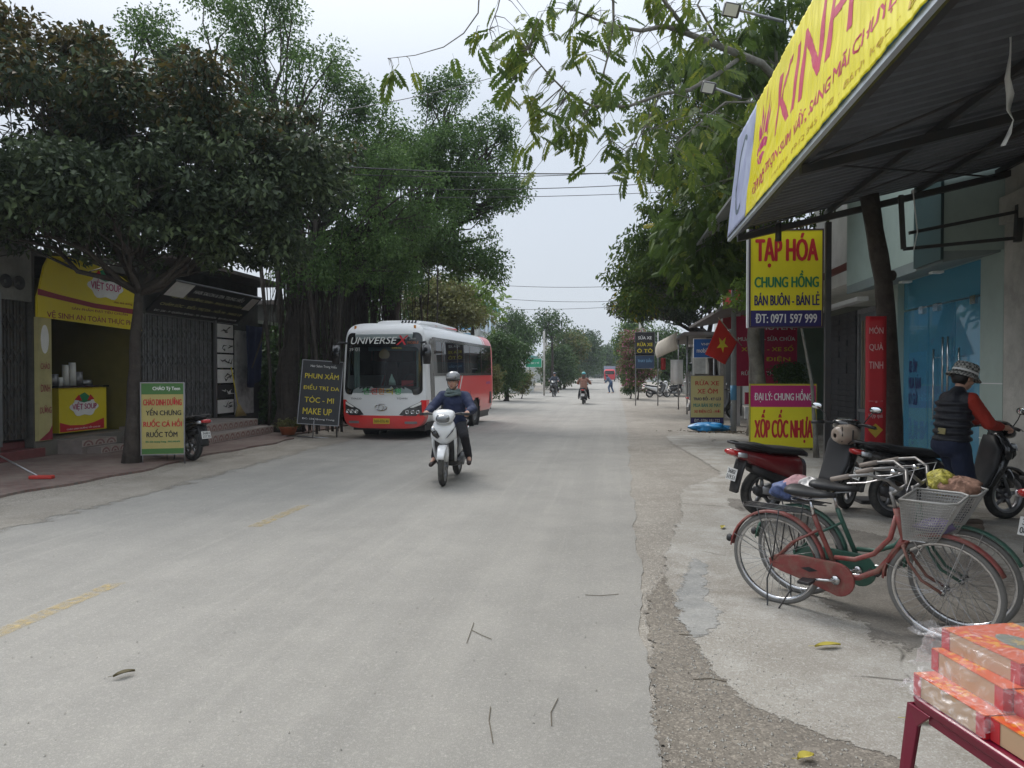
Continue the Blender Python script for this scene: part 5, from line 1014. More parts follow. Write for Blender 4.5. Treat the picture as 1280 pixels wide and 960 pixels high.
def half_w(z): return BW * (1 - .045 * max(0, (z - 1.0) / 1.9) ** 1.5)
def fy_(x, z):   # the front face bulges forward in the middle and rakes back towards the roof
    u = abs(x) / BW; y = .10 * u ** 2 + .10 * u ** 6
    y += .16 * max(0, (z - 1.15) / 1.75) ** 1.4 + .10 * max(0, (.55 - z) / .3) ** 2 * .6 + .16 * max(0, (z - 2.6) / .3) ** 2
    return y
def ring(t_, k=1., zc=1.58):
    a = 2 * math.pi * t_; ex = 7.; ca, sa = math.cos(a), math.sin(a)
    x = math.copysign(abs(ca) ** (2 / ex), ca); z = math.copysign(abs(sa) ** (2 / ex), sa)
    zz = zc + (BZ1 - BZ0) / 2 * z * k; return half_w(zz) * x * k, zz
NR = 160; ks = [.0, .12, .24, .36, .46, .54, .62, .70, .76, .82, .87, .91, .945, .97, .988, 1.]
ys = [0, .12, .3, .6, .95] + [.95 + .16 * i for i in range(1, 39)] + [7.1, 7.3, 7.45, 7.55, 7.6]
inw = lambda x, z: abs(x) < .98 and 1.20 < z < 2.62
b = MB(); vs = []; fs = []
for k in ks:
    for i in range(NR):
        x, z = ring(i / NR, k); vs.append((x, fy_(x, z), z))
for y in ys[1:]:
    sc = 1. if y < 7.2 else 1 - .05 * ((y - 7.2) / .4) ** 2
    for i in range(NR): x, z = ring(i / NR, sc); vs.append((x, max(y, fy_(x, z) + .01 * ys.index(y)), z))
for i in range(NR): x, z = ring(i / NR, .55); vs.append((x, 7.68, z))
rows = len(vs) // NR
for r_ in range(rows - 1):
    for i in range(NR):
        q = (r_ * NR + i, r_ * NR + (i + 1) % NR, (r_ + 1) * NR + (i + 1) % NR, (r_ + 1) * NR + i)
        cx = sum(vs[j][0] for j in q) / 4; cy = sum(vs[j][1] for j in q) / 4; cz = sum(vs[j][2] for j in q) / 4
        if cy < .8 and abs(cx) < .93 and 1.26 < cz < 2.5: continue           # windscreen opening
        if abs(cx) > .9 and 1.66 < cz < 2.44 and .75 < cy < 7.15: continue    # side window opening
        if abs(cx) > .9 and cz < .9 and ((cy - 1.75) ** 2 + (cz - .42) ** 2 < .50 ** 2 or (cy - 5.2) ** 2 + (cz - .42) ** 2 < .50 ** 2): continue
        fs.append(q)
fs.append(tuple(range((rows - 1) * NR, rows * NR))); b.add(vs, fs, True); b.build('body', bus_paint(), BUS)
BG = glass_mat('windscreen_glass', (.7, .76, .76), .28, .02, (.01, .012, .014)); SGL = glass_mat('side_window_glass', (.22, .24, .25), .82, .02, (.012, .013, .015))
def fpt(x, z, o=-.012): return Vector((x, fy_(x, z) + o, z))
def frontpatch(name, m, pts, o=-.02, th=0, parent=BUS):
    """flat outline on the bus front, cut fine enough to follow its bulge"""
    bm = bmesh.new(); vv = [bm.verts.new((p[0], 0, p[1])) for p in pts]; bm.faces.new(vv)
    bmesh.ops.triangulate(bm, faces=bm.faces)
    for _ in range(5):
        es = [e for e in bm.edges if e.calc_length() > .12]
        if not es: break
        bmesh.ops.subdivide_edges(bm, edges=es, cuts=1); bmesh.ops.triangulate(bm, faces=[f for f in bm.faces if len(f.verts) > 3])
    for v in bm.verts: v.co.y = fy_(v.co.x, v.co.z) + o
    for f in bm.faces: f.smooth = True
    me = bpy.data.meshes.new(name); bm.to_mesh(me); bm.free(); me.materials.append(m); q = bpy.data.objects.new(name, me); COL.objects.link(q); q.parent = parent
    if th: s_ = q.modifiers.new('solid', 'SOLIDIFY'); s_.thickness = th; s_.offset = 0
    return q
def rrect(x0, z0, x1, z1, r_, top=1., n=5):
    out = []
    for cx, cz, a0 in ((x1 - r_, z1 - r_, 0), (x0 + r_, z1 - r_, 90), (x0 + r_, z0 + r_, 180), (x1 - r_, z0 + r_, 270)):
        for i in range(n + 1): a = R(a0 + 90 * i / n); x, z = cx + r_ * math.cos(a), cz + r_ * math.sin(a); out.append((x * (1 - (1 - top) * (z - z0) / (z1 - z0)), z))
    return out
WS = frontpatch('windscreen', BG, rrect(-.99, 1.15, .99, 2.60, .12, .96), -.012)
fr1 = rrect(-1.02, 1.11, 1.02, 2.64, .15, .96); fr2 = rrect(-.93, 1.24, .93, 2.28, .10, .97)
n = len(fr1); vs = []
for (a, c) in zip(fr1, fr2): 
    for k in range(4): x = a[0] + (c[0] - a[0]) * k / 3; z = a[1] + (c[1] - a[1]) * k / 3; vs.append(fpt(x, z, -.020))
b = MB(); b.add(vs, [(4 * i + k, 4 * ((i + 1) % n) + k, 4 * ((i + 1) % n) + k + 1, 4 * i + k + 1) for i in range(n) for k in range(3)], True); b.build('windscreen_border', BLACKG, BUS)
def busT(body, m, box, o=-.03, bold=.02, shear=0.):
    q = text('lettering', body, m, BUS, box, 0, bold, shear); bm = bmesh.new(); bm.from_mesh(q.data)
    for v in bm.verts: v.co.y = fy_(v.co.x, v.co.z) + o
    bm.to_mesh(q.data); bm.free(); return q
busT('UNIVERSE', PRINTW, (-.86, 2.36, .38, 2.53), bold=.05, shear=.25); busT('X', mat('bus_badge_red', (.60, .02, .03), .4), (.36, 2.33, .66, 2.56), -.034, .06, .25); busT('LUXURY', PRINTW, (.68, 2.46, .84, 2.50)); busT('NOBLE', mat('badge_orange', (.65, .18, .05), .4), (.64, 2.36, .90, 2.42))
for i, (ch, c) in enumerate((('안', (.05, .40, .10)), ('전', (.60, .06, .05)), ('한', (.60, .22, .04)), ('여', (.60, .50, .04)), ('행', (.08, .45, .15)))): busT(ch, mat('hangul_%d' % i, c, .5), (-.46 + i * .20, 1.12, -.29 + i * .20, 1.27), -.04, .08)
busT('THACO', PRINTK, (-.82, .99, -.52, 1.03), -.02); busT('TOWN', PRINTK, (.40, 1.0, .66, 1.04), -.02)
busT('UNIVERSE NOBLE', YEL, (.25, 2.24, .5, 2.27)); busT('29', PRINTW, (-.9, 2.19, -.78, 2.26)); busT('01', PRINTW, (-.72, 2.18, -.6, 2.27))
b = MB(); pts = [fpt(.10 + .15 * math.cos(a), .80 + .075 * math.sin(a), -.02) for a in [i * math.pi / 12 for i in range(24)]]; b.tube(pts, .012, 5, closed=True); pts = [fpt(.10 + .06 * math.cos(a), .80 + .075 * math.sin(a), -.02) for a in [i * math.pi / 12 for i in range(24)]]; b.tube(pts, .008, 5, closed=True); b.build('emblem', CHROME, BUS)
for o in [x for x in COL.objects if x.name.startswith('emblem') and x.parent == BUS]: o.location.x = -.10
b = MB(); b.bb((-.20, .0, .40), (.22, .02, .53)); pl = b.build('number_plate', mat('plate_yellow', (.60, .42, .03), .5), BUS); pl.location = (0, -.03, 0); text('lettering', '36H-076.46', PRINTK, pl, (-.18, .43, .20, .50), -.003, .02)
LENS = glass_mat('lamp_glass', (.8, .8, .8), .25, .03, (.4, .4, .4))
for s in (-1, 1):
    out = [(s * .99, .95), (s * .80, .86), (s * .56, .74), (s * .46, .62), (s * .58, .60), (s * .86, .60), (s * 1.00, .68)]
    hl = frontpatch('headlight', mat('headlight_housing', (.05, .052, .055), .25, .3, coat=.8), out, -.018)
    hi = frontpatch('chrome_brow', PRINTW, [(s * .985, .94), (s * .80, .85), (s * .72, .80), (s * .80, .80), (s * .985, .87)], -.026, parent=hl)
    for x in (.66, .79, .91):
        q = MB(); p = fpt(s * x, .69, -.03); q.lathe(tuple(p), (0, -1, 0), [(-.02, .052), (.012, .05), (.012, .040), (-.01, .03), (-.012, 0)], 14); q.build('lamp', CHROME, hl)
    fp = frontpatch('fog_lamp', mat('fog_housing', (.25, .25, .26), .3, .5), rrect(s * .74 - .15, .40, s * .74 + .15, .46, .02), -.02)
    b = MB(); b.box((s * .78, fy_(s * .78, 2.78) - .01, 2.76), (.05, .03, .12)); b.build('marker_light', mat('amber_lens', (.55, .22, .02), .3), BUS)
    # mirrors
    mm = MB(); mm.tube([(s * .95, .22, 2.38), (s * 1.12, .05, 2.40), (s * 1.17, -.02, 2.3)], .028, 7); mr_ = mm.build('mirror_arm', BLACK, BUS)
    mm = MB(); mm.loft([((s * 1.17, -.01, 2.33), (.08, 0, 0), (0, .05, 0), 4), ((s * 1.18, -.02, 2.12), (.11, 0, 0), (0, .06, 0), 4), ((s * 1.18, -.01, 1.86), (.09, 0, 0), (0, .05, 0), 4)], 14); mm.build('mirror_head', BLACKG, mr_)
b = MB(); b.tube([fpt(-.5, 1.19, -.04), fpt(-.1, 1.24, -.05), fpt(.4, 1.2, -.05)], .01, 5); b.tube([fpt(.15, 1.19, -.04), fpt(.5, 1.3, -.05), fpt(.86, 1.42, -.05)], .01, 5); b.build('wipers', BLACK, BUS)
for s in (-1, 1):
    for j, (y0, y1) in enumerate(((.72, 1.55), (1.6, 3.0), (3.04, 4.4), (4.44, 5.8), (5.84, 7.18))):
        b = MB(); b.grid(lambda u, v: Vector((s * (half_w(1.58 + 1.0 * v) + .006), y0 + (y1 - y0) * u, 1.58 + .96 * v)), 3, 6); b.build('side_window', SGL, BUS)
    b = MB()
    for y in (1.575, 3.02, 4.42, 5.82): b.grid(lambda u, v: Vector((s * (half_w(1.58 + v) + .012), y - .035 + .07 * u, 1.60 + .92 * v)), 1, 4)
    b.grid(lambda u, v: Vector((s * (half_w(2.5) + .014), .75 + 6.4 * u, 2.46 + .09 * v)), 1, 1); b.grid(lambda u, v: Vector((s * (half_w(1.6) + .014), .75 + 6.4 * u, 1.57 + .07 * v)), 1, 1); b.build('window_pillars', BLACKG, BUS)
    b = MB(); b.grid(lambda u, v: Vector((s * (half_w(1.5) + .008), .45 + .33 * u + (.12 * (1 - v)), .95 + 1.55 * v)), 2, 6); b.build('front_quarter_glass', BLACKG, BUS)
# door on the right-hand side as seen from the camera (the driver side hatch), side flap, vents, stripe, lettering
def sidebox(name, m, y0, z0, y1, z1, o=.004, th=.006):
    b = MB(); b.bb((half_w((z0 + z1) / 2) + o, y0, z0), (half_w((z0 + z1) / 2) + o + th, y1, z1)); return b.build(name, m, BUS)
sidebox('tail_vent', BLACK, 6.9, .62, 7.15, 1.02); q = text('lettering', 'UNIVERSE', mat('badge_purple', (.30, .10, .35), .5), BUS, (6.4, 1.28, 7.0, 1.36), 0, .02); q.rotation_euler = (0, 0, R(90)); q.location = (BW + .004, 0, 0)
for y in (2.6, 3.5, 4.4): sidebox('hatch_seam', BLACK, y, .4, y + .012, 1.1, .001, .002)
b = MB(); b.bb((-.07, 7.62, .6), (.07, 7.7, .7)); b.build('rear_lamp', REDP, BUS)
b = MB(); b.loft([((0, 1.15, 2.90), (.50, 0, 0), (0, 0, .02), 4), ((0, 1.3, 2.92), (.62, 0, 0), (0, 0, .10), 4), ((0, 2.5, 2.94), (.70, 0, 0), (0, 0, .12), 4), ((0, 4.4, 2.93), (.66, 0, 0), (0, 0, .10), 4), ((0, 4.7, 2.9), (.55, 0, 0), (0, 0, .03), 4)], 20); AC = b.build('roof_air_conditioner', WHITE, BUS)
for i in range(5): b = MB(); b.box((.12 + .09 * i, 1.17, 2.97), (.03, .05, .07), Euler((0, .5, 0))); b.build('vent_slot', BLACK, AC)
b = MB(); b.grid(lambda u, v: Vector((.64 + .05 * v, 2.2 + 2.2 * u, 2.99 - .07 * v)), 4, 1); b.build('roof_stripe', REDP, BUS)
# cabin
b = MB(); b.bb((-1.0, .5, .34), (1.0, 7.2, .9)); b.build('floor', BLACK, BUS); b = MB(); b.loft([((0, .25, 1.20), (.86, 0, 0), (0, 0, .05), 4), ((0, .45, 1.18), (.88, 0, 0), (0, 0, .14), 4), ((0, .95, 1.15), (.85, 0, 0), (0, 0, .18), 3)], 14); b.build('dashboard', mat('dash_grey', (.06, .06, .062), .8), BUS)
b = MB(); pts = [Vector((.42 + .2 * math.cos(a), .98 - .06 * math.sin(a), 1.42 + .19 * math.sin(a))) for a in [i * math.pi / 10 for i in range(20)]]; b.tube(pts, .015, 6, closed=True); b.build('steering_wheel', BLACK, BUS)
SEATC = mat('seat_cloth', (.10, .05, .05), .9)
for r_ in range(6):
    for x in (-.7, -.25, .32, .75):
        if r_ == 0 and x < 0: continue
        b = MB(); b.loft([((x, 1.5 + r_ * .95, 1.0), (.19, 0, 0), (0, .07, 0), 4), ((x, 1.62 + r_ * .95, 1.75), (.18, 0, 0), (0, .05, 0), 4), ((x, 1.64 + r_ * .95, 1.95), (.12, 0, 0), (0, .04, 0), 3)], 10); b.build('seat', SEATC, BUS)
CURT = mat('curtain_pale', (.32, .40, .38), .9, var=.2)
b = MB(); b.grid(lambda u, v: Vector((-.90 + .16 * u, .42 + .03 * math.sin(u * 16), 1.28 + 1.1 * v)), 14, 3); b.build('curtain', CURT, BUS); b = MB(); b.grid(lambda u, v: Vector((.76 + .14 * u, .42 + .03 * math.sin(u * 16), 1.28 + 1.0 * v)), 14, 3); b.build('curtain', CURT, BUS)
b = MB(); b.bb((-.5, .40, 2.2), (.9, .44, 2.34)); b.build('sun_visor', mat('visor_blue', (.12, .17, .2), .5), BUS)
b = MB(); b.loft([((.16, .33, 1.34), (.10, 0, 0), (0, .04, 0), 2), ((.15, .34, 1.45), (.08, 0, 0), (0, .04, 0), 2), ((.14, .34, 1.55), (.03, 0, 0), (0, .03, 0), 2), ((.14, .34, 1.62), (.01, 0, 0), (0, .01, 0), 2)], 12); b.build('dash_figurine', mat('jade_white', (.45, .60, .52), .4), BUS)
b = MB(); b.poly([(-.0 + .14 * math.cos(a), .2, 2.12 + .12 * math.sin(a) - .03 * abs(math.cos(a))) for a in [i * math.pi / 10 for i in range(20)]]); b.build('pennant', mat('pennant_brown', (.30, .20, .10), .7), BUS)
b = MB(); b.bb((.46, .17, 1.32), (.76, .19, 1.46)); b.build('dash_card', mat('dash_card_red', (.45, .05, .06), .5), BUS)
# wheels
b = MB(); b.bb((-.95, .5, .2), (.95, 7.3, .34)); b.build('chassis', BLACK, BUS)
for y in (1.75, 5.2):
    for s in (-1, 1):
        b = MB(); b.lathe((s * .90, y, .42), (s, 0, 0), [(-.12, .24), (-.12, .38), (-.08, .42), (.08, .42), (.12, .39), (.13, .27), (.10, .24)], 28); w = b.build('wheel', RUBBER, BUS)
        b = MB(); b.lathe((s * .92, y, .42), (s, 0, 0), [(.10, .25), (.11, .24), (.04, .21), (.03, .12), (.09, .10), (.09, 0)], 24); b.build('rim', GREYMETAL, w)
        b = MB(); b.lathe((s * .86, y, .42), (s, 0, 0), [(-.2, .49), (.2, .50)], 24); b.build('wheel_arch', BLACK, BUS)
# ================= SCOOTERS, BICYCLES =================
def wheel_parts(parent, x, z, rr, tr, spokes='cast', mt=RUBBER, y=0., rimm=None, n=36, spoke_n=36, hubw=.05):
    b = MB(); b.lathe((x, y, z), (0, 1, 0), [(tr * math.sin(a), rr - tr + tr * math.cos(a)) for a in [R(18 * i) for i in range(20)]], n, True); w = b.build('wheel', mt, parent)
    b = MB(); ri = rr - 2 * tr + .004
    if spokes == 'cast':
        b.lathe((x, y, z), (0, 1, 0), [(-tr * .8, ri + .012), (-tr * .8, ri - .015), (0, ri - .03), (tr * .8, ri - .015), (tr * .8, ri + .012)], n)
        for k in range(5):
            a = R(72 * k + 20); d = Vector((math.cos(a), 0, math.sin(a))); p = Vector((x, y, z)); sdv = Vector((-d.z, 0, d.x))
            b.loft([(p + d * .03, sdv * .030, Vector((0, .022, 0)), 3), (p + d * (ri - .02), sdv * .016, Vector((0, .014, 0)), 3)], 8)
        b.lathe((x, y, z), (0, 1, 0), [(-.05, 0), (-.05, .045), (.05, .045), (.05, 0)], 16)
    else:
        b.lathe((x, y, z), (0, 1, 0), [(-tr * .75, ri + .006), (-tr * .8, ri - .010), (0, ri - .016), (tr * .8, ri - .010), (tr * .75, ri + .006)], n)
        b.lathe((x, y, z), (0, 1, 0), [(-hubw, 0), (-hubw, .022), (-hubw * .8, .012), (hubw * .8, .012), (hubw, .022), (hubw, 0)], 12)
    b.build('rim', rimm or ALU, w)
    if spokes == 'wire':
        q = MB()
        for k in range(spoke_n):
            a = 2 * math.pi * k / spoke_n; s = 1 if k % 2 else -1; a2 = a + (.9 if (k // 2) % 2 else -.9); q.tube([(x + .02 * math.cos(a2), y + s * hubw, z + .02 * math.sin(a2)), (x + (ri - .008) * math.cos(a), y, z + (ri - .008) * math.sin(a))], .0016, 3, cap=False)
        q.build('spokes', STEEL, w, kind='stuff')
    return w
PAINTW = mat('pearl_white_paint', (.70, .71, .72), .22, coat=.7, var=.05, dirt=(.42, .40, .36), da=.25)
PAINTR = mat('dark_red_paint', (.16, .008, .012), .22, coat=.8, var=.1, dirt=(.16, .13, .12), da=.25)
PAINTK = mat('black_paint', (.012, .012, .013), .2, coat=.8, var=.1, dirt=(.14, .13, .12), da=.35, ds=4)
SEATM = mat('seat_vinyl', (.016, .016, .017), .5, bump=.15, bs=300)
REDL = mat('red_lens', (.45, .01, .01), .12, coat=.8); CLEARL = mat('clear_lens', (.55, .57, .6), .08, .4, coat=1.); ORL = mat('orange_lens', (.5, .12, .01), .15, coat=.5)
MIRR = mat('mirror_glass', (.75, .78, .8), .03, 1., var=.01); PLATE = mat('plate_white', (.62, .62, .60), .5)
def scooter(label, loc, rz, paint, apron=None, plate='36B2-519.51', steer=0., z=0., grp=None, lean=0., legshield=None, full=True, mirrors=(1, 1), name='motor_scooter'):
    t = thing(name, label, 'scooter', (loc[0], loc[1], z), rz, grp, rot=(R(lean), 0, rz)); ap = apron or paint; ls_ = legshield or BLACK; WB = 1.24; WR = .275
    V = Vector
    wheel_parts(t, 0, WR, WR, .048)
    fo = bpy.data.objects.new('steering', None); COL.objects.link(fo); fo.parent = t; PIV = V((WB - .13, 0, .55)); fo.location = PIV; fo.rotation_euler = (0, 0, R(steer)); fo.empty_display_size = .1
    def F(p): return V(p) - PIV
    # everything that turns with the bars hangs from 'steering'
    def off(b): b.v = [tuple(V(p) - PIV) for p in b.v]; return b
    b = MB(); b.lathe((WB, 0, WR), (0, 1, 0), [(.042 * math.sin(a), WR - .042 + .042 * math.cos(a)) for a in [R(18 * i) for i in range(20)]], 36, True)
    b.mi = 1; b.lathe((WB, 0, WR), (0, 1, 0), [(-.035, .205), (-.035, .175), (0, .165), (.035, .175), (.035, .205)], 30); b.lathe((WB, 0, WR), (0, 1, 0), [(-.05, 0), (-.05, .04), (.05, .04), (.05, 0)], 14)
    for k in range(5): a = R(72 * k + 8); d = V((math.cos(a), 0, math.sin(a))); s_ = V((-d.z, 0, d.x)); b.loft([(V((WB, 0, WR)) + d * .03, s_ * .028, V((0, .02, 0)), 3), (V((WB, 0, WR)) + d * .17, s_ * .015, V((0, .012, 0)), 3)], 8)
    b.lathe((WB, .03, WR), (0, 1, 0), [(0, .10), (.003, .10), (.003, .05), (0, .05)], 24); off(b).build('front_wheel', [RUBBER, ALU], fo)
    b = MB()
    for s in (-1, 1): b.tube([(WB, s * .062, WR), (WB - .10, s * .062, .52), (WB - .13, s * .05, .62)], .019, 8)
    off(b).build('fork', GREYMETAL, fo)
    b = MB() # mudguard
    rg = []
    for i in range(13):
        a = R(28 + 118 * i / 12); c = V((WB + (WR + .03) * math.cos(a), 0, WR + (WR + .03) * math.sin(a))); rg.append((c, V((0, .068 * (.75 + .25 * math.sin(math.pi * i / 12)), 0)), V((math.cos(a), 0, math.sin(a))) * .022, 3))
    b.loft(rg, 12); b.loft([((WB - .04, 0, .57), (0, .075, 0), (.07, 0, 0), 3), ((WB - .02, 0, .47), (0, .088, 0), (.10, 0, 0), 3), ((WB, 0, .36), (0, .082, 0), (.06, 0, 0), 3)], 14); off(b).build('front_mudguard', ap, fo)
    # handlebar cowl
    b = MB(); b.loft([((WB - .20, 0, 1.045), (0, .045, 0), (0, 0, .015), 2.5), ((WB - .15, 0, 1.05), (0, .13, 0), (0, 0, .05), 2.5), ((WB - .09, 0, 1.03), (0, .17, 0), (0, 0, .085), 2.6), ((WB - .03, 0, .995), (0, .155, 0), (0, 0, .085), 2.6), ((WB + .025, 0, .97), (0, .11, 0), (0, 0, .06), 2.4), ((WB + .045, 0, .96), (0, .05, 0), (0, 0, .03), 2)], 22); off(b).build('handlebar_cowl', ap, fo)
    b = MB(); b.loft([((WB + .0, 0, .985), (0, .115, .0), (.012, 0, .062), 2.4), ((WB + .045, 0, .968), (0, .095, .0), (.010, 0, .048), 2.4), ((WB + .060, 0, .96), (0, .05, .0), (.006, 0, .025), 2)], 20); off(b).build('headlight', mat('smoked_lens', (.16, .17, .18), .06, .5, coat=1.), fo)
    b = MB(); b.loft([((WB - .14, 0, .9), (.05, 0, 0), (0, .06, 0), 3), ((WB - .13, 0, 1.0), (.05, 0, 0), (0, .09, 0), 3)], 12); off(b).build('bar_stem', BLACK, fo)
    for s in (-1, 1):
        b = MB(); b.tube([(WB - .10, s * .10, 1.03), (WB - .13, s * .22, 1.05), (WB - .19, s * .31, 1.04)], .016, 7); b.mi = 1; b.tube([(WB - .15, s * .24, 1.047), (WB - .215, s * .37, 1.035)], [.021, .019], 8); b.tube([(WB - .09, s * .20, 1.035), (WB - .10, s * .29, 1.03), (WB - .16, s * .37, 1.02)], .006, 5); off(b).build('grip', [DARKMETAL, BLACK], fo)
        if mirrors[0 if s > 0 else 1]:
            b = MB(); b.tube([(WB - .12, s * .20, 1.05), (WB - .10, s * .25, 1.14), (WB - .13, s * .31, 1.21)], .006, 6); c = V((WB - .135, s * .34, 1.235)); b.mi = 0; b.loft([(c + V((.03, 0, 0)), V((0, .04, 0)), V((0, 0, .025)), 2.2), (c + V((.005, 0, 0)), V((0, .07, 0)), V((0, 0, .042)), 2.4), (c + V((-.012, 0, 0)), V((0, .068, 0)), V((0, 0, .04)), 2.4)], 16); b.mi = 1; b.loft([(c + V((-.0125, 0, 0)), V((0, .062, 0)), V((0, 0, .035)), 2.4), (c + V((-.015, 0, 0)), V((0, .06, 0)), V((0, 0, .033)), 2.4)], 16); off(b).build('mirror', [BLACKG, MIRR], fo)
    # front apron
    b = MB(); b.loft([((WB - .155, 0, .98), (0, .10, 0), (.03, 0, 0), 2.5), ((WB - .12, 0, .92), (0, .15, 0), (.06, 0, .0), 2.8), ((WB - .085, 0, .82), (0, .185, 0), (.085, 0, .0), 2.8), ((WB - .10, 0, .70), (0, .195, 0), (.075, 0, 0), 2.3), ((WB - .13, 0, .63), (0, .10, 0), (.06, 0, 0), 2.2), ((WB - .15, 0, .585), (0, .03, 0), (.03, 0, 0), 2.)], 26); b.build('front_apron', ap, t)
    b = MB(); b.loft([((WB - .15, 0, .76), (0, .17, 0), (.06, 0, 0), 2.6), ((WB - .17, 0, .58), (0, .155, 0), (.05, 0, 0), 2.6), ((WB - .23, 0, .46), (0, .14, 0), (.04, 0, 0), 2.6), ((WB - .28, 0, .36), (0, .13, 0), (.035, 0, 0), 2.6)], 20); b.build('inner_apron', BLACK, t)
    b = MB(); b.loft([((WB - .20, 0, .95), (0, .10, 0), (.03, 0, 0), 3), ((WB - .19, 0, .80), (0, .20, 0), (.04, 0, .0), 3), ((WB - .23, 0, .60), (0, .20, 0), (.045, 0, 0), 3), ((WB - .31, 0, .42), (0, .17, 0), (.04, 0, 0), 3), ((WB - .36, 0, .32), (0, .15, 0), (.04, 0, 0), 3)], 20); b.build('leg_shield', ls_, t)
    for s in (-1, 1):
        b = MB(); b.loft([(V((WB - .055, s * .165, .83)), V((.0, .02, .045)), V((.04, 0, .0)), 2.4), (V((WB - .012, s * .115, .765)), V((0, .035, .03)), V((.028, 0, 0)), 2.4), (V((WB + .0, s * .06, .70)), V((0, .02, .015)), V((.015, 0, 0)), 2)], 12); sl = b.build('front_side_lamp', BLACKG, t)
        b = MB(); b.loft([(V((WB - .035, s * .168, .85)), V((.0, .012, .022)), V((.03, 0, .0)), 2.4), (V((WB + .01, s * .13, .80)), V((0, .022, .012)), V((.018, 0, 0)), 2.4)], 10); b.build('turn_lens', CLEARL, sl)
        b = MB(); b.loft([(V((WB - .12, s * .165, .74)), V((.055, 0, 0)), V((0, .02, .02)), 3), (V((WB - .17, s * .165, .58)), V((.045, 0, 0)), V((0, .022, .02)), 3), (V((WB - .25, s * .15, .42)), V((.035, 0, 0)), V((0, .02, .02)), 3), (V((WB - .31, s * .135, .33)), V((.025, 0, 0)), V((0, .015, .0)), 3)], 12); b.build('side_fin', ap, t)
    # floor, underbody, engine
    b = MB(); b.loft([((.28, 0, .30), (0, .13, 0), (0, 0, .05), 4), ((.45, 0, .29), (0, .15, 0), (0, 0, .045), 4), ((.75, 0, .29), (0, .16, 0), (0, 0, .04), 4), ((.93, 0, .31), (0, .15, 0), (0, 0, .05), 4)], 16); b.build('floorboard', BLACK, t)
    b = MB(); b.loft([((-.02, .09, .28), (0, .055, 0), (0, 0, .05), 3), ((.15, .09, .28), (0, .06, 0), (0, 0, .07), 3), ((.36, .05, .28), (0, .09, 0), (0, 0, .09), 3), ((.5, 0, .27), (0, .08, 0), (0, 0, .07), 3)], 14); b.lathe((.32, .14, .30), (0, 1, 0), [(-.03, .10), (.02, .10), (.03, .06), (.03, 0)], 18); b.build('engine', GREYMETAL, t)
    b = MB(); b.tube([(.35, -.12, .24), (.15, -.15, .22)], .02, 8); b.loft([((.18, -.16, .24), (0, .035, 0), (0, 0, .045), 2.5), ((.05, -.165, .27), (0, .045, 0), (0, 0, .06), 2.5), ((-.18, -.17, .33), (0, .045, 0), (0, 0, .06), 2.5), ((-.22, -.17, .34), (0, .03, 0), (0, 0, .04), 2.5)], 14); ex = b.build('exhaust', BLACK, t); b = MB(); b.loft([((.08, -.205, .29), (0, .01, 0), (0, 0, .04), 3), ((-.14, -.215, .35), (0, .012, 0), (0, 0, .045), 3)], 10); b.build('heat_guard', ALU, ex)
    b = MB(); b.tube([(-.02, .06, WR), (.0, .12, .45), (.06, .13, .60)], .014, 7); b.tube([(.0, .12 + .0, .36), (.05, .128, .54)], .028, 8); b.build('shock_absorber', DARKMETAL, t)
    # body side panels
    b = MB(); b.loft([((.50, 0, .50), (0, .12, 0), (0, 0, .16), 3), ((.40, 0, .54), (0, .155, 0), (0, 0, .17), 3), ((.25, 0, .57), (0, .17, 0), (0, 0, .14), 2.8), ((.05, 0, .62), (0, .165, 0), (0, 0, .115), 2.6), ((-.15, 0, .68), (0, .145, 0), (0, 0, .09), 2.5), ((-.33, 0, .73), (0, .11, 0), (0, 0, .06), 2.4), ((-.44, 0, .765), (0, .06, 0), (0, 0, .03), 2.2)], 26); b.build('side_body', paint, t)
    b = MB(); b.loft([((.46, 0, .40), (0, .11, 0), (0, 0, .10), 3), ((.25, 0, .42), (0, .13, 0), (0, 0, .09), 3), ((.0, 0, .50), (0, .11, 0), (0, 0, .07), 3), ((-.18, 0, .57), (0, .08, 0), (0, 0, .05), 3)], 16); b.build('lower_body', BLACK, t)
    b = MB(); b.loft([((.56, 0, .70), (0, .06, 0), (0, 0, .03), 2.5), ((.48, 0, .73), (0, .11, 0), (0, 0, .045), 2.6), ((.28, 0, .755), (0, .145, 0), (0, 0, .045), 3), ((.05, 0, .775), (0, .14, 0), (0, 0, .045), 3), ((-.08, 0, .80), (0, .13, 0), (0, 0, .05), 3), ((-.24, 0, .82), (0, .115, 0), (0, 0, .045), 3), ((-.33, 0, .82), (0, .07, 0), (0, 0, .03), 2.5)], 22); b.build('seat', SEATM, t)
    b = MB(); b.tube([(-.12, -.13, .80), (-.30, -.13, .85), (-.42, -.07, .865), (-.44, 0, .868), (-.42, .07, .865), (-.30, .13, .85), (-.12, .13, .80)], .016, 8); b.build('grab_rail', BLACK, t)
    b = MB(); b.loft([((-.36, 0, .745), (0, .12, 0), (0, 0, .035), 2.5), ((-.44, 0, .755), (0, .09, 0), (0, 0, .038), 2.4), ((-.485, 0, .765), (0, .04, 0), (0, 0, .022), 2)], 18); b.build('tail_light', REDL, t)
    for s in (-1, 1): b = MB(); b.loft([(V((-.30, s * .125, .725)), V((0, .015, 0)), V((0, 0, .028)), 2.4), (V((-.40, s * .115, .74)), V((0, .018, 0)), V((0, 0, .026)), 2.2)], 10); b.build('rear_turn_lamp', CLEARL, t)
    b = MB(); rg = []
    for i in range(8): u = i / 7; rg.append((V((-.28 - .12 * u + .03 * u * u, 0, .66 - .36 * u)), V((0, .10 - .02 * u, 0)), V((.02, 0, .006)), 4))
    b.loft(rg, 10); b.tube([(-.32, 0, .62), (-.1, 0, .58)], .03, 6); b.build('rear_mudguard', BLACK, t)
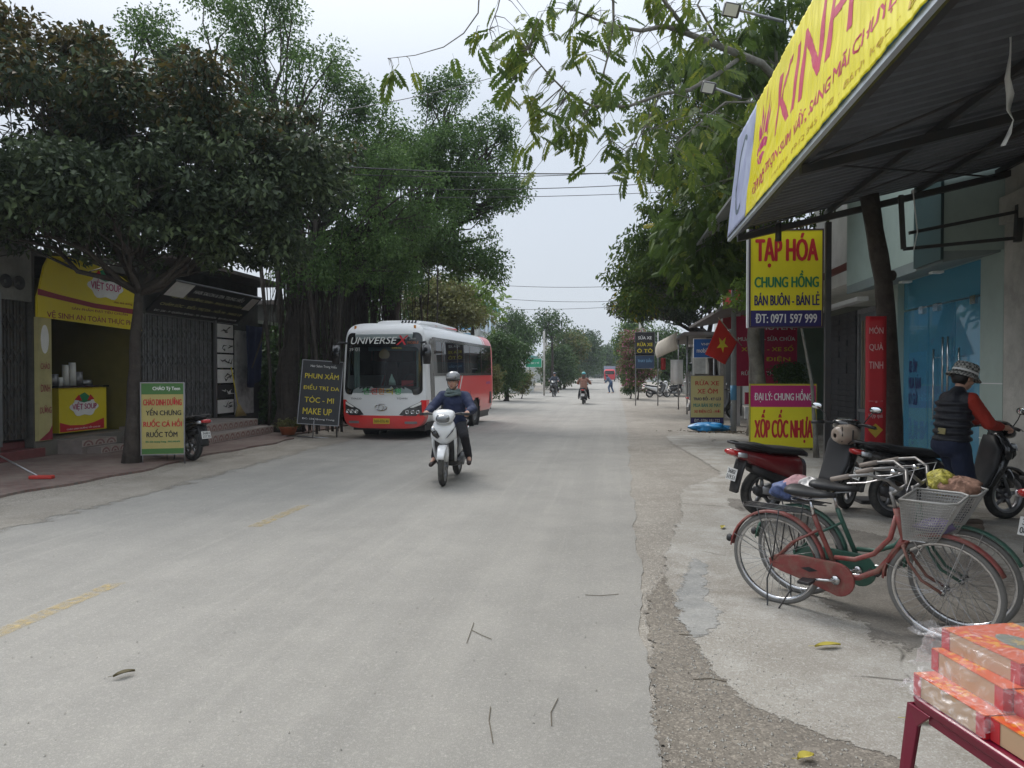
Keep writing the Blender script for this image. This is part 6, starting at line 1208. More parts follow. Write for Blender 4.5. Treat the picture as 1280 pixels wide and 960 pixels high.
    b = MB(); b.box((0, 0, 0), (.19, .006, .14)); p = b.build('number_plate', PLATE, t, bevel=.004); p.location = (-.405, 0, .50); p.rotation_euler = (R(-14), 0, R(-90))
    if full:
        a, c = plate.split('-'); text('lettering', a, PRINTK, p, (-.07, .01, .07, .055), -.0045, .02); text('lettering', c, PRINTK, p, (-.08, -.055, .08, -.008), -.0045, .02)
    b = MB(); b.tube([(.30, .13, .26), (.24, .22, .03)], .011, 6); b.tube([(.24, .22, .03), (.30, .25, .02)], .012, 6); b.build('side_stand', DARKMETAL, t)
    for s in (-1, 1): b = MB(); b.tube([(.30, s * .14, .33), (.28, s * .24, .34)], .013, 6); b.build('foot_peg', BLACK, t)
    return t
def yaw_to(p, q): return math.atan2(q[1] - p[1], q[0] - p[0])
# ridden white scooter
fw = gnd(553, 608); dr = Vector((.22, .995)).normalized(); fwd_cam = Vector((-SY, CY_)); rgt_cam = Vector((CY_, SY))
rear_ = Vector(fw[:2]) + (fwd_cam * 1.0 + rgt_cam * .10).normalized() * 1.24
WS_POS = rear_; WS_RZ = yaw_to(rear_, fw)
SC1 = scooter('white scooter ridden towards the camera by the person in a navy jacket', (rear_.x, rear_.y), WS_RZ, PAINTW, steer=3, legshield=BLACK, mirrors=(0, 0))
# parked black and dark red scooter
r2 = gnd(952, 645); f2 = gnd(1088, 640); SC2 = scooter('black scooter with dark red side panels parked left of the bare trunk', (r2.x, r2.y), yaw_to(r2, f2) + R(6), PAINTR, PAINTK, '36B2-519.51', steer=28, legshield=mat('grey_leg_shield', (.035, .035, .038), .5), lean=3, mirrors=(1, 1))
r3 = gnd(1118, 648); f3 = gnd(1270, 652); SC3 = scooter('black scooter held by the person in the bucket hat', (r3.x, r3.y), yaw_to(r3, f3) + R(4), PAINTK, PAINTK, '36B3-120.46', steer=15, mirrors=(1, 1))
r4 = gnd(1338, 738); SC4 = scooter('red and black scooter cut off by the right picture edge, tail lamp showing', (r4.x, r4.y), R(28), PAINTR, PAINTR, '36B5-088.17', z=.0)
r5 = gnd(240, 576); SC5 = scooter('dark scooter parked behind the green porridge board and tree trunk', (r5.x, r5.y), R(157), PAINTK, PAINTK, '36B1-237.70')
r6 = gnd(874, 524); SC6 = scooter('black scooter hidden behind the pale yellow wash sign', (r6.x, r6.y), R(10), PAINTK, PAINTK, full=False)
def far_scooter(src, px, py, rz, label, group=None):
    g = gnd(px, py); return copy_tree(src, loc=(g.x, g.y, 0), rz=rz, label=label, group=group)
S7 = far_scooter(SC1, 812, 497, R(20), 'silver scooter parked under the twin pole signs down the right verge')
S8 = far_scooter(SC6, 846, 496, R(200), 'dark scooter parked in front of the grey shop near the beige awning')
S9 = far_scooter(SC6, 655, 488, R(100), 'dark moped parked left of the road near the green direction sign')
S10 = far_scooter(SC6, 660, 486, R(70), 'second dark moped parked behind its neighbour near the green direction sign')
S11 = far_scooter(SC6, 729, 505.5, R(88), 'distant scooter ridden away by the rider in the teal helmet')
S12 = far_scooter(SC6, 694, 495.5, R(268), 'distant dark scooter ridden on the left side of the road')
for s_ in (SC1, S11, S12):      # ridden: no stand down
    for c_ in [c for c in s_.children if c.name.startswith('side_stand')]: bpy.data.objects.remove(c_)
# things on the parked scooter: beige helmet hanging under the bars, blue bag
HB = (Vector((math.cos(SC2.rotation_euler.z), math.sin(SC2.rotation_euler.z), 0)), Vector((-math.sin(SC2.rotation_euler.z), math.cos(SC2.rotation_euler.z), 0)))
def on2(x, y, z): return Vector(SC2.location) + HB[0] * x + HB[1] * y + Vector((0, 0, z))
HL = thing('helmet', 'beige helmet hanging under the handlebar of the black scooter', 'helmet', tuple(on2(.99, -.20, .93)), SC2.rotation_euler.z)
b = MB(); b.loft([((-.15, 0, -.01), (0, .03, 0), (0, 0, .03), 2), ((-.13, 0, 0), (0, .085, 0), (0, 0, .08), 2), ((-.06, 0, .0), (0, .12, 0), (0, 0, .115), 2.1), ((.05, 0, .0), (0, .125, 0), (0, 0, .12), 2.1), ((.12, 0, 0), (0, .11, 0), (0, 0, .10), 2.1)], 20, cap=False); b.build('shell', mat('beige_helmet', (.42, .33, .26), .3, coat=.5, dirt=(.25, .2, .17), da=.3), HL, solid=.012)
b = MB(); b.tube([(.0, -.125, .06), (-.01, -.128, -.06), (-.05, -.10, -.10)], .008, 5); b.tube([(-.1, -.06, .10), (-.12, -.09, 0), (-.1, -.06, -.08)], .006, 5); b.build('strap', BLACK, HL)
# ---------- bicycles ----------
TARN = mat('tarnished_chrome', (.24, .235, .23), .42, .6, dirt=(.16, .12, .09), da=.6, ds=25)
def bicycle(label, rear, front, paint, basket=True, lean=4., rusty=False, seatm=SEATM, z=0.):
    d = (Vector(front[:2]) - Vector(rear[:2])); rz = math.atan2(d.y, d.x); t = thing('bicycle', label, 'bicycle', (rear[0], rear[1], z), rz, rot=(R(lean), 0, rz)); V = Vector; WR = .325; WB = 1.06
    for x in (0, WB): wheel_parts(t, x, WR, WR, .019, 'wire', mat('grey_white_tyre', (.17, .165, .155), .8, dirt=(.12, .11, .1), da=.6, ds=12), rimm=CHROME, n=48)
    BB = V((.44, 0, .28)); ST = V((.30, 0, .62)); HD0 = V((.84, 0, .60)); HD1 = V((.80, 0, .78))
    b = MB(); b.tube([BB, ST, V((.28, 0, .68))], .017, 10); 
    b.tube([BB + V((.0, 0, .0)), V((.56, 0, .30)), V((.68, 0, .37)), V((.78, 0, .50)), HD0 + V((0, 0, .02))], .018, 10)
    b.tube([BB + V((-.03, 0, .13)), V((.54, 0, .42)), V((.66, 0, .48)), V((.76, 0, .60)), HD1 - V((0, 0, .03))], .016, 10)
    b.tube([HD0 - V((-.012, 0, .03)), HD1 + V((0, 0, .02))], .021, 12)
    for s in (-1, 1): b.tube([BB + V((-.03, s * .03, 0)), V((0, s * .055, WR))], .010, 7); b.tube([ST + V((.02, s * .012, -.03)), V((.14, s * .05, .48)), V((0, s * .055, WR))], .009, 7)
    b.lathe(tuple(BB), (0, 1, 0), [(-.038, 0), (-.038, .024), (.038, .024), (.038, 0)], 14); b.build('frame', paint, t)
    b = MB()
    for s in (-1, 1): b.tube([HD0 + V((.01, s * .045, -.03)), V((.88, s * .05, .48)), V((.95, s * .052, .38)), V((WB, s * .055, WR))], .010, 8)
    b.tube([HD0 + V((.01, -.05, -.03)), HD0 + V((.01, .05, -.03))], .014, 8); b.build('fork', mat('rusty_fork', (.22, .10, .08), .5, .4, dirt=(.12, .08, .06), da=.6, ds=12) if rusty else paint, t)
    for (x, a0, a1, nm) in ((0, 8, 172, 'rear_mudguard'), (WB, 25, 178, 'front_mudguard')):
        b = MB(); n = 18; vs = []
        for i in range(n + 1):
            a = R(a0 + (a1 - a0) * i / n); c = WR + .028; 
            for y, dr_ in ((-.026, -.016), (-.014, 0), (.014, 0), (.026, -.016)): vs.append((x + (c + dr_) * math.cos(a), y, WR + (c + dr_) * math.sin(a)))
        b.add(vs, [(4 * i + k, 4 * i + k + 1, 4 * i + 5 + k, 4 * i + 4 + k) for i in range(n) for k in range(3)], True); b.build(nm, paint, t, solid=.002)
    b = MB()
    for x, a in ((0, 100), (0, 155), (WB, 70), (WB, 160)):
        for s in (-1, 1): b.tube([(x, s * .05, WR), (x + (WR + .012) * math.cos(R(a)), s * .026, WR + (WR + .012) * math.sin(R(a)))], .003, 4)
    b.build('mudguard_stays', STEEL, t, kind='stuff')
    # chain guard on the right-hand side (towards -y)
    b = MB(); out = []
    for i in range(13): a = R(-90 + 180 * i / 12); out.append((BB.x + .115 * math.cos(a), BB.z + .115 * math.sin(a)))
    out += [(.20, .40), (.02, .375), (-.03, .34), (-.02, .29), (.05, .265), (.25, .22)]
    b.prism([(p[0], -.060, p[1]) for p in out], (0, .022, 0)); cg = b.build('chain_guard', paint, t, bevel=.006)
    b = MB(); b.poly([(.20, -.0615, .315), (.26, -.0615, .297), (.32, -.0615, .315), (.26, -.0615, .333)]); b.build('badge', BLACK, cg)
    b = MB(); b.lathe((BB.x, -.07, BB.z), (0, 1, 0), [(-.012, 0), (-.012, .03), (.008, .03), (.008, 0)], 12)
    b.tube([(BB.x, -.085, BB.z), (BB.x - .165, -.095, BB.z - .02)], .010, 8); b.tube([(BB.x, .07, BB.z), (BB.x + .165, .08, BB.z + .02)], .010, 8); b.tube([(BB.x, -.08, BB.z), (BB.x, .08, BB.z)], .009, 6); cr_ = b.build('crank', CHROME, t)
    for s, px_ in ((-1, -.165), (1, .165)):
        b = MB(); b.box((BB.x + px_, s * .15, BB.z - .02 * (-s if 0 else (1 if s < 0 else -1))), (.085, .09, .022)); b.build('pedal', BLACK, cr_, bevel=.004)
    b = MB(); b.tube([(.28, 0, .66), (.255, 0, .80)], .013, 8); b.build('seat_post', CHROME, t)
    b = MB(); b.loft([((.43, 0, .835), (0, .022, 0), (0, 0, .016), 2.2), ((.34, 0, .83), (0, .035, 0), (0, 0, .022), 2.3), ((.25, 0, .835), (0, .065, 0), (0, 0, .03), 2.4), ((.16, 0, .845), (0, .095, 0), (0, 0, .034), 2.5), ((.11, 0, .85), (0, .085, 0), (0, 0, .025), 2.4)], 20); sd_ = b.build('saddle', seatm, t)
    b = MB(); b.tube([(.15, .05, .81), (.24, .03, .79), (.38, .015, .815)], .004, 5); b.tube([(.15, -.05, .81), (.24, -.03, .79), (.38, -.015, .815)], .004, 5)
    for s in (-1, 1): b.tube([(.16 + .02 * math.cos(a / 2), s * .05 + .012 * math.cos(a), .78 + .04 * a / 18) for a in range(18)], .003, 4)
    b.build('saddle_springs', STEEL, sd_)
    # carrier rack
    b = MB(); z_ = .70
    b.tube([(.22, -.045, z_), (.05, -.065, z_), (-.20, -.065, z_), (-.24, 0, z_), (-.20, .065, z_), (.05, .065, z_), (.22, .045, z_)], .005, 6)
    for y in (-.035, -.012, .012, .035): b.tube([(.18, y, z_), (-.22, y, z_)], .003, 4)
    for x in (.1, -.08, -.18): b.tube([(x, -.065, z_), (x, .065, z_)], .004, 5)
    for s in (-1, 1): b.tube([(0, s * .06, WR), (-.10, s * .065, z_)], .005, 6); b.tube([(0, s * .06, WR), (.06, s * .065, z_)], .005, 6)
    b.build('carrier_rack', DARKMETAL, t)
    # bars
    b = MB(); b.tube([HD1, HD1 + V((-.03, 0, .12))], .013, 8); SB = HD1 + V((-.02, 0, .13)); b.tube([HD1 + V((-.03, 0, .10)), SB + V((.05, 0, .02))], .012, 8)
    for s in (-1, 1): b.tube([SB + V((.05, 0, .02)), SB + V((.06, s * .08, .03)), SB + V((.03, s * .17, .10)), SB + V((-.06, s * .235, .14)), SB + V((-.18, s * .25, .12)), SB + V((-.24, s * .25, .10))], .011, 8)
    hb = b.build('handlebar', TARN, t)
    for s in (-1, 1):
        b = MB(); b.tube([SB + V((-.17, s * .25, .122)), SB + V((-.28, s * .25, .09))], [.016, .015], 8); b.build('grip', mat('worn_grip', (.26, .22, .19), .8), hb)
        b = MB(); b.tube([SB + V((-.0, s * .20, .11)), SB + V((-.08, s * .22, .085)), SB + V((-.19, s * .23, .07))], .005, 5); b.tube([SB + V((-.03, s * .2, .1)), SB + V((.1, s * .12, .14)), SB + V((.08, 0, .0)), HD0 + V((.03, 0, 0))], .003, 5); b.build('brake_lever', STEEL, hb)
    b = MB(); b.ball(SB + V((-.02, .10, .10)), (.025, .025, .02), 12, 8); b.build('bell', CHROME, hb)
    # kickstand and reflector
    b = MB(); b.tube([(.0, -.05, WR), (-.03, -.09, .2), (-.02, -.12, .01), (.06, -.13, .005), (.14, -.08, .16)], .006, 6); b.build('kickstand', DARKMETAL, t)
    b = MB(); b.lathe((-WR - .035, 0, .42), (-1, 0, .0), [(-.02, .02), (0, .03), (.012, .026), (.014, 0)], 12); b.build('rear_reflector', BLACK, t)
    if basket:
        b = MB(); x0, x1, zt, zb = .84, 1.14, .90, .64; 
        def rim_(k, z): # k=1 top .. 0 bottom
            w = .11 + .055 * k; xa = x0 + .03 - .0 * k; xb = 1.04 + .13 * k; return [(xa, -w), (xb - .05, -w), (xb, -w + .05), (xb, w - .05), (xb - .05, w), (xa, w)]
        T_ = rim_(1, zt); B_ = rim_(0, zb); n = 6
        b.tube([(p[0], p[1], zt) for p in T_], .008, 6, closed=True); b2 = MB(); b2.tube([(p[0], p[1], zb) for p in B_], .004, 5, closed=True)
        g = MB()
        for i in range(6):
            a0, a1 = V((*T_[i], zt)), V((*T_[(i + 1) % 6], zt)); c0, c1 = V((*B_[i], zb)), V((*B_[(i + 1) % 6], zb)); m_ = max(2, int((a1 - a0).length / .016))
            for k in range(m_): g.tube([a0.lerp(a1, k / m_), c0.lerp(c1, k / m_)], .0026, 3, cap=False)
            for k in range(1, 15): u = k / 15; g.tube([a0.lerp(c0, u), a1.lerp(c1, u)], .0026, 3, cap=False)
        for k in range(9): y = -.1 + .2 * k / 8; g.tube([(x0 + .03, y, zb), (1.04, y, zb)], .0024, 3, cap=False)
        for k in range(14): x = x0 + .03 + .17 * k / 13; g.tube([(x, -.11, zb), (x, .11, zb)], .0024, 3, cap=False)
        bk = b.build('basket', mat('basket_grey', (.36, .355, .34), .5, dirt=(.2, .17, .14), da=.5, ds=6), t); b2.build('basket_base', STEEL, bk); g.build('basket_mesh', mat('basket_grey', (.36, .355, .34)), bk, kind='stuff')
        b = MB(); b.tube([(.9, .05, zb), (WB, .06, WR + .02)], .004, 5); b.tube([(.9, -.05, zb), (WB, -.06, WR + .02)], .004, 5); b.build('basket_stays', STEEL, bk)
    return t
BRED = mat('faded_red_paint', (.22, .045, .040), .5, coat=.15, var=.35, vs=6, dirt=(.22, .15, .11), da=.8, ds=14); BGRN = mat('faded_green_paint', (.035, .12, .085), .4, coat=.2, var=.2, dirt=(.12, .12, .09), da=.5, ds=9)
rb = gnd(974, 755); fb = gnd(1190, 806); BK1 = bicycle('red ladies bicycle with wire basket parked nearest the camera', rb, fb, BRED, True, 5, True)
dv = (Vector(fb[:2]) - Vector(rb[:2])).normalized(); nv = Vector((-dv.y, dv.x)); sh_ = nv * .33 + dv * .02
BK2 = bicycle('green bicycle leaning close behind the red ladies bicycle', (rb.x + sh_.x, rb.y + sh_.y), (fb.x + sh_.x, fb.y + sh_.y), BGRN, True, 3)
# bundle tied on the rack of the green bicycle: folded cloth and plastic bags
def bundle(name, label, cat, c, r_, mt, seed, fold=.22, tw=3, rz=0., group=None):
    rs = random.Random(seed); ph = [rs.uniform(0, 6.28) for _ in range(8)]; b = MB(); n, m = 36, 24; vs = []
    for i in range(m + 1):
        th = math.pi * i / m
        for j in range(n):
            p = 2 * math.pi * j / n; k = 1 + fold * (.4 * math.sin(3 * p + ph[0] + 2 * th) + .35 * math.sin(7 * p + ph[1] - 3 * th) * math.sin(th) + .25 * math.sin(5 * th + ph[2] + 2 * math.sin(p * 2 + ph[3])) + .2 * math.sin(13 * p + ph[4] + 5 * th))
            vs.append((c[0] + r_[0] * k * math.sin(th) * math.cos(p + rz), c[1] + r_[1] * k * math.sin(th) * math.sin(p + rz), c[2] + r_[2] * (1 + fold * .3 * math.sin(4 * p + ph[5])) * math.cos(th)))
    b.add(vs, [(i * n + j, i * n + (j + 1) % n, (i + 1) * n + (j + 1) % n, (i + 1) * n + j) for i in range(m) for j in range(n)], True); o = b.build(name, mt); tag(o, label, cat, group); return o
def on_bike(bk, x, y, z): a = bk.rotation_euler.z; return Vector(bk.location) + Vector((math.cos(a) * x - math.sin(a) * y, math.sin(a) * x + math.cos(a) * y, z))
p = on_bike(BK2, -.02, 0, .80); bundle('cloth_bundle', 'pink checked cloth bundle on the rear rack of the green bicycle', 'bundle', p, (.11, .10, .085), mat('pink_check_cloth', (.42, .24, .25), .9, var=.5, vs=18), 3)
p = on_bike(BK2, -.08, -.04, .77); bundle('blue_bag', 'blue net bag squeezed beside the pink bundle on the rack', 'bag', p, (.12, .10, .07), mat('blue_net', (.07, .10, .22), .6, var=.6, vs=30), 4, .3)
p = on_bike(BK2, .08, -.03, .80); bundle('plastic_bag', 'crumpled white plastic bag behind the red bicycle saddle', 'bag', p, (.10, .09, .08), mat('crumpled_white_plastic', (.50, .48, .46), .35, var=.3, vs=20), 5, .32)
p = on_bike(BK2, .93, .0, .93); bundle('yellow_net_bag', 'yellow net bag of greens in the green bicycle basket', 'bag', p, (.085, .09, .085), mat('yellow_net', (.36, .32, .05), .6, var=.8, vs=35, bump=1., bs=40), 6, .28)
p = on_bike(BK2, 1.03, -.0, .91); bundle('fabric_bundle', 'pinkish brown fabric bundle in the green bicycle basket', 'bundle', p, (.12, .11, .07), mat('brown_pink_fabric', (.30, .17, .12), .9, var=.6, vs=14, bump=1., bs=25), 7, .35)
p = on_bike(BK1, 1.0, 0, .70); bundle('purple_bag', 'purple plastic bag lying in the bottom of the wire basket', 'bag', p, (.10, .09, .05), mat('purple_plastic', (.16, .13, .24), .4), 8, .3)
g = gnd(887, 540); bundle('blue_plastic_sheet', 'crumpled bright blue plastic sheet at the foot of the grey post', 'sheet', (g.x, g.y, .12), (.50, .25, .14), mat('blue_plastic', (.02, .25, .55), .35, var=.3, vs=9), 9, .4)
b = MB(); rgx = random.Random(2)
for _ in range(260):
    q = gnd(905, 541) + Vector((rgx.gauss(0, .5), rgx.gauss(0, .25), .02)); a = rgx.uniform(0, 3); s = rgx.uniform(.02, .06); b.add([q + Vector((s * math.cos(a), s * math.sin(a), .0)), q + Vector((-s * .3, s * .4, .03)), q - Vector((s * math.cos(a), s * math.sin(a), -.01)), q + Vector((s * .3, -s * .4, .01))], [(0, 1, 2, 3)])
o = b.build('leaf_litter', mat('litter_brown', (.14, .11, .07), .9, var=.5, vs=20)); tag(o, 'heap of dry leaf litter around the foot of the grey post', 'litter', kind='stuff')
# ---------- stool and boxes ----------
p0 = atd(1137, 868, 2.62); STO = thing('plastic_stool', 'dark red plastic stool carrying the wrapped sweet boxes', 'stool', (p0.x, p0.y, 0)); MRP = mat('maroon_plastic', (.17, .008, .03), .3, coat=.3, var=.06)
e1 = atd(1270, 955, 2.15); ed = Vector((e1.x - p0.x, e1.y - p0.y, 0)).normalized(); en = Vector((-ed.y, ed.x, 0)); zt = p0.z
STO.rotation_euler = (0, 0, math.atan2(ed.y, ed.x)); LX, LY = .62, .42
b = MB()
b.loft([((LX / 2, LY / 2, zt - .035), (LX / 2 - .004, 0, 0), (0, LY / 2 - .004, 0), 12), ((LX / 2, LY / 2, zt - .006), (LX / 2, 0, 0), (0, LY / 2, 0), 12), ((LX / 2, LY / 2, zt), (LX / 2 - .008, 0, 0), (0, LY / 2 - .008, 0), 12)], 48, smooth=False); b.build('seat_top', MRP, STO, bevel=.004)
for sx, sy in ((0, 0), (1, 0), (0, 1), (1, 1)):
    b = MB(); x0 = sx * LX; y0 = sy * LY; dx = 1 - 2 * sx; dy = 1 - 2 * sy
    for (ux, uy) in ((1, 0), (0, 1)):
        w = .055; q = [(x0 - dx * .03, y0 - dy * .03, 0), (x0 + (dx * w if ux else 0) * .8 - dx * .03 * (1), y0 + (dy * w if uy else 0) * .8 - dy * .03, 0), (x0 + (dx * w if ux else 0), y0 + (dy * w if uy else 0), zt - .10), (x0 + (dx * .12 if ux else 0), y0 + (dy * .12 if uy else 0), zt - .035), (x0, y0, zt - .035)]
        b.prism(q, (0, dy * .012, 0) if ux else (dx * .012, 0, 0))
    b.build('leg', MRP, STO, bevel=.003)
b = MB(); b.bb((.1, .012, zt - .07), (LX - .1, .02, zt - .034)); b.bb((.012, .1, zt - .07), (.02, LY - .1, zt - .034)); b.build('apron', MRP, STO)
CARD = mat('plain_card', (.50, .33, .20), .7, var=.05); CARDR = mat('printed_red_card', (.50, .02, .03), .35, coat=.2)
def festive():
    m = bpy.data.materials.new('festive_print'); m.use_nodes = True; t = m.node_tree; b = t.nodes['Principled BSDF']; N = t.nodes.new; L = t.links.new
    tc = N('ShaderNodeTexCoord'); v = N('ShaderNodeTexVoronoi'); v.inputs['Scale'].default_value = 42; L(tc.outputs['Object'], v.inputs['Vector']); c = N('ShaderNodeValToRGB'); L(v.outputs['Distance'], c.inputs[0])
    c.color_ramp.elements[0].color = (.70, .45, .03, 1); c.color_ramp.elements[1].position = .65; c.color_ramp.elements[1].color = (.58, .07, .03, 1); e = c.color_ramp.elements.new(.35); e.color = (.72, .28, .04, 1)
    n = N('ShaderNodeTexNoise'); n.inputs['Scale'].default_value = 7; L(tc.outputs['Object'], n.inputs[0]); q = N('ShaderNodeMapRange'); q.inputs[1].default_value = .45; q.inputs[2].default_value = .55; L(n.outputs[0], q.inputs[0])
    x = N('ShaderNodeMix'); x.data_type = 'RGBA'; x.inputs[7].default_value = (.60, .12, .05, 1); L(q.outputs[0], x.inputs[0]); L(c.outputs[0], x.inputs[6]); L(x.outputs[2], b.inputs['Base Color']); b.inputs['Roughness'].default_value = .3; return m
FEST = festive(); PINKP = mat('pink_red_print', (.55, .08, .06), .4, var=.3, vs=40)
def gift_box(label, x, y, z, lx, ly, h, rz, wnd=False):
    t = thing('sweet_box', label, 'box', tuple(Vector(STO.location) + Matrix.Rotation(STO.rotation_euler.z, 3, 'Z') @ Vector((x, y, 0)) + Vector((0, 0, z))), STO.rotation_euler.z + rz, 'sweet boxes on the red stool')
    b = MB(); b.bb((0, 0, 0), (lx, ly, h)); b.build('carton', CARD, t, bevel=.002)
    b = MB(); b.bb((-.0015, -.0015, h + .0005), (lx + .0015, ly + .0015, h + .003)); b.build('lid_print', FEST, t)
    for a in ((-.002, -.002, 0, .035, 0, h), (lx - .035, -.002, 0, lx + .002, 0, h)): b = MB(); b.bb((a[0], a[1], a[2] + .001), (a[3], a[4] - .0005, a[5] - .001)); b.build('corner_print', CARDR, t)
    b = MB(); b.bb((lx + .0005, -.001, .001), (lx + .0025, ly, h - .001)); b.build('end_print', CARDR, t)
    b = MB(); b.bb((-.0025, -.001, .001), (-.0005, ly, h - .001)); b.build('end_print', CARDR if not wnd else CARD, t)
    if wnd:
        b = MB(); b.poly([(lx * .55 + .09 * math.cos(a), ly * .5 + .055 * math.sin(a), h + .0035) for a in [i * math.pi / 12 for i in range(24)]]); b.build('window_print', mat('grey_print', (.20, .21, .17), .3), t)
        b = MB(); b.poly([(lx * .55 + (.05 if i % 2 else .02) * math.cos(a), ly * .5 + (.035 if i % 2 else .014) * math.sin(a), h + .0042) for i, a in enumerate([i * math.pi / 8 for i in range(16)])]); b.build('gold_flower', mat('gold_print', (.55, .42, .18), .3, .4), t)
    return t
gift_box('bottom red and tan sweet box resting on the stool corner', .02, .015, zt + .002, .33, .34, .075, 0)
gift_box('middle sweet box shifted back on the bottom box of the stack', .0, .10, zt + .080, .34, .30, .075, R(-2))
gift_box('top left sweet box with printed flower window under clear film', .0, .14, zt + .158, .33, .30, .07, R(3), True)
gift_box('top right sweet box half out of the picture on the stool', .33, .18, zt + .158, .26, .28, .065, R(-6), True)
gift_box('right lower sweet box beneath the film at the picture edge', .36, .03, zt + .004, .26, .33, .072, 0)
gift_box('right middle sweet box carrying the picture edge box', .35, .12, zt + .078, .27, .30, .074, R(2))
FILM = bpy.data.materials.new('clear_film'); FILM.use_nodes = True; t_ = FILM.node_tree; b_ = t_.nodes['Principled BSDF']; b_.inputs['Roughness'].default_value = .12; b_.inputs['Base Color'].default_value = (.9, .9, .92, 1); b_.inputs['Specular IOR Level'].default_value = 1.
tr_ = t_.nodes.new('ShaderNodeBsdfTransparent'); mx_ = t_.nodes.new('ShaderNodeMixShader'); n_ = t_.nodes.new('ShaderNodeTexNoise'); n_.inputs['Scale'].default_value = 11; n_.inputs['Detail'].default_value = 5; n_.inputs['Distortion'].default_value = 4; q_ = t_.nodes.new('ShaderNodeMapRange'); q_.inputs[1].default_value = .5; q_.inputs[2].default_value = .74; q_.inputs[3].default_value = .10; q_.inputs[4].default_value = .38
tcx = t_.nodes.new('ShaderNodeTexCoord'); t_.links.new(tcx.outputs['Object'], n_.inputs[0]); t_.links.new(n_.outputs[0], q_.inputs[0]); t_.links.new(q_.outputs[0], mx_.inputs[0]); t_.links.new(tr_.outputs[0], mx_.inputs[1]); t_.links.new(b_.outputs[0], mx_.inputs[2]); t_.links.new(mx_.outputs[0], t_.nodes['Material Output'].inputs[0])
from mathutils import noise as mnoise
def film(label, x0, x1, y0, y1, ztop, drop, seed):
    b = MB(); nu, nv_ = 70, 70; Rz = Matrix.Rotation(STO.rotation_euler.z, 3, 'Z')
    def f(u, v):
        x = x0 - .13 + (x1 - x0 + .2) * u; y = y0 - .12 + (y1 - y0 + .2) * v; cx = min(max(x, x0), x1); cy = min(max(y, y0), y1); over = math.hypot(x - cx, y - cy)
        k_ = mnoise.noise(Vector((x * 5, y * 5, seed))) * 2; z = ztop + .005 - drop * min(1, over / .10) + (.010 * math.sin((x * 1.3 + y * .6 + k_ * .05) * 60 + k_ * 3) * abs(mnoise.noise(Vector((x * 9, y * 9, seed + 3)))) + .010 * mnoise.noise(Vector((x * 14, y * 8, seed)))) * (.35 + min(1, over / .03))
        if over > 0: x = cx + (x - cx) * .45 + .02 * mnoise.noise(Vector((x * 30, y * 25, z * 30))); y = cy + (y - cy) * .35 + .02 * mnoise.noise(Vector((y * 30, x * 25, seed)))
        return Vector((x, y, max(z, .32)))
    b.grid(f, nu, nv_); o = b.build('plastic_film', FILM, loc=tuple(STO.location), rot=(0, 0, STO.rotation_euler.z)); tag(o, label, 'wrapping'); return o
film('clear crinkled plastic film wrapped over the top sweet boxes', -.0, .62, .08, .46, zt + .232, .15, 1.)
film('clear film edge around the bottom sweet box', .02, .35, .015, .3, zt + .080, .06, 5.)
b = MB(); c = Vector((0, .14, zt + .17)) # knot of film sticking out to the left
def tail(u, v): 
    a = v * 6.283; r_ = .016 + .045 * u ** 1.5 * (1 + .35 * math.sin(5 * a + 3 * u)); return c + Vector((-.0 - .15 * u, .06 + r_ * math.cos(a) - .02 * u, .02 + r_ * .35 * math.sin(a) + .02 * math.sin(u * 6)))
b.grid(tail, 14, 30); o = b.build('film_tail', FILM, loc=tuple(STO.location), rot=(0, 0, STO.rotation_euler.z)); tag(o, 'loose end of clear film sticking out left of the box stack', 'wrapping')
# ---------- boards of the left side ----------
# green porridge board in front of the trunk
g0 = atd(203, 567, 13.0); PB = board('porridge_sign', 'green headed porridge board standing right beside the big tree trunk', g0.x, g0.y, .70, 1.28, .18, mat('board_cream', (.44, .37, .13), .5), ALU, rz=R(22), depth=.02)
b = MB(); b.bb((-.348, -.003, 1.08), (.348, 0, 1.275)); b.build('green_header', mat('board_green', (.06, .17, .04), .5), PB); b = MB(); b.bb((-.348, -.003, .005), (.348, 0, .10)); b.build('green_footer', mat('board_green', (.05, .20, .07)), PB)
for s_, m_, bx in (('CHÁO Tý Teen', PRINTW, (-.2, 1.33, .36, 1.44)), ('CHÁO DINH DƯỠNG', REDP, (-.39, 1.03, .39, 1.20)), ('YẾN CHƯNG', PRINTK, (-.34, .82, .38, .98)), ('RUỐC CÁ HỒI', REDP, (-.39, .58, .39, .75)), ('RUỐC TÔM', PRINTK, (-.33, .36, .3, .53)), ('ĐC: 236 Quang Trung - 0912.345.678', GRNP, (-.35, .24, .35, .28))): text('lettering', s_, m_, PB, (bx[0] * .82, bx[1] * .855, bx[2] * .82, bx[3] * .855), -.006, .02, fat=.002)
b = MB(); b.tube([(-.34, .02, -.17), (-.34, .02, 0)], .012, 6); b.tube([(.36, .02, -.18), (.36, .02, 1.29)], .013, 6); b.tube([(0, .35, -.17), (0, .02, 1.1)], .010, 6); b.build('stand', ALU, PB)
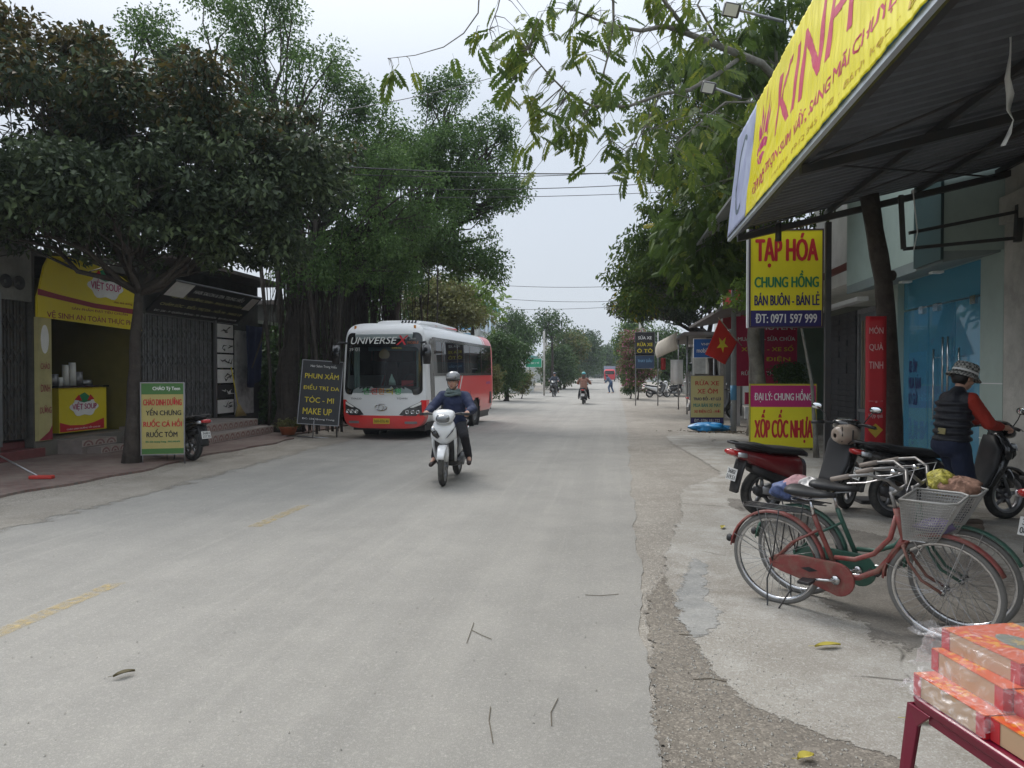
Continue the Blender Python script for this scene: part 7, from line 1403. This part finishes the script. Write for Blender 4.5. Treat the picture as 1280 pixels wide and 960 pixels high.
# black make-up board by the banyan
g0 = gnd(397, 548); MK = board('beauty_sign', 'black beauty board with yellow letters tilted beside the banyan trunk', g0.x, g0.y, 1.0, 1.6, .35, mat('board_black', (.018, .018, .02), .35), ALU, rz=R(12), depth=.03); MK.rotation_euler = (R(-6), R(4), R(12))
for s_, m_, bx, bo in (('Hair Salon Trung Hiếu', PRINTW, (-.3, 1.42, .35, 1.52), 0), ('PHUN XĂM', YEL, (-.42, 1.15, .42, 1.32), .03), ('ĐIỀU TRỊ DA', YEL, (-.44, .84, .46, 1.01), .03), ('TÓC - MI', YEL, (-.38, .54, .35, .71), .03), ('MAKE UP', YEL, (-.40, .24, .32, .40), .03), ('ĐC: 236 Quang Trung', PRINTW, (-.4, .10, .4, .15), 0)): text('lettering', s_, m_, MK, bx, -.006, bo)
b = MB(); b.tube([(-.1, .0, -.35), (-.1, .02, .2)], .02, 6); b.tube([(-.5, .1, -.33), (.5, .1, -.33)], .02, 6); b.tube([(.45, .3, -.35), (.45, .03, .6)], .02, 6); b.build('stand', ALU, MK)
# flower pot
g0 = gnd(360, 545); FP = thing('flower_pot', 'orange flower pot with pale plant at the banyan foot', 'plant pot', (g0.x, g0.y, .03)); b = MB(); b.lathe((0, 0, 0), (0, 0, 1), [(0, 0), (0, .16), (.18, .23), (.20, .25), (.22, .25), (.21, .2), (.18, 0)], 20); b.build('pot', mat('terracotta', (.45, .12, .04), .6, dirt=(.2, .1, .06), da=.4), FP)
rs = np.random.RandomState(4); C = rs.normal(size=(900, 3)) * np.array([.13, .13, .06]) + np.array([0, 0, .27]); V_, F_ = leaves(C, nrm(rs.normal(size=(900, 3)) + np.array([0, 0, .4])), nrm(rs.normal(size=(900, 3)) + np.array([0, 0, 1.])), np.full(900, .08), np.full(900, .035)); raw_mesh('plant', V_, F_, [LF_OLIVE], np.repeat(rs.beta(2, 2, 900), 2), FP)
# green direction sign and its pole, far left; poles of the line; a far truck
g0 = atd(667, 459, 52); DS = board('direction_sign', 'small green sign on a pole far down the left side', g0.x, g0.y, 1.15, .62, g0.z, mat('sign_green', (.02, .30, .17), .5), WHITE); b = MB(); b.cyl((.75, .1, -(g0.z)), (.75, .1, 2.6), .07, n=8); b.build('pole', CONC, DS); text('lettering', 'TRẠM Y TẾ', PRINTW, DS, (-.4, .2, .4, .4), -.006, .02)
TK = thing('truck', 'small distant red and blue truck at the end of the road', 'truck', tuple(gnd(762, 477))); TK.rotation_euler = (0, 0, 0)
b = MB(); b.loft([((0, -.1, 1.1), (1.0, 0, 0), (0, 0, .75), 6), ((0, .2, 1.25), (1.02, 0, 0), (0, 0, .95), 6), ((0, 1.6, 1.3), (1.02, 0, 0), (0, 0, 1.0), 6)], 20); b.build('cab', REDP, TK, bevel=.02); b = MB(); b.bb((-.85, -.14, 1.35), (.85, -.08, 2.0)); b.build('windscreen', BLACKG, TK); b = MB(); b.bb((-1.1, 1.7, .8), (1.1, 6, 2.9)); b.build('cargo_box', mat('truck_blue', (.25, .35, .45), .5), TK)
for y in (.6, 4.8):
    for s in (-1, 1): b = MB(); b.lathe((s * .9, y, .42), (s, 0, 0), [(-.1, 0), (-.1, .42), (.1, .42), (.1, 0)], 14); b.build('wheel', RUBBER, TK)
# overhead cables
def cable(a, c, sag, r_, label, n=20):
    a, c = Vector(a), Vector(c); b = MB(); b.tube([a.lerp(c, i / n) - Vector((0, 0, sag * 4 * (i / n) * (1 - i / n))) - a for i in range(n + 1)], r_, 5); o = b.build('overhead_cable', BLACK, loc=tuple(a)); tag(o, label, 'cable', 'cables crossing above the road')
for (x0, y0, d0, x1, y1, d1, sg, r_, lb_) in ((180, 190, 15, 840, 215, 24, .25, .018, 'thick cable crossing highest below the overhanging branches'), (200, 205, 15, 860, 208, 26, .35, .012, 'thin cable just above the thick crossing cable'), (180, 225, 16, 850, 228, 24, .25, .012, 'third cable down, crossing the road under the thick one'), (250, 243, 17, 850, 240, 25, .15, .010, 'lowest near cable crossing the road before the banyans'),
    (160, 172, 12, 640, 92, 24, .25, .010, 'single cable rising to the right in front of the banyan tops'), (560, 352, 60, 860, 352, 60, .5, .02, 'far cable crossing the pale sky above the distant trees'), (560, 384, 70, 860, 376, 70, .5, .02, 'lower far cable just above the distant tree tops'), (560, 366, 66, 860, 370, 66, .7, .02, 'middle far cable above the distant trees')):
    cable(atd(x0, y0, d0), atd(x1, y1, d1), sg, r_, lb_)
for (px, d, h_, lb_) in ((683, 78, 8.5, 'tall pale utility pole among the far left trees'), (800, 60, 7.5, 'utility pole behind the pink flowering shrub on the right')):
    g0 = atd(px, 466, d); t = thing('utility_pole', lb_, 'pole', (g0.x, g0.y, 0)); b = MB(); b.tube([(0, 0, 0), (0, 0, h_)], [.16, .10], 10); b.build('shaft', CONC, t); b = MB(); b.box((0, 0, h_ - .5), (1.6, .08, .08)); b.build('cross_arm', DARKMETAL, t)
# ================= PEOPLE =================
SKIN = mat('skin', (.50, .29, .21), .5, var=.06); SKIN.node_tree.nodes['Principled BSDF'].inputs['Subsurface Weight'].default_value = .1
HAIR = mat('black_hair', (.012, .010, .009), .45, var=.3, vs=60)
def capsule(b, a, c, r0, r1, n=14, sq=(1, 1)):
    a, c = Vector(a), Vector(c); d = (c - a); L = d.length; d = d / L if L else Vector((0, 0, 1)); u = d.orthogonal().normalized(); 
    if abs(d.x) < .9: u = Vector((1, 0, 0)); u = (u - d * u.dot(d)).normalized()
    w = d.cross(u); rings = []
    for i in range(5): t = R(90 - 18 * i - 5); rings.append((a - d * r0 * math.sin(t), r0 * math.cos(t)))
    rings.append((a, r0)); rings.append((c, r1))
    for i in range(5): t = R(5 + 18 * (i + .9)); rings.append((c + d * r1 * math.sin(t), r1 * math.cos(t)))
    b.loft([(p, u * r * sq[0], w * r * sq[1], 2) for p, r in rings], n)
def remeshed(name, b, mt, parent, vox, smooth=6, extra=None, disp=0.):
    o = b.build(name, mt, parent); m = o.modifiers.new('r', 'REMESH'); m.mode = 'VOXEL'; m.voxel_size = vox; m.use_smooth_shade = True
    s = o.modifiers.new('s', 'SMOOTH'); s.factor = .5; s.iterations = smooth
    if disp:
        tx = bpy.data.textures.get('folds') or bpy.data.textures.new('folds', 'CLOUDS'); tx.noise_scale = .09; dm = o.modifiers.new('d', 'DISPLACE'); dm.texture = tx; dm.strength = disp; dm.mid_level = .5; dm.texture_coords = 'LOCAL'
    bpy.context.view_layer.update(); ev = o.evaluated_get(bpy.context.evaluated_depsgraph_get()); me = bpy.data.meshes.new_from_object(ev); o.modifiers.clear(); o.data = me
    me.polygons.foreach_set('use_smooth', [True] * len(me.polygons)); me.materials.clear(); me.materials.append(mt); return o
def hand(b, w, d, curl_dir, side, s=1.):
    """palm at w along d, four fingers bending towards curl_dir around a grip, thumb from the palm's side"""
    w = Vector(w); d = Vector(d).normalized(); c = Vector(curl_dir).normalized(); c = (c - d * c.dot(d)).normalized(); k = d.cross(c) * side
    capsule(b, w - d * .01, w + d * .065 * s, .022 * s, .026 * s, 12, (1.0, 1.25))
    capsule(b, w + d * .02 - k * .018 * s, w + d * .075 * s - k * .022 * s, .016 * s, .013 * s, 10); capsule(b, w + d * .02 + k * .018 * s, w + d * .07 * s + k * .024 * s, .016 * s, .012 * s, 10)
    for i, (o_, l) in enumerate(((-.030, .92), (-.010, 1.), (.011, .95), (.031, .78))):
        p0 = w + d * .078 * s + k * o_ * s; p1 = p0 + (d * .8 + c * .5).normalized() * .032 * l * s; p2 = p1 + (c * 1.0 + d * .1).normalized() * .026 * l * s; p3 = p2 + (c * .5 - d * .8).normalized() * .020 * l * s
        capsule(b, p0, p1, .0098 * s, .0088 * s, 8); capsule(b, p1, p2, .0088 * s, .008 * s, 8); capsule(b, p2, p3, .008 * s, .0068 * s, 8)
    t0 = w + d * .025 * s - k * .026 * s; t1 = t0 + (d * .6 - k * .7 + c * .3).normalized() * .034 * s; t2 = t1 + (d * .7 + c * .7 - k * .1).normalized() * .028 * s; capsule(b, t0, t1, .0125 * s, .0105 * s, 9); capsule(b, t1, t2, .0105 * s, .008 * s, 9)
def head(b, c, f, up, s=1.):
    """c = centre of the head, f = facing"""
    c = Vector(c); f = Vector(f).normalized(); up = Vector(up).normalized(); r = f.cross(up).normalized(); up = r.cross(f)
    def P(x, y, z): return c + r * x * s + f * y * s + up * z * s
    def E(p, rr, n=14):
        bb = MB(); bb.ball((0, 0, 0), (rr[0] * s, rr[1] * s, rr[2] * s), n, 10); q = Vector(p); b.add([q + r * v[0] + f * v[1] + up * v[2] for v in bb.v], bb.f, True)
    E(P(0, -.012, .025), (.076, .094, .092)); E(P(0, .022, -.035), (.062, .068, .078)); E(P(0, .058, -.088), (.030, .028, .024)); E(P(0, .045, -.06), (.050, .042, .040))
    for s_ in (-1, 1): E(P(s_ * .040, .056, -.030), (.026, .024, .026), 10); E(P(s_ * .078, -.004, -.012), (.010, .018, .030), 10); E(P(s_ * .032, .078, .026), (.026, .012, .010), 10)
    capsule(b, P(0, .082, .012), P(0, .108, -.030), .011 * s, .015 * s, 10)
    for s_ in (-1, 1): E(P(s_ * .012, .098, -.034), (.010, .011, .009), 8)
    capsule(b, P(-.020, .085, -.058), P(.020, .085, -.058), .009 * s, .009 * s, 8); capsule(b, P(-.016, .084, -.070), P(.016, .084, -.070), .0095 * s, .0095 * s, 8)
    return P, r, f, up
def face_bits(parent, P, r, f, up, s=1.):
    for s_ in (-1, 1):
        b = MB(); b.ball(tuple(P(s_ * .031, .072, .006)), .0115 * s, 12, 8); e = b.build('eye', mat('eye_white', (.55, .52, .50), .2), parent); b = MB(); b.ball(tuple(P(s_ * .031, .0795, .006)), .0058 * s, 10, 6); b.build('iris', mat('iris_dark', (.02, .012, .01), .1), e)
        b = MB(); b.tube([P(s_ * .015, .086, .030), P(s_ * .032, .090, .036), P(s_ * .050, .078, .030)], [.0035, .0045, .002], 6); b.build('eyebrow', HAIR, parent)
        b = MB(); b.tube([P(s_ * .018, .080, .010), P(s_ * .031, .085, .016), P(s_ * .046, .076, .009)], [.002, .0035, .002], 6); b.build('eyelid', mat('lid_skin', (.30, .16, .11), .5), parent)
    b = MB(); b.tube([P(-.024, .090, -.063), P(-.010, .097, -.060), P(0, .098, -.062), P(.010, .097, -.060), P(.024, .090, -.063)], [.002, .005, .0045, .005, .002], 6); b.tube([P(-.018, .090, -.070), P(0, .096, -.073), P(.018, .090, -.070)], [.002, .0055, .002], 6); b.build('lips', mat('lips', (.30, .11, .09), .45), parent)
# --- rider on the white scooter; built in the scooter's frame (x forward, y left) ---
NAVYC = mat('navy_jacket_cloth', (.018, .028, .075), .8, var=.2, vs=6, bump=.5, bs=90); TROU = mat('dark_trousers', (.018, .018, .022), .9, var=.2); SCARF = mat('grey_green_scarf', (.12, .16, .16), .95, var=.25, vs=30, bump=.6, bs=150)
def rider(label, loc, rz, jacket, trousers, helmet_m, vox=.011, scarf=None, hair=None, visor=True, name='person', lookside=0., scale=1., shoes=None):
    t = thing(name, label, 'person', loc, rz); V = Vector
    PEL = V((.24, 0, .86)); CH = V((.31, 0, 1.22)); NK = V((.34, 0, 1.36)); HD = V((.39, .0, 1.53))
    L = {}
    for s in (-1, 1): L[s] = dict(sh=V((.32, s * .18, 1.30)), el=V((.52, s * .33, 1.10)), wr=V((.88, s * .31, 1.08)), hp=V((.26, s * .09, .84)), kn=V((.66, s * .19, .72)), an=V((.60, s * .25, .36)), to=V((.74, s * .27, .30)))
    L[1]['kn'] = V((.64, .22, .70)); L[1]['an'] = V((.50, .27, .36)); L[1]['to'] = V((.64, .30, .32))
    b = MB(); fdir = V((1, lookside, -.05)); P, r, f, up = head(b, HD, fdir, (0, 0, 1)); capsule(b, CH, HD - V((.02, 0, .06)), .06, .052); capsule(b, PEL, CH, .12, .13, sq=(.8, 1.1))
    for s in (-1, 1):
        q = L[s]; capsule(b, q['sh'], q['el'], .042, .036); capsule(b, q['el'], q['wr'], .036, .026); hand(b, q['wr'], V((.9, s * .05, -.12)), V((0, 0, -1)), s)
        capsule(b, q['hp'], q['kn'], .07, .05); capsule(b, q['kn'], q['an'], .048, .034); capsule(b, q['an'], q['to'], .034, .025)
    body = remeshed('body', b, SKIN, t, min(vox, .0085)); face_bits(t, P, r, f, up)
    b = MB(); capsule(b, PEL + V((0, 0, -.02)), CH, .165, .165, sq=(.85, 1.12)); capsule(b, CH, NK - V((0, 0, .03)), .16, .09, sq=(.9, 1.25)); capsule(b, L[-1]['sh'], L[1]['sh'], .085, .085)
    for s in (-1, 1): q = L[s]; capsule(b, q['sh'], q['el'], .085, .072); capsule(b, q['el'], q['el'].lerp(q['wr'], .92), .074, .048)
    remeshed('jacket', b, jacket, t, vox, 4, disp=.022)
    b = MB()
    for s in (-1, 1): q = L[s]; capsule(b, q['hp'], q['kn'], .105, .075); capsule(b, q['kn'], q['kn'].lerp(q['an'], .95), .072, .058)
    capsule(b, PEL + V((0, -.06, -.03)), PEL + V((0, .06, -.03)), .12, .12); remeshed('trousers', b, trousers, t, vox, 4, disp=.015)
    for s in (-1, 1): q = L[s]; b = MB(); capsule(b, q['an'] + V((-.03, 0, -.05)), q['to'] + V((.05, 0, -.03)), .042, .036, sq=(1, 1)); capsule(b, q['an'], q['an'] + V((-.02, 0, -.05)), .045, .045); remeshed('shoe', b, shoes or mat('brown_shoe', (.045, .03, .028), .6), t, .008, 4)
    HC = P(0, -.012, .066); b = MB(); b.loft([(HC + up * (-.035), r * .108, f * .125, 2.1), (HC + up * .0, r * .112, f * .13, 2.1), (HC + up * .045, r * .100, f * .118, 2.1), (HC + up * .085, r * .065, f * .078, 2.1), (HC + up * .098, r * .02, f * .025, 2)], 26); hm = b.build('helmet', helmet_m, t)
    b = MB(); b.loft([(HC + up * (-.030) + f * .0, r * .112, f * .128, 2.1), (HC + up * (-.048), r * .11, f * .124, 2.1)], 26); 
    if visor: b.loft([(HC + f * .10 + up * .0, r * .085, up * .010, 3), (HC + f * .165 - up * .012, r * .060, up * .005, 3)], 14)
    b.build('rim', BLACK, hm)
    b = MB(); b.tube([P(-.092, -.0, .01), P(-.078, .015, -.06), P(-.03, .045, -.118), P(.03, .045, -.118), P(.078, .015, -.06), P(.092, 0, .01)], .006, 6); b.build('chin_strap', BLACK, hm)
    if scarf:
        b = MB()
        for k, (zz, rr) in enumerate(((1.325, .10), (1.36, .09), (1.385, .075))):
            pts = [V((.355 + rr * math.cos(a) * .95 + .012 * math.sin(3 * a + k), rr * 1.12 * math.sin(a), zz + .012 * math.sin(2 * a + k * 2))) for a in [i * math.pi / 9 for i in range(18)]]; b.tube(pts, [.030 + .006 * math.sin(5 * i) for i in range(18)], 8, closed=True)
        b.build('scarf', scarf, t)
    if hair: b = MB(); b.loft([(HC + up * -.02 - f * .06, r * .085, f * .06, 2), (HC + up * -.14 - f * .10, r * .08, f * .04, 2), (HC + up * -.30 - f * .13, r * .08, f * .035, 2), (HC + up * -.42 - f * .14, r * .04, f * .02, 2)], 14); b.build('hair', hair, t)
    return t
rider('rider in navy jacket, grey scarf and dark helmet on the white scooter', (SC1.location.x, SC1.location.y, -.02), WS_RZ, NAVYC, TROU, mat('dark_grey_helmet', (.24, .25, .26), .12, coat=.8), .011, SCARF, lookside=-.08)
rider('distant rider with teal helmet, long brown hair and pale sleeves riding away', (S11.location.x, S11.location.y, 0), R(88), mat('brown_pink_coat', (.30, .16, .12), .9), TROU, mat('teal_helmet', (.05, .32, .36), .3, coat=.5), .02, None, mat('brown_hair', (.08, .035, .02), .5), visor=False)
rider('distant rider in dark grey on the left side of the road', (S12.location.x, S12.location.y, 0), R(268), mat('grey_blue_coat', (.05, .06, .08), .9), TROU, mat('dark_helmet', (.04, .05, .07), .3), .02)
# --- person beside the black scooter, seen from behind and the side; frame: x towards the bars, y away from the road ---
def standing(label, loc, rz):
    t = thing('person', label, 'person', loc, rz); V = Vector
    PEL = V((-.03, 0, .86)); CH = V((.0, 0, 1.22)); NK = V((.04, 0, 1.36)); HD = V((.09, 0, 1.50))
    A = {-1: dict(sh=V((.03, -.17, 1.29)), el=V((.20, -.20, 1.06)), wr=V((.38, -.12, 1.02))), 1: dict(sh=V((.03, .17, 1.29)), el=V((.26, .24, 1.08)), wr=V((.40, .25, 1.05)))}
    G = {-1: dict(hp=V((-.02, -.09, .84)), kn=V((.06, -.10, .47)), an=V((-.02, -.10, .09)), to=V((.13, -.12, .03))), 1: dict(hp=V((-.02, .09, .84)), kn=V((.14, .12, .49)), an=V((.14, .12, .09)), to=V((.29, .12, .03)))}
    b = MB(); P, r, f, up = head(b, HD, V((1, .15, -.35)), V((.35, 0, 1))); capsule(b, CH, HD - V((.03, 0, .07)), .055, .05); capsule(b, PEL, CH, .12, .12, sq=(.8, 1.1))
    for s in (-1, 1):
        q = A[s]; capsule(b, q['sh'], q['el'], .042, .034); capsule(b, q['el'], q['wr'], .034, .025); hand(b, q['wr'], V((.9, 0, -.1)), V((0, 0, -1)), s)
        q = G[s]; capsule(b, q['hp'], q['kn'], .07, .05); capsule(b, q['kn'], q['an'], .05, .034); capsule(b, q['an'] - V((.03, 0, .03)), q['to'], .032, .022)
    remeshed('body', b, SKIN, t, .0085); face_bits(t, P, r, f, up)
    b = MB(); capsule(b, PEL + V((0, 0, .03)), CH, .16, .165, sq=(.85, 1.1)); capsule(b, CH, NK - V((.01, 0, .01)), .15, .075, sq=(.9, 1.2)); capsule(b, A[-1]['sh'], A[1]['sh'], .072, .072)
    for z in (.90, .97, 1.04, 1.11, 1.18, 1.25): # quilted rolls of the vest
        c = PEL.lerp(CH, (z - .86) / .36); b.tube([c + V((.142 * math.cos(a), .183 * math.sin(a), 0)) for a in [i * math.pi / 12 for i in range(24)]], .022, 8, closed=True)
    remeshed('vest', b, mat('black_quilted_vest', (.014, .015, .022), .55, var=.2, bump=.4, bs=60), t, .010, 4, disp=.012)
    for s in (-1, 1): b = MB(); q = A[s]; capsule(b, q['sh'] + V((.01, s * .015, 0)), q['el'], .070, .060); capsule(b, q['el'], q['el'].lerp(q['wr'], .93), .060, .042); remeshed('sleeve', b, mat('red_sleeve', (.38, .035, .02), .9, var=.15, bump=.3, bs=120), t, .009, 4, disp=.02)
    b = MB()
    for s in (-1, 1): q = G[s]; capsule(b, q['hp'], q['kn'], .105, .085); capsule(b, q['kn'], q['kn'].lerp(q['an'], .82), .084, .072)
    capsule(b, PEL + V((-.03, -.06, -.02)), PEL + V((-.03, .06, -.02)), .125, .125); remeshed('trousers', b, mat('indigo_jeans', (.012, .018, .045), .9, var=.25), t, .010, 4, disp=.02)
    for s in (-1, 1): q = G[s]; b = MB(); capsule(b, q['an'] + V((-.05, 0, -.045)), q['to'] + V((.05, 0, .012)), .040, .040, sq=(1, 1)); o = remeshed('shoe', b, mat('tan_clog', (.17, .13, .10), .7), t, .008, 4)
    HC = P(0, -.008, .045); b = MB(); b.loft([(HC + up * .0, r * .102, f * .118, 2.2), (HC + up * .07, r * .096, f * .112, 2.4), (HC + up * .100, r * .080, f * .094, 2.4), (HC + up * .106, r * .02, f * .03, 2)], 30); ht = b.build('bucket_hat', None or CHK, t)
    b = MB(); b.loft([(HC + up * .002, r * .097, f * .114, 2.2), (HC - up * .050, r * .148, f * .164, 2.1)], 36, cap=False); b.build('brim', CHK, ht, solid=.004); b = MB(); b.loft([(HC + up * .004, r * .1055, f * .1215, 2.2), (HC + up * .024, r * .103, f * .119, 2.2)], 30, cap=False); b.build('hat_band', PRINTW, ht)
    b = MB(); b.loft([(HC + up * -.005 - f * .03, r * .088, f * .08, 2), (HC + up * -.07 - f * .04, r * .085, f * .07, 2), (HC + up * -.12 - f * .03, r * .06, f * .05, 2)], 18); b.build('hair', HAIR, t)
    b = MB(); b.box((-.17, -.06, .98), (.012, .11, .06), Euler((0, .15, 0))); b.build('phone_in_pocket', mat('phone_gold', (.35, .30, .14), .3, .3), t, bevel=.004)
    return t
CHK = bpy.data.materials.new('checked_cotton'); CHK.use_nodes = True; t_ = CHK.node_tree; n_ = t_.nodes.new('ShaderNodeTexChecker'); n_.inputs['Scale'].default_value = 42; n_.inputs[1].default_value = (.10, .10, .095, 1); n_.inputs[2].default_value = (.42, .41, .38, 1); q_ = t_.nodes.new('ShaderNodeTexCoord'); t_.links.new(q_.outputs['Object'], n_.inputs[0]); t_.links.new(n_.outputs[0], t_.nodes['Principled BSDF'].inputs['Base Color']); t_.nodes['Principled BSDF'].inputs['Roughness'].default_value = .9
a3 = SC3.rotation_euler.z; gp = gnd(1194, 664)
standing('person in checked bucket hat, black vest and red sleeves at the scooter', (gp.x, gp.y, .008), a3 + R(6)).scale = (1.06, 1.06, 1.06)
# --- far pedestrian bending at the road edge ---
def pedestrian(label, loc, rz):
    t = thing('person', label, 'person', loc, rz); V = Vector; b = MB(); P, r, f, up = head(b, V((.38, 0, 1.36)), V((1, 0, -.4)), V((.4, 0, 1))); capsule(b, V((.0, 0, .86)), V((.26, 0, 1.2)), .12, .12); capsule(b, V((.26, 0, 1.2)), V((.36, 0, 1.3)), .06, .05)
    for s in (-1, 1): capsule(b, V((.25, s * .17, 1.22)), V((.35, s * .2, .98)), .045, .04); capsule(b, V((.35, s * .2, .98)), V((.5, s * .12, .85)), .04, .03); hand(b, V((.5, s * .12, .85)), V((1, 0, -.5)), V((0, 0, -1)), s); capsule(b, V((0, s * .09, .84)), V((.08 + s * .1, s * .1, .46)), .08, .055); capsule(b, V((.08 + s * .1, s * .1, .46)), V((-.02 + s * .14, s * .1, .08)), .05, .04); capsule(b, V((-.02 + s * .14, s * .1, .05)), V((.12 + s * .14, s * .1, .03)), .035, .03)
    remeshed('body', b, SKIN, t, .014); b = MB(); capsule(b, V((.02, 0, .88)), V((.27, 0, 1.2)), .15, .16, sq=(.9, 1.1))
    for s in (-1, 1): capsule(b, V((.25, s * .17, 1.22)), V((.35, s * .2, .98)), .07, .06); capsule(b, V((.35, s * .2, .98)), V((.47, s * .13, .87)), .06, .05)
    remeshed('jacket', b, mat('blue_grey_top', (.09, .13, .20), .9), t, .02); b = MB()
    for s in (-1, 1): capsule(b, V((0, s * .09, .84)), V((.08 + s * .1, s * .1, .46)), .11, .085); capsule(b, V((.08 + s * .1, s * .1, .46)), V((-.02 + s * .14, s * .1, .1)), .08, .065)
    remeshed('trousers', b, mat('blue_jeans', (.05, .09, .17), .9), t, .02); b = MB(); b.ball((.37, 0, 1.40), (.11, .10, .10), 14, 8); b.build('hair', HAIR, t)
g0 = gnd(764, 491.5); pedestrian('distant person in blue stooping at the right road edge', (g0.x, g0.y, 0), R(170))
# ================= HAZE =================
b = MB(); b.bb((-160, -40, -1.2), (160, 420, 16)); hz = bpy.data.materials.new('haze'); hz.use_nodes = True; t_ = hz.node_tree; t_.nodes.clear(); o_ = t_.nodes.new('ShaderNodeOutputMaterial'); v_ = t_.nodes.new('ShaderNodeVolumePrincipled'); v_.inputs['Color'].default_value = (.86, .93, 1., 1); v_.inputs['Density'].default_value = .0007; v_.inputs['Anisotropy'].default_value = 0.; t_.links.new(v_.outputs[0], o_.inputs['Volume'])
o = b.build('haze', hz); tag(o, 'thin pale winter haze filling the street', 'haze', kind='stuff')
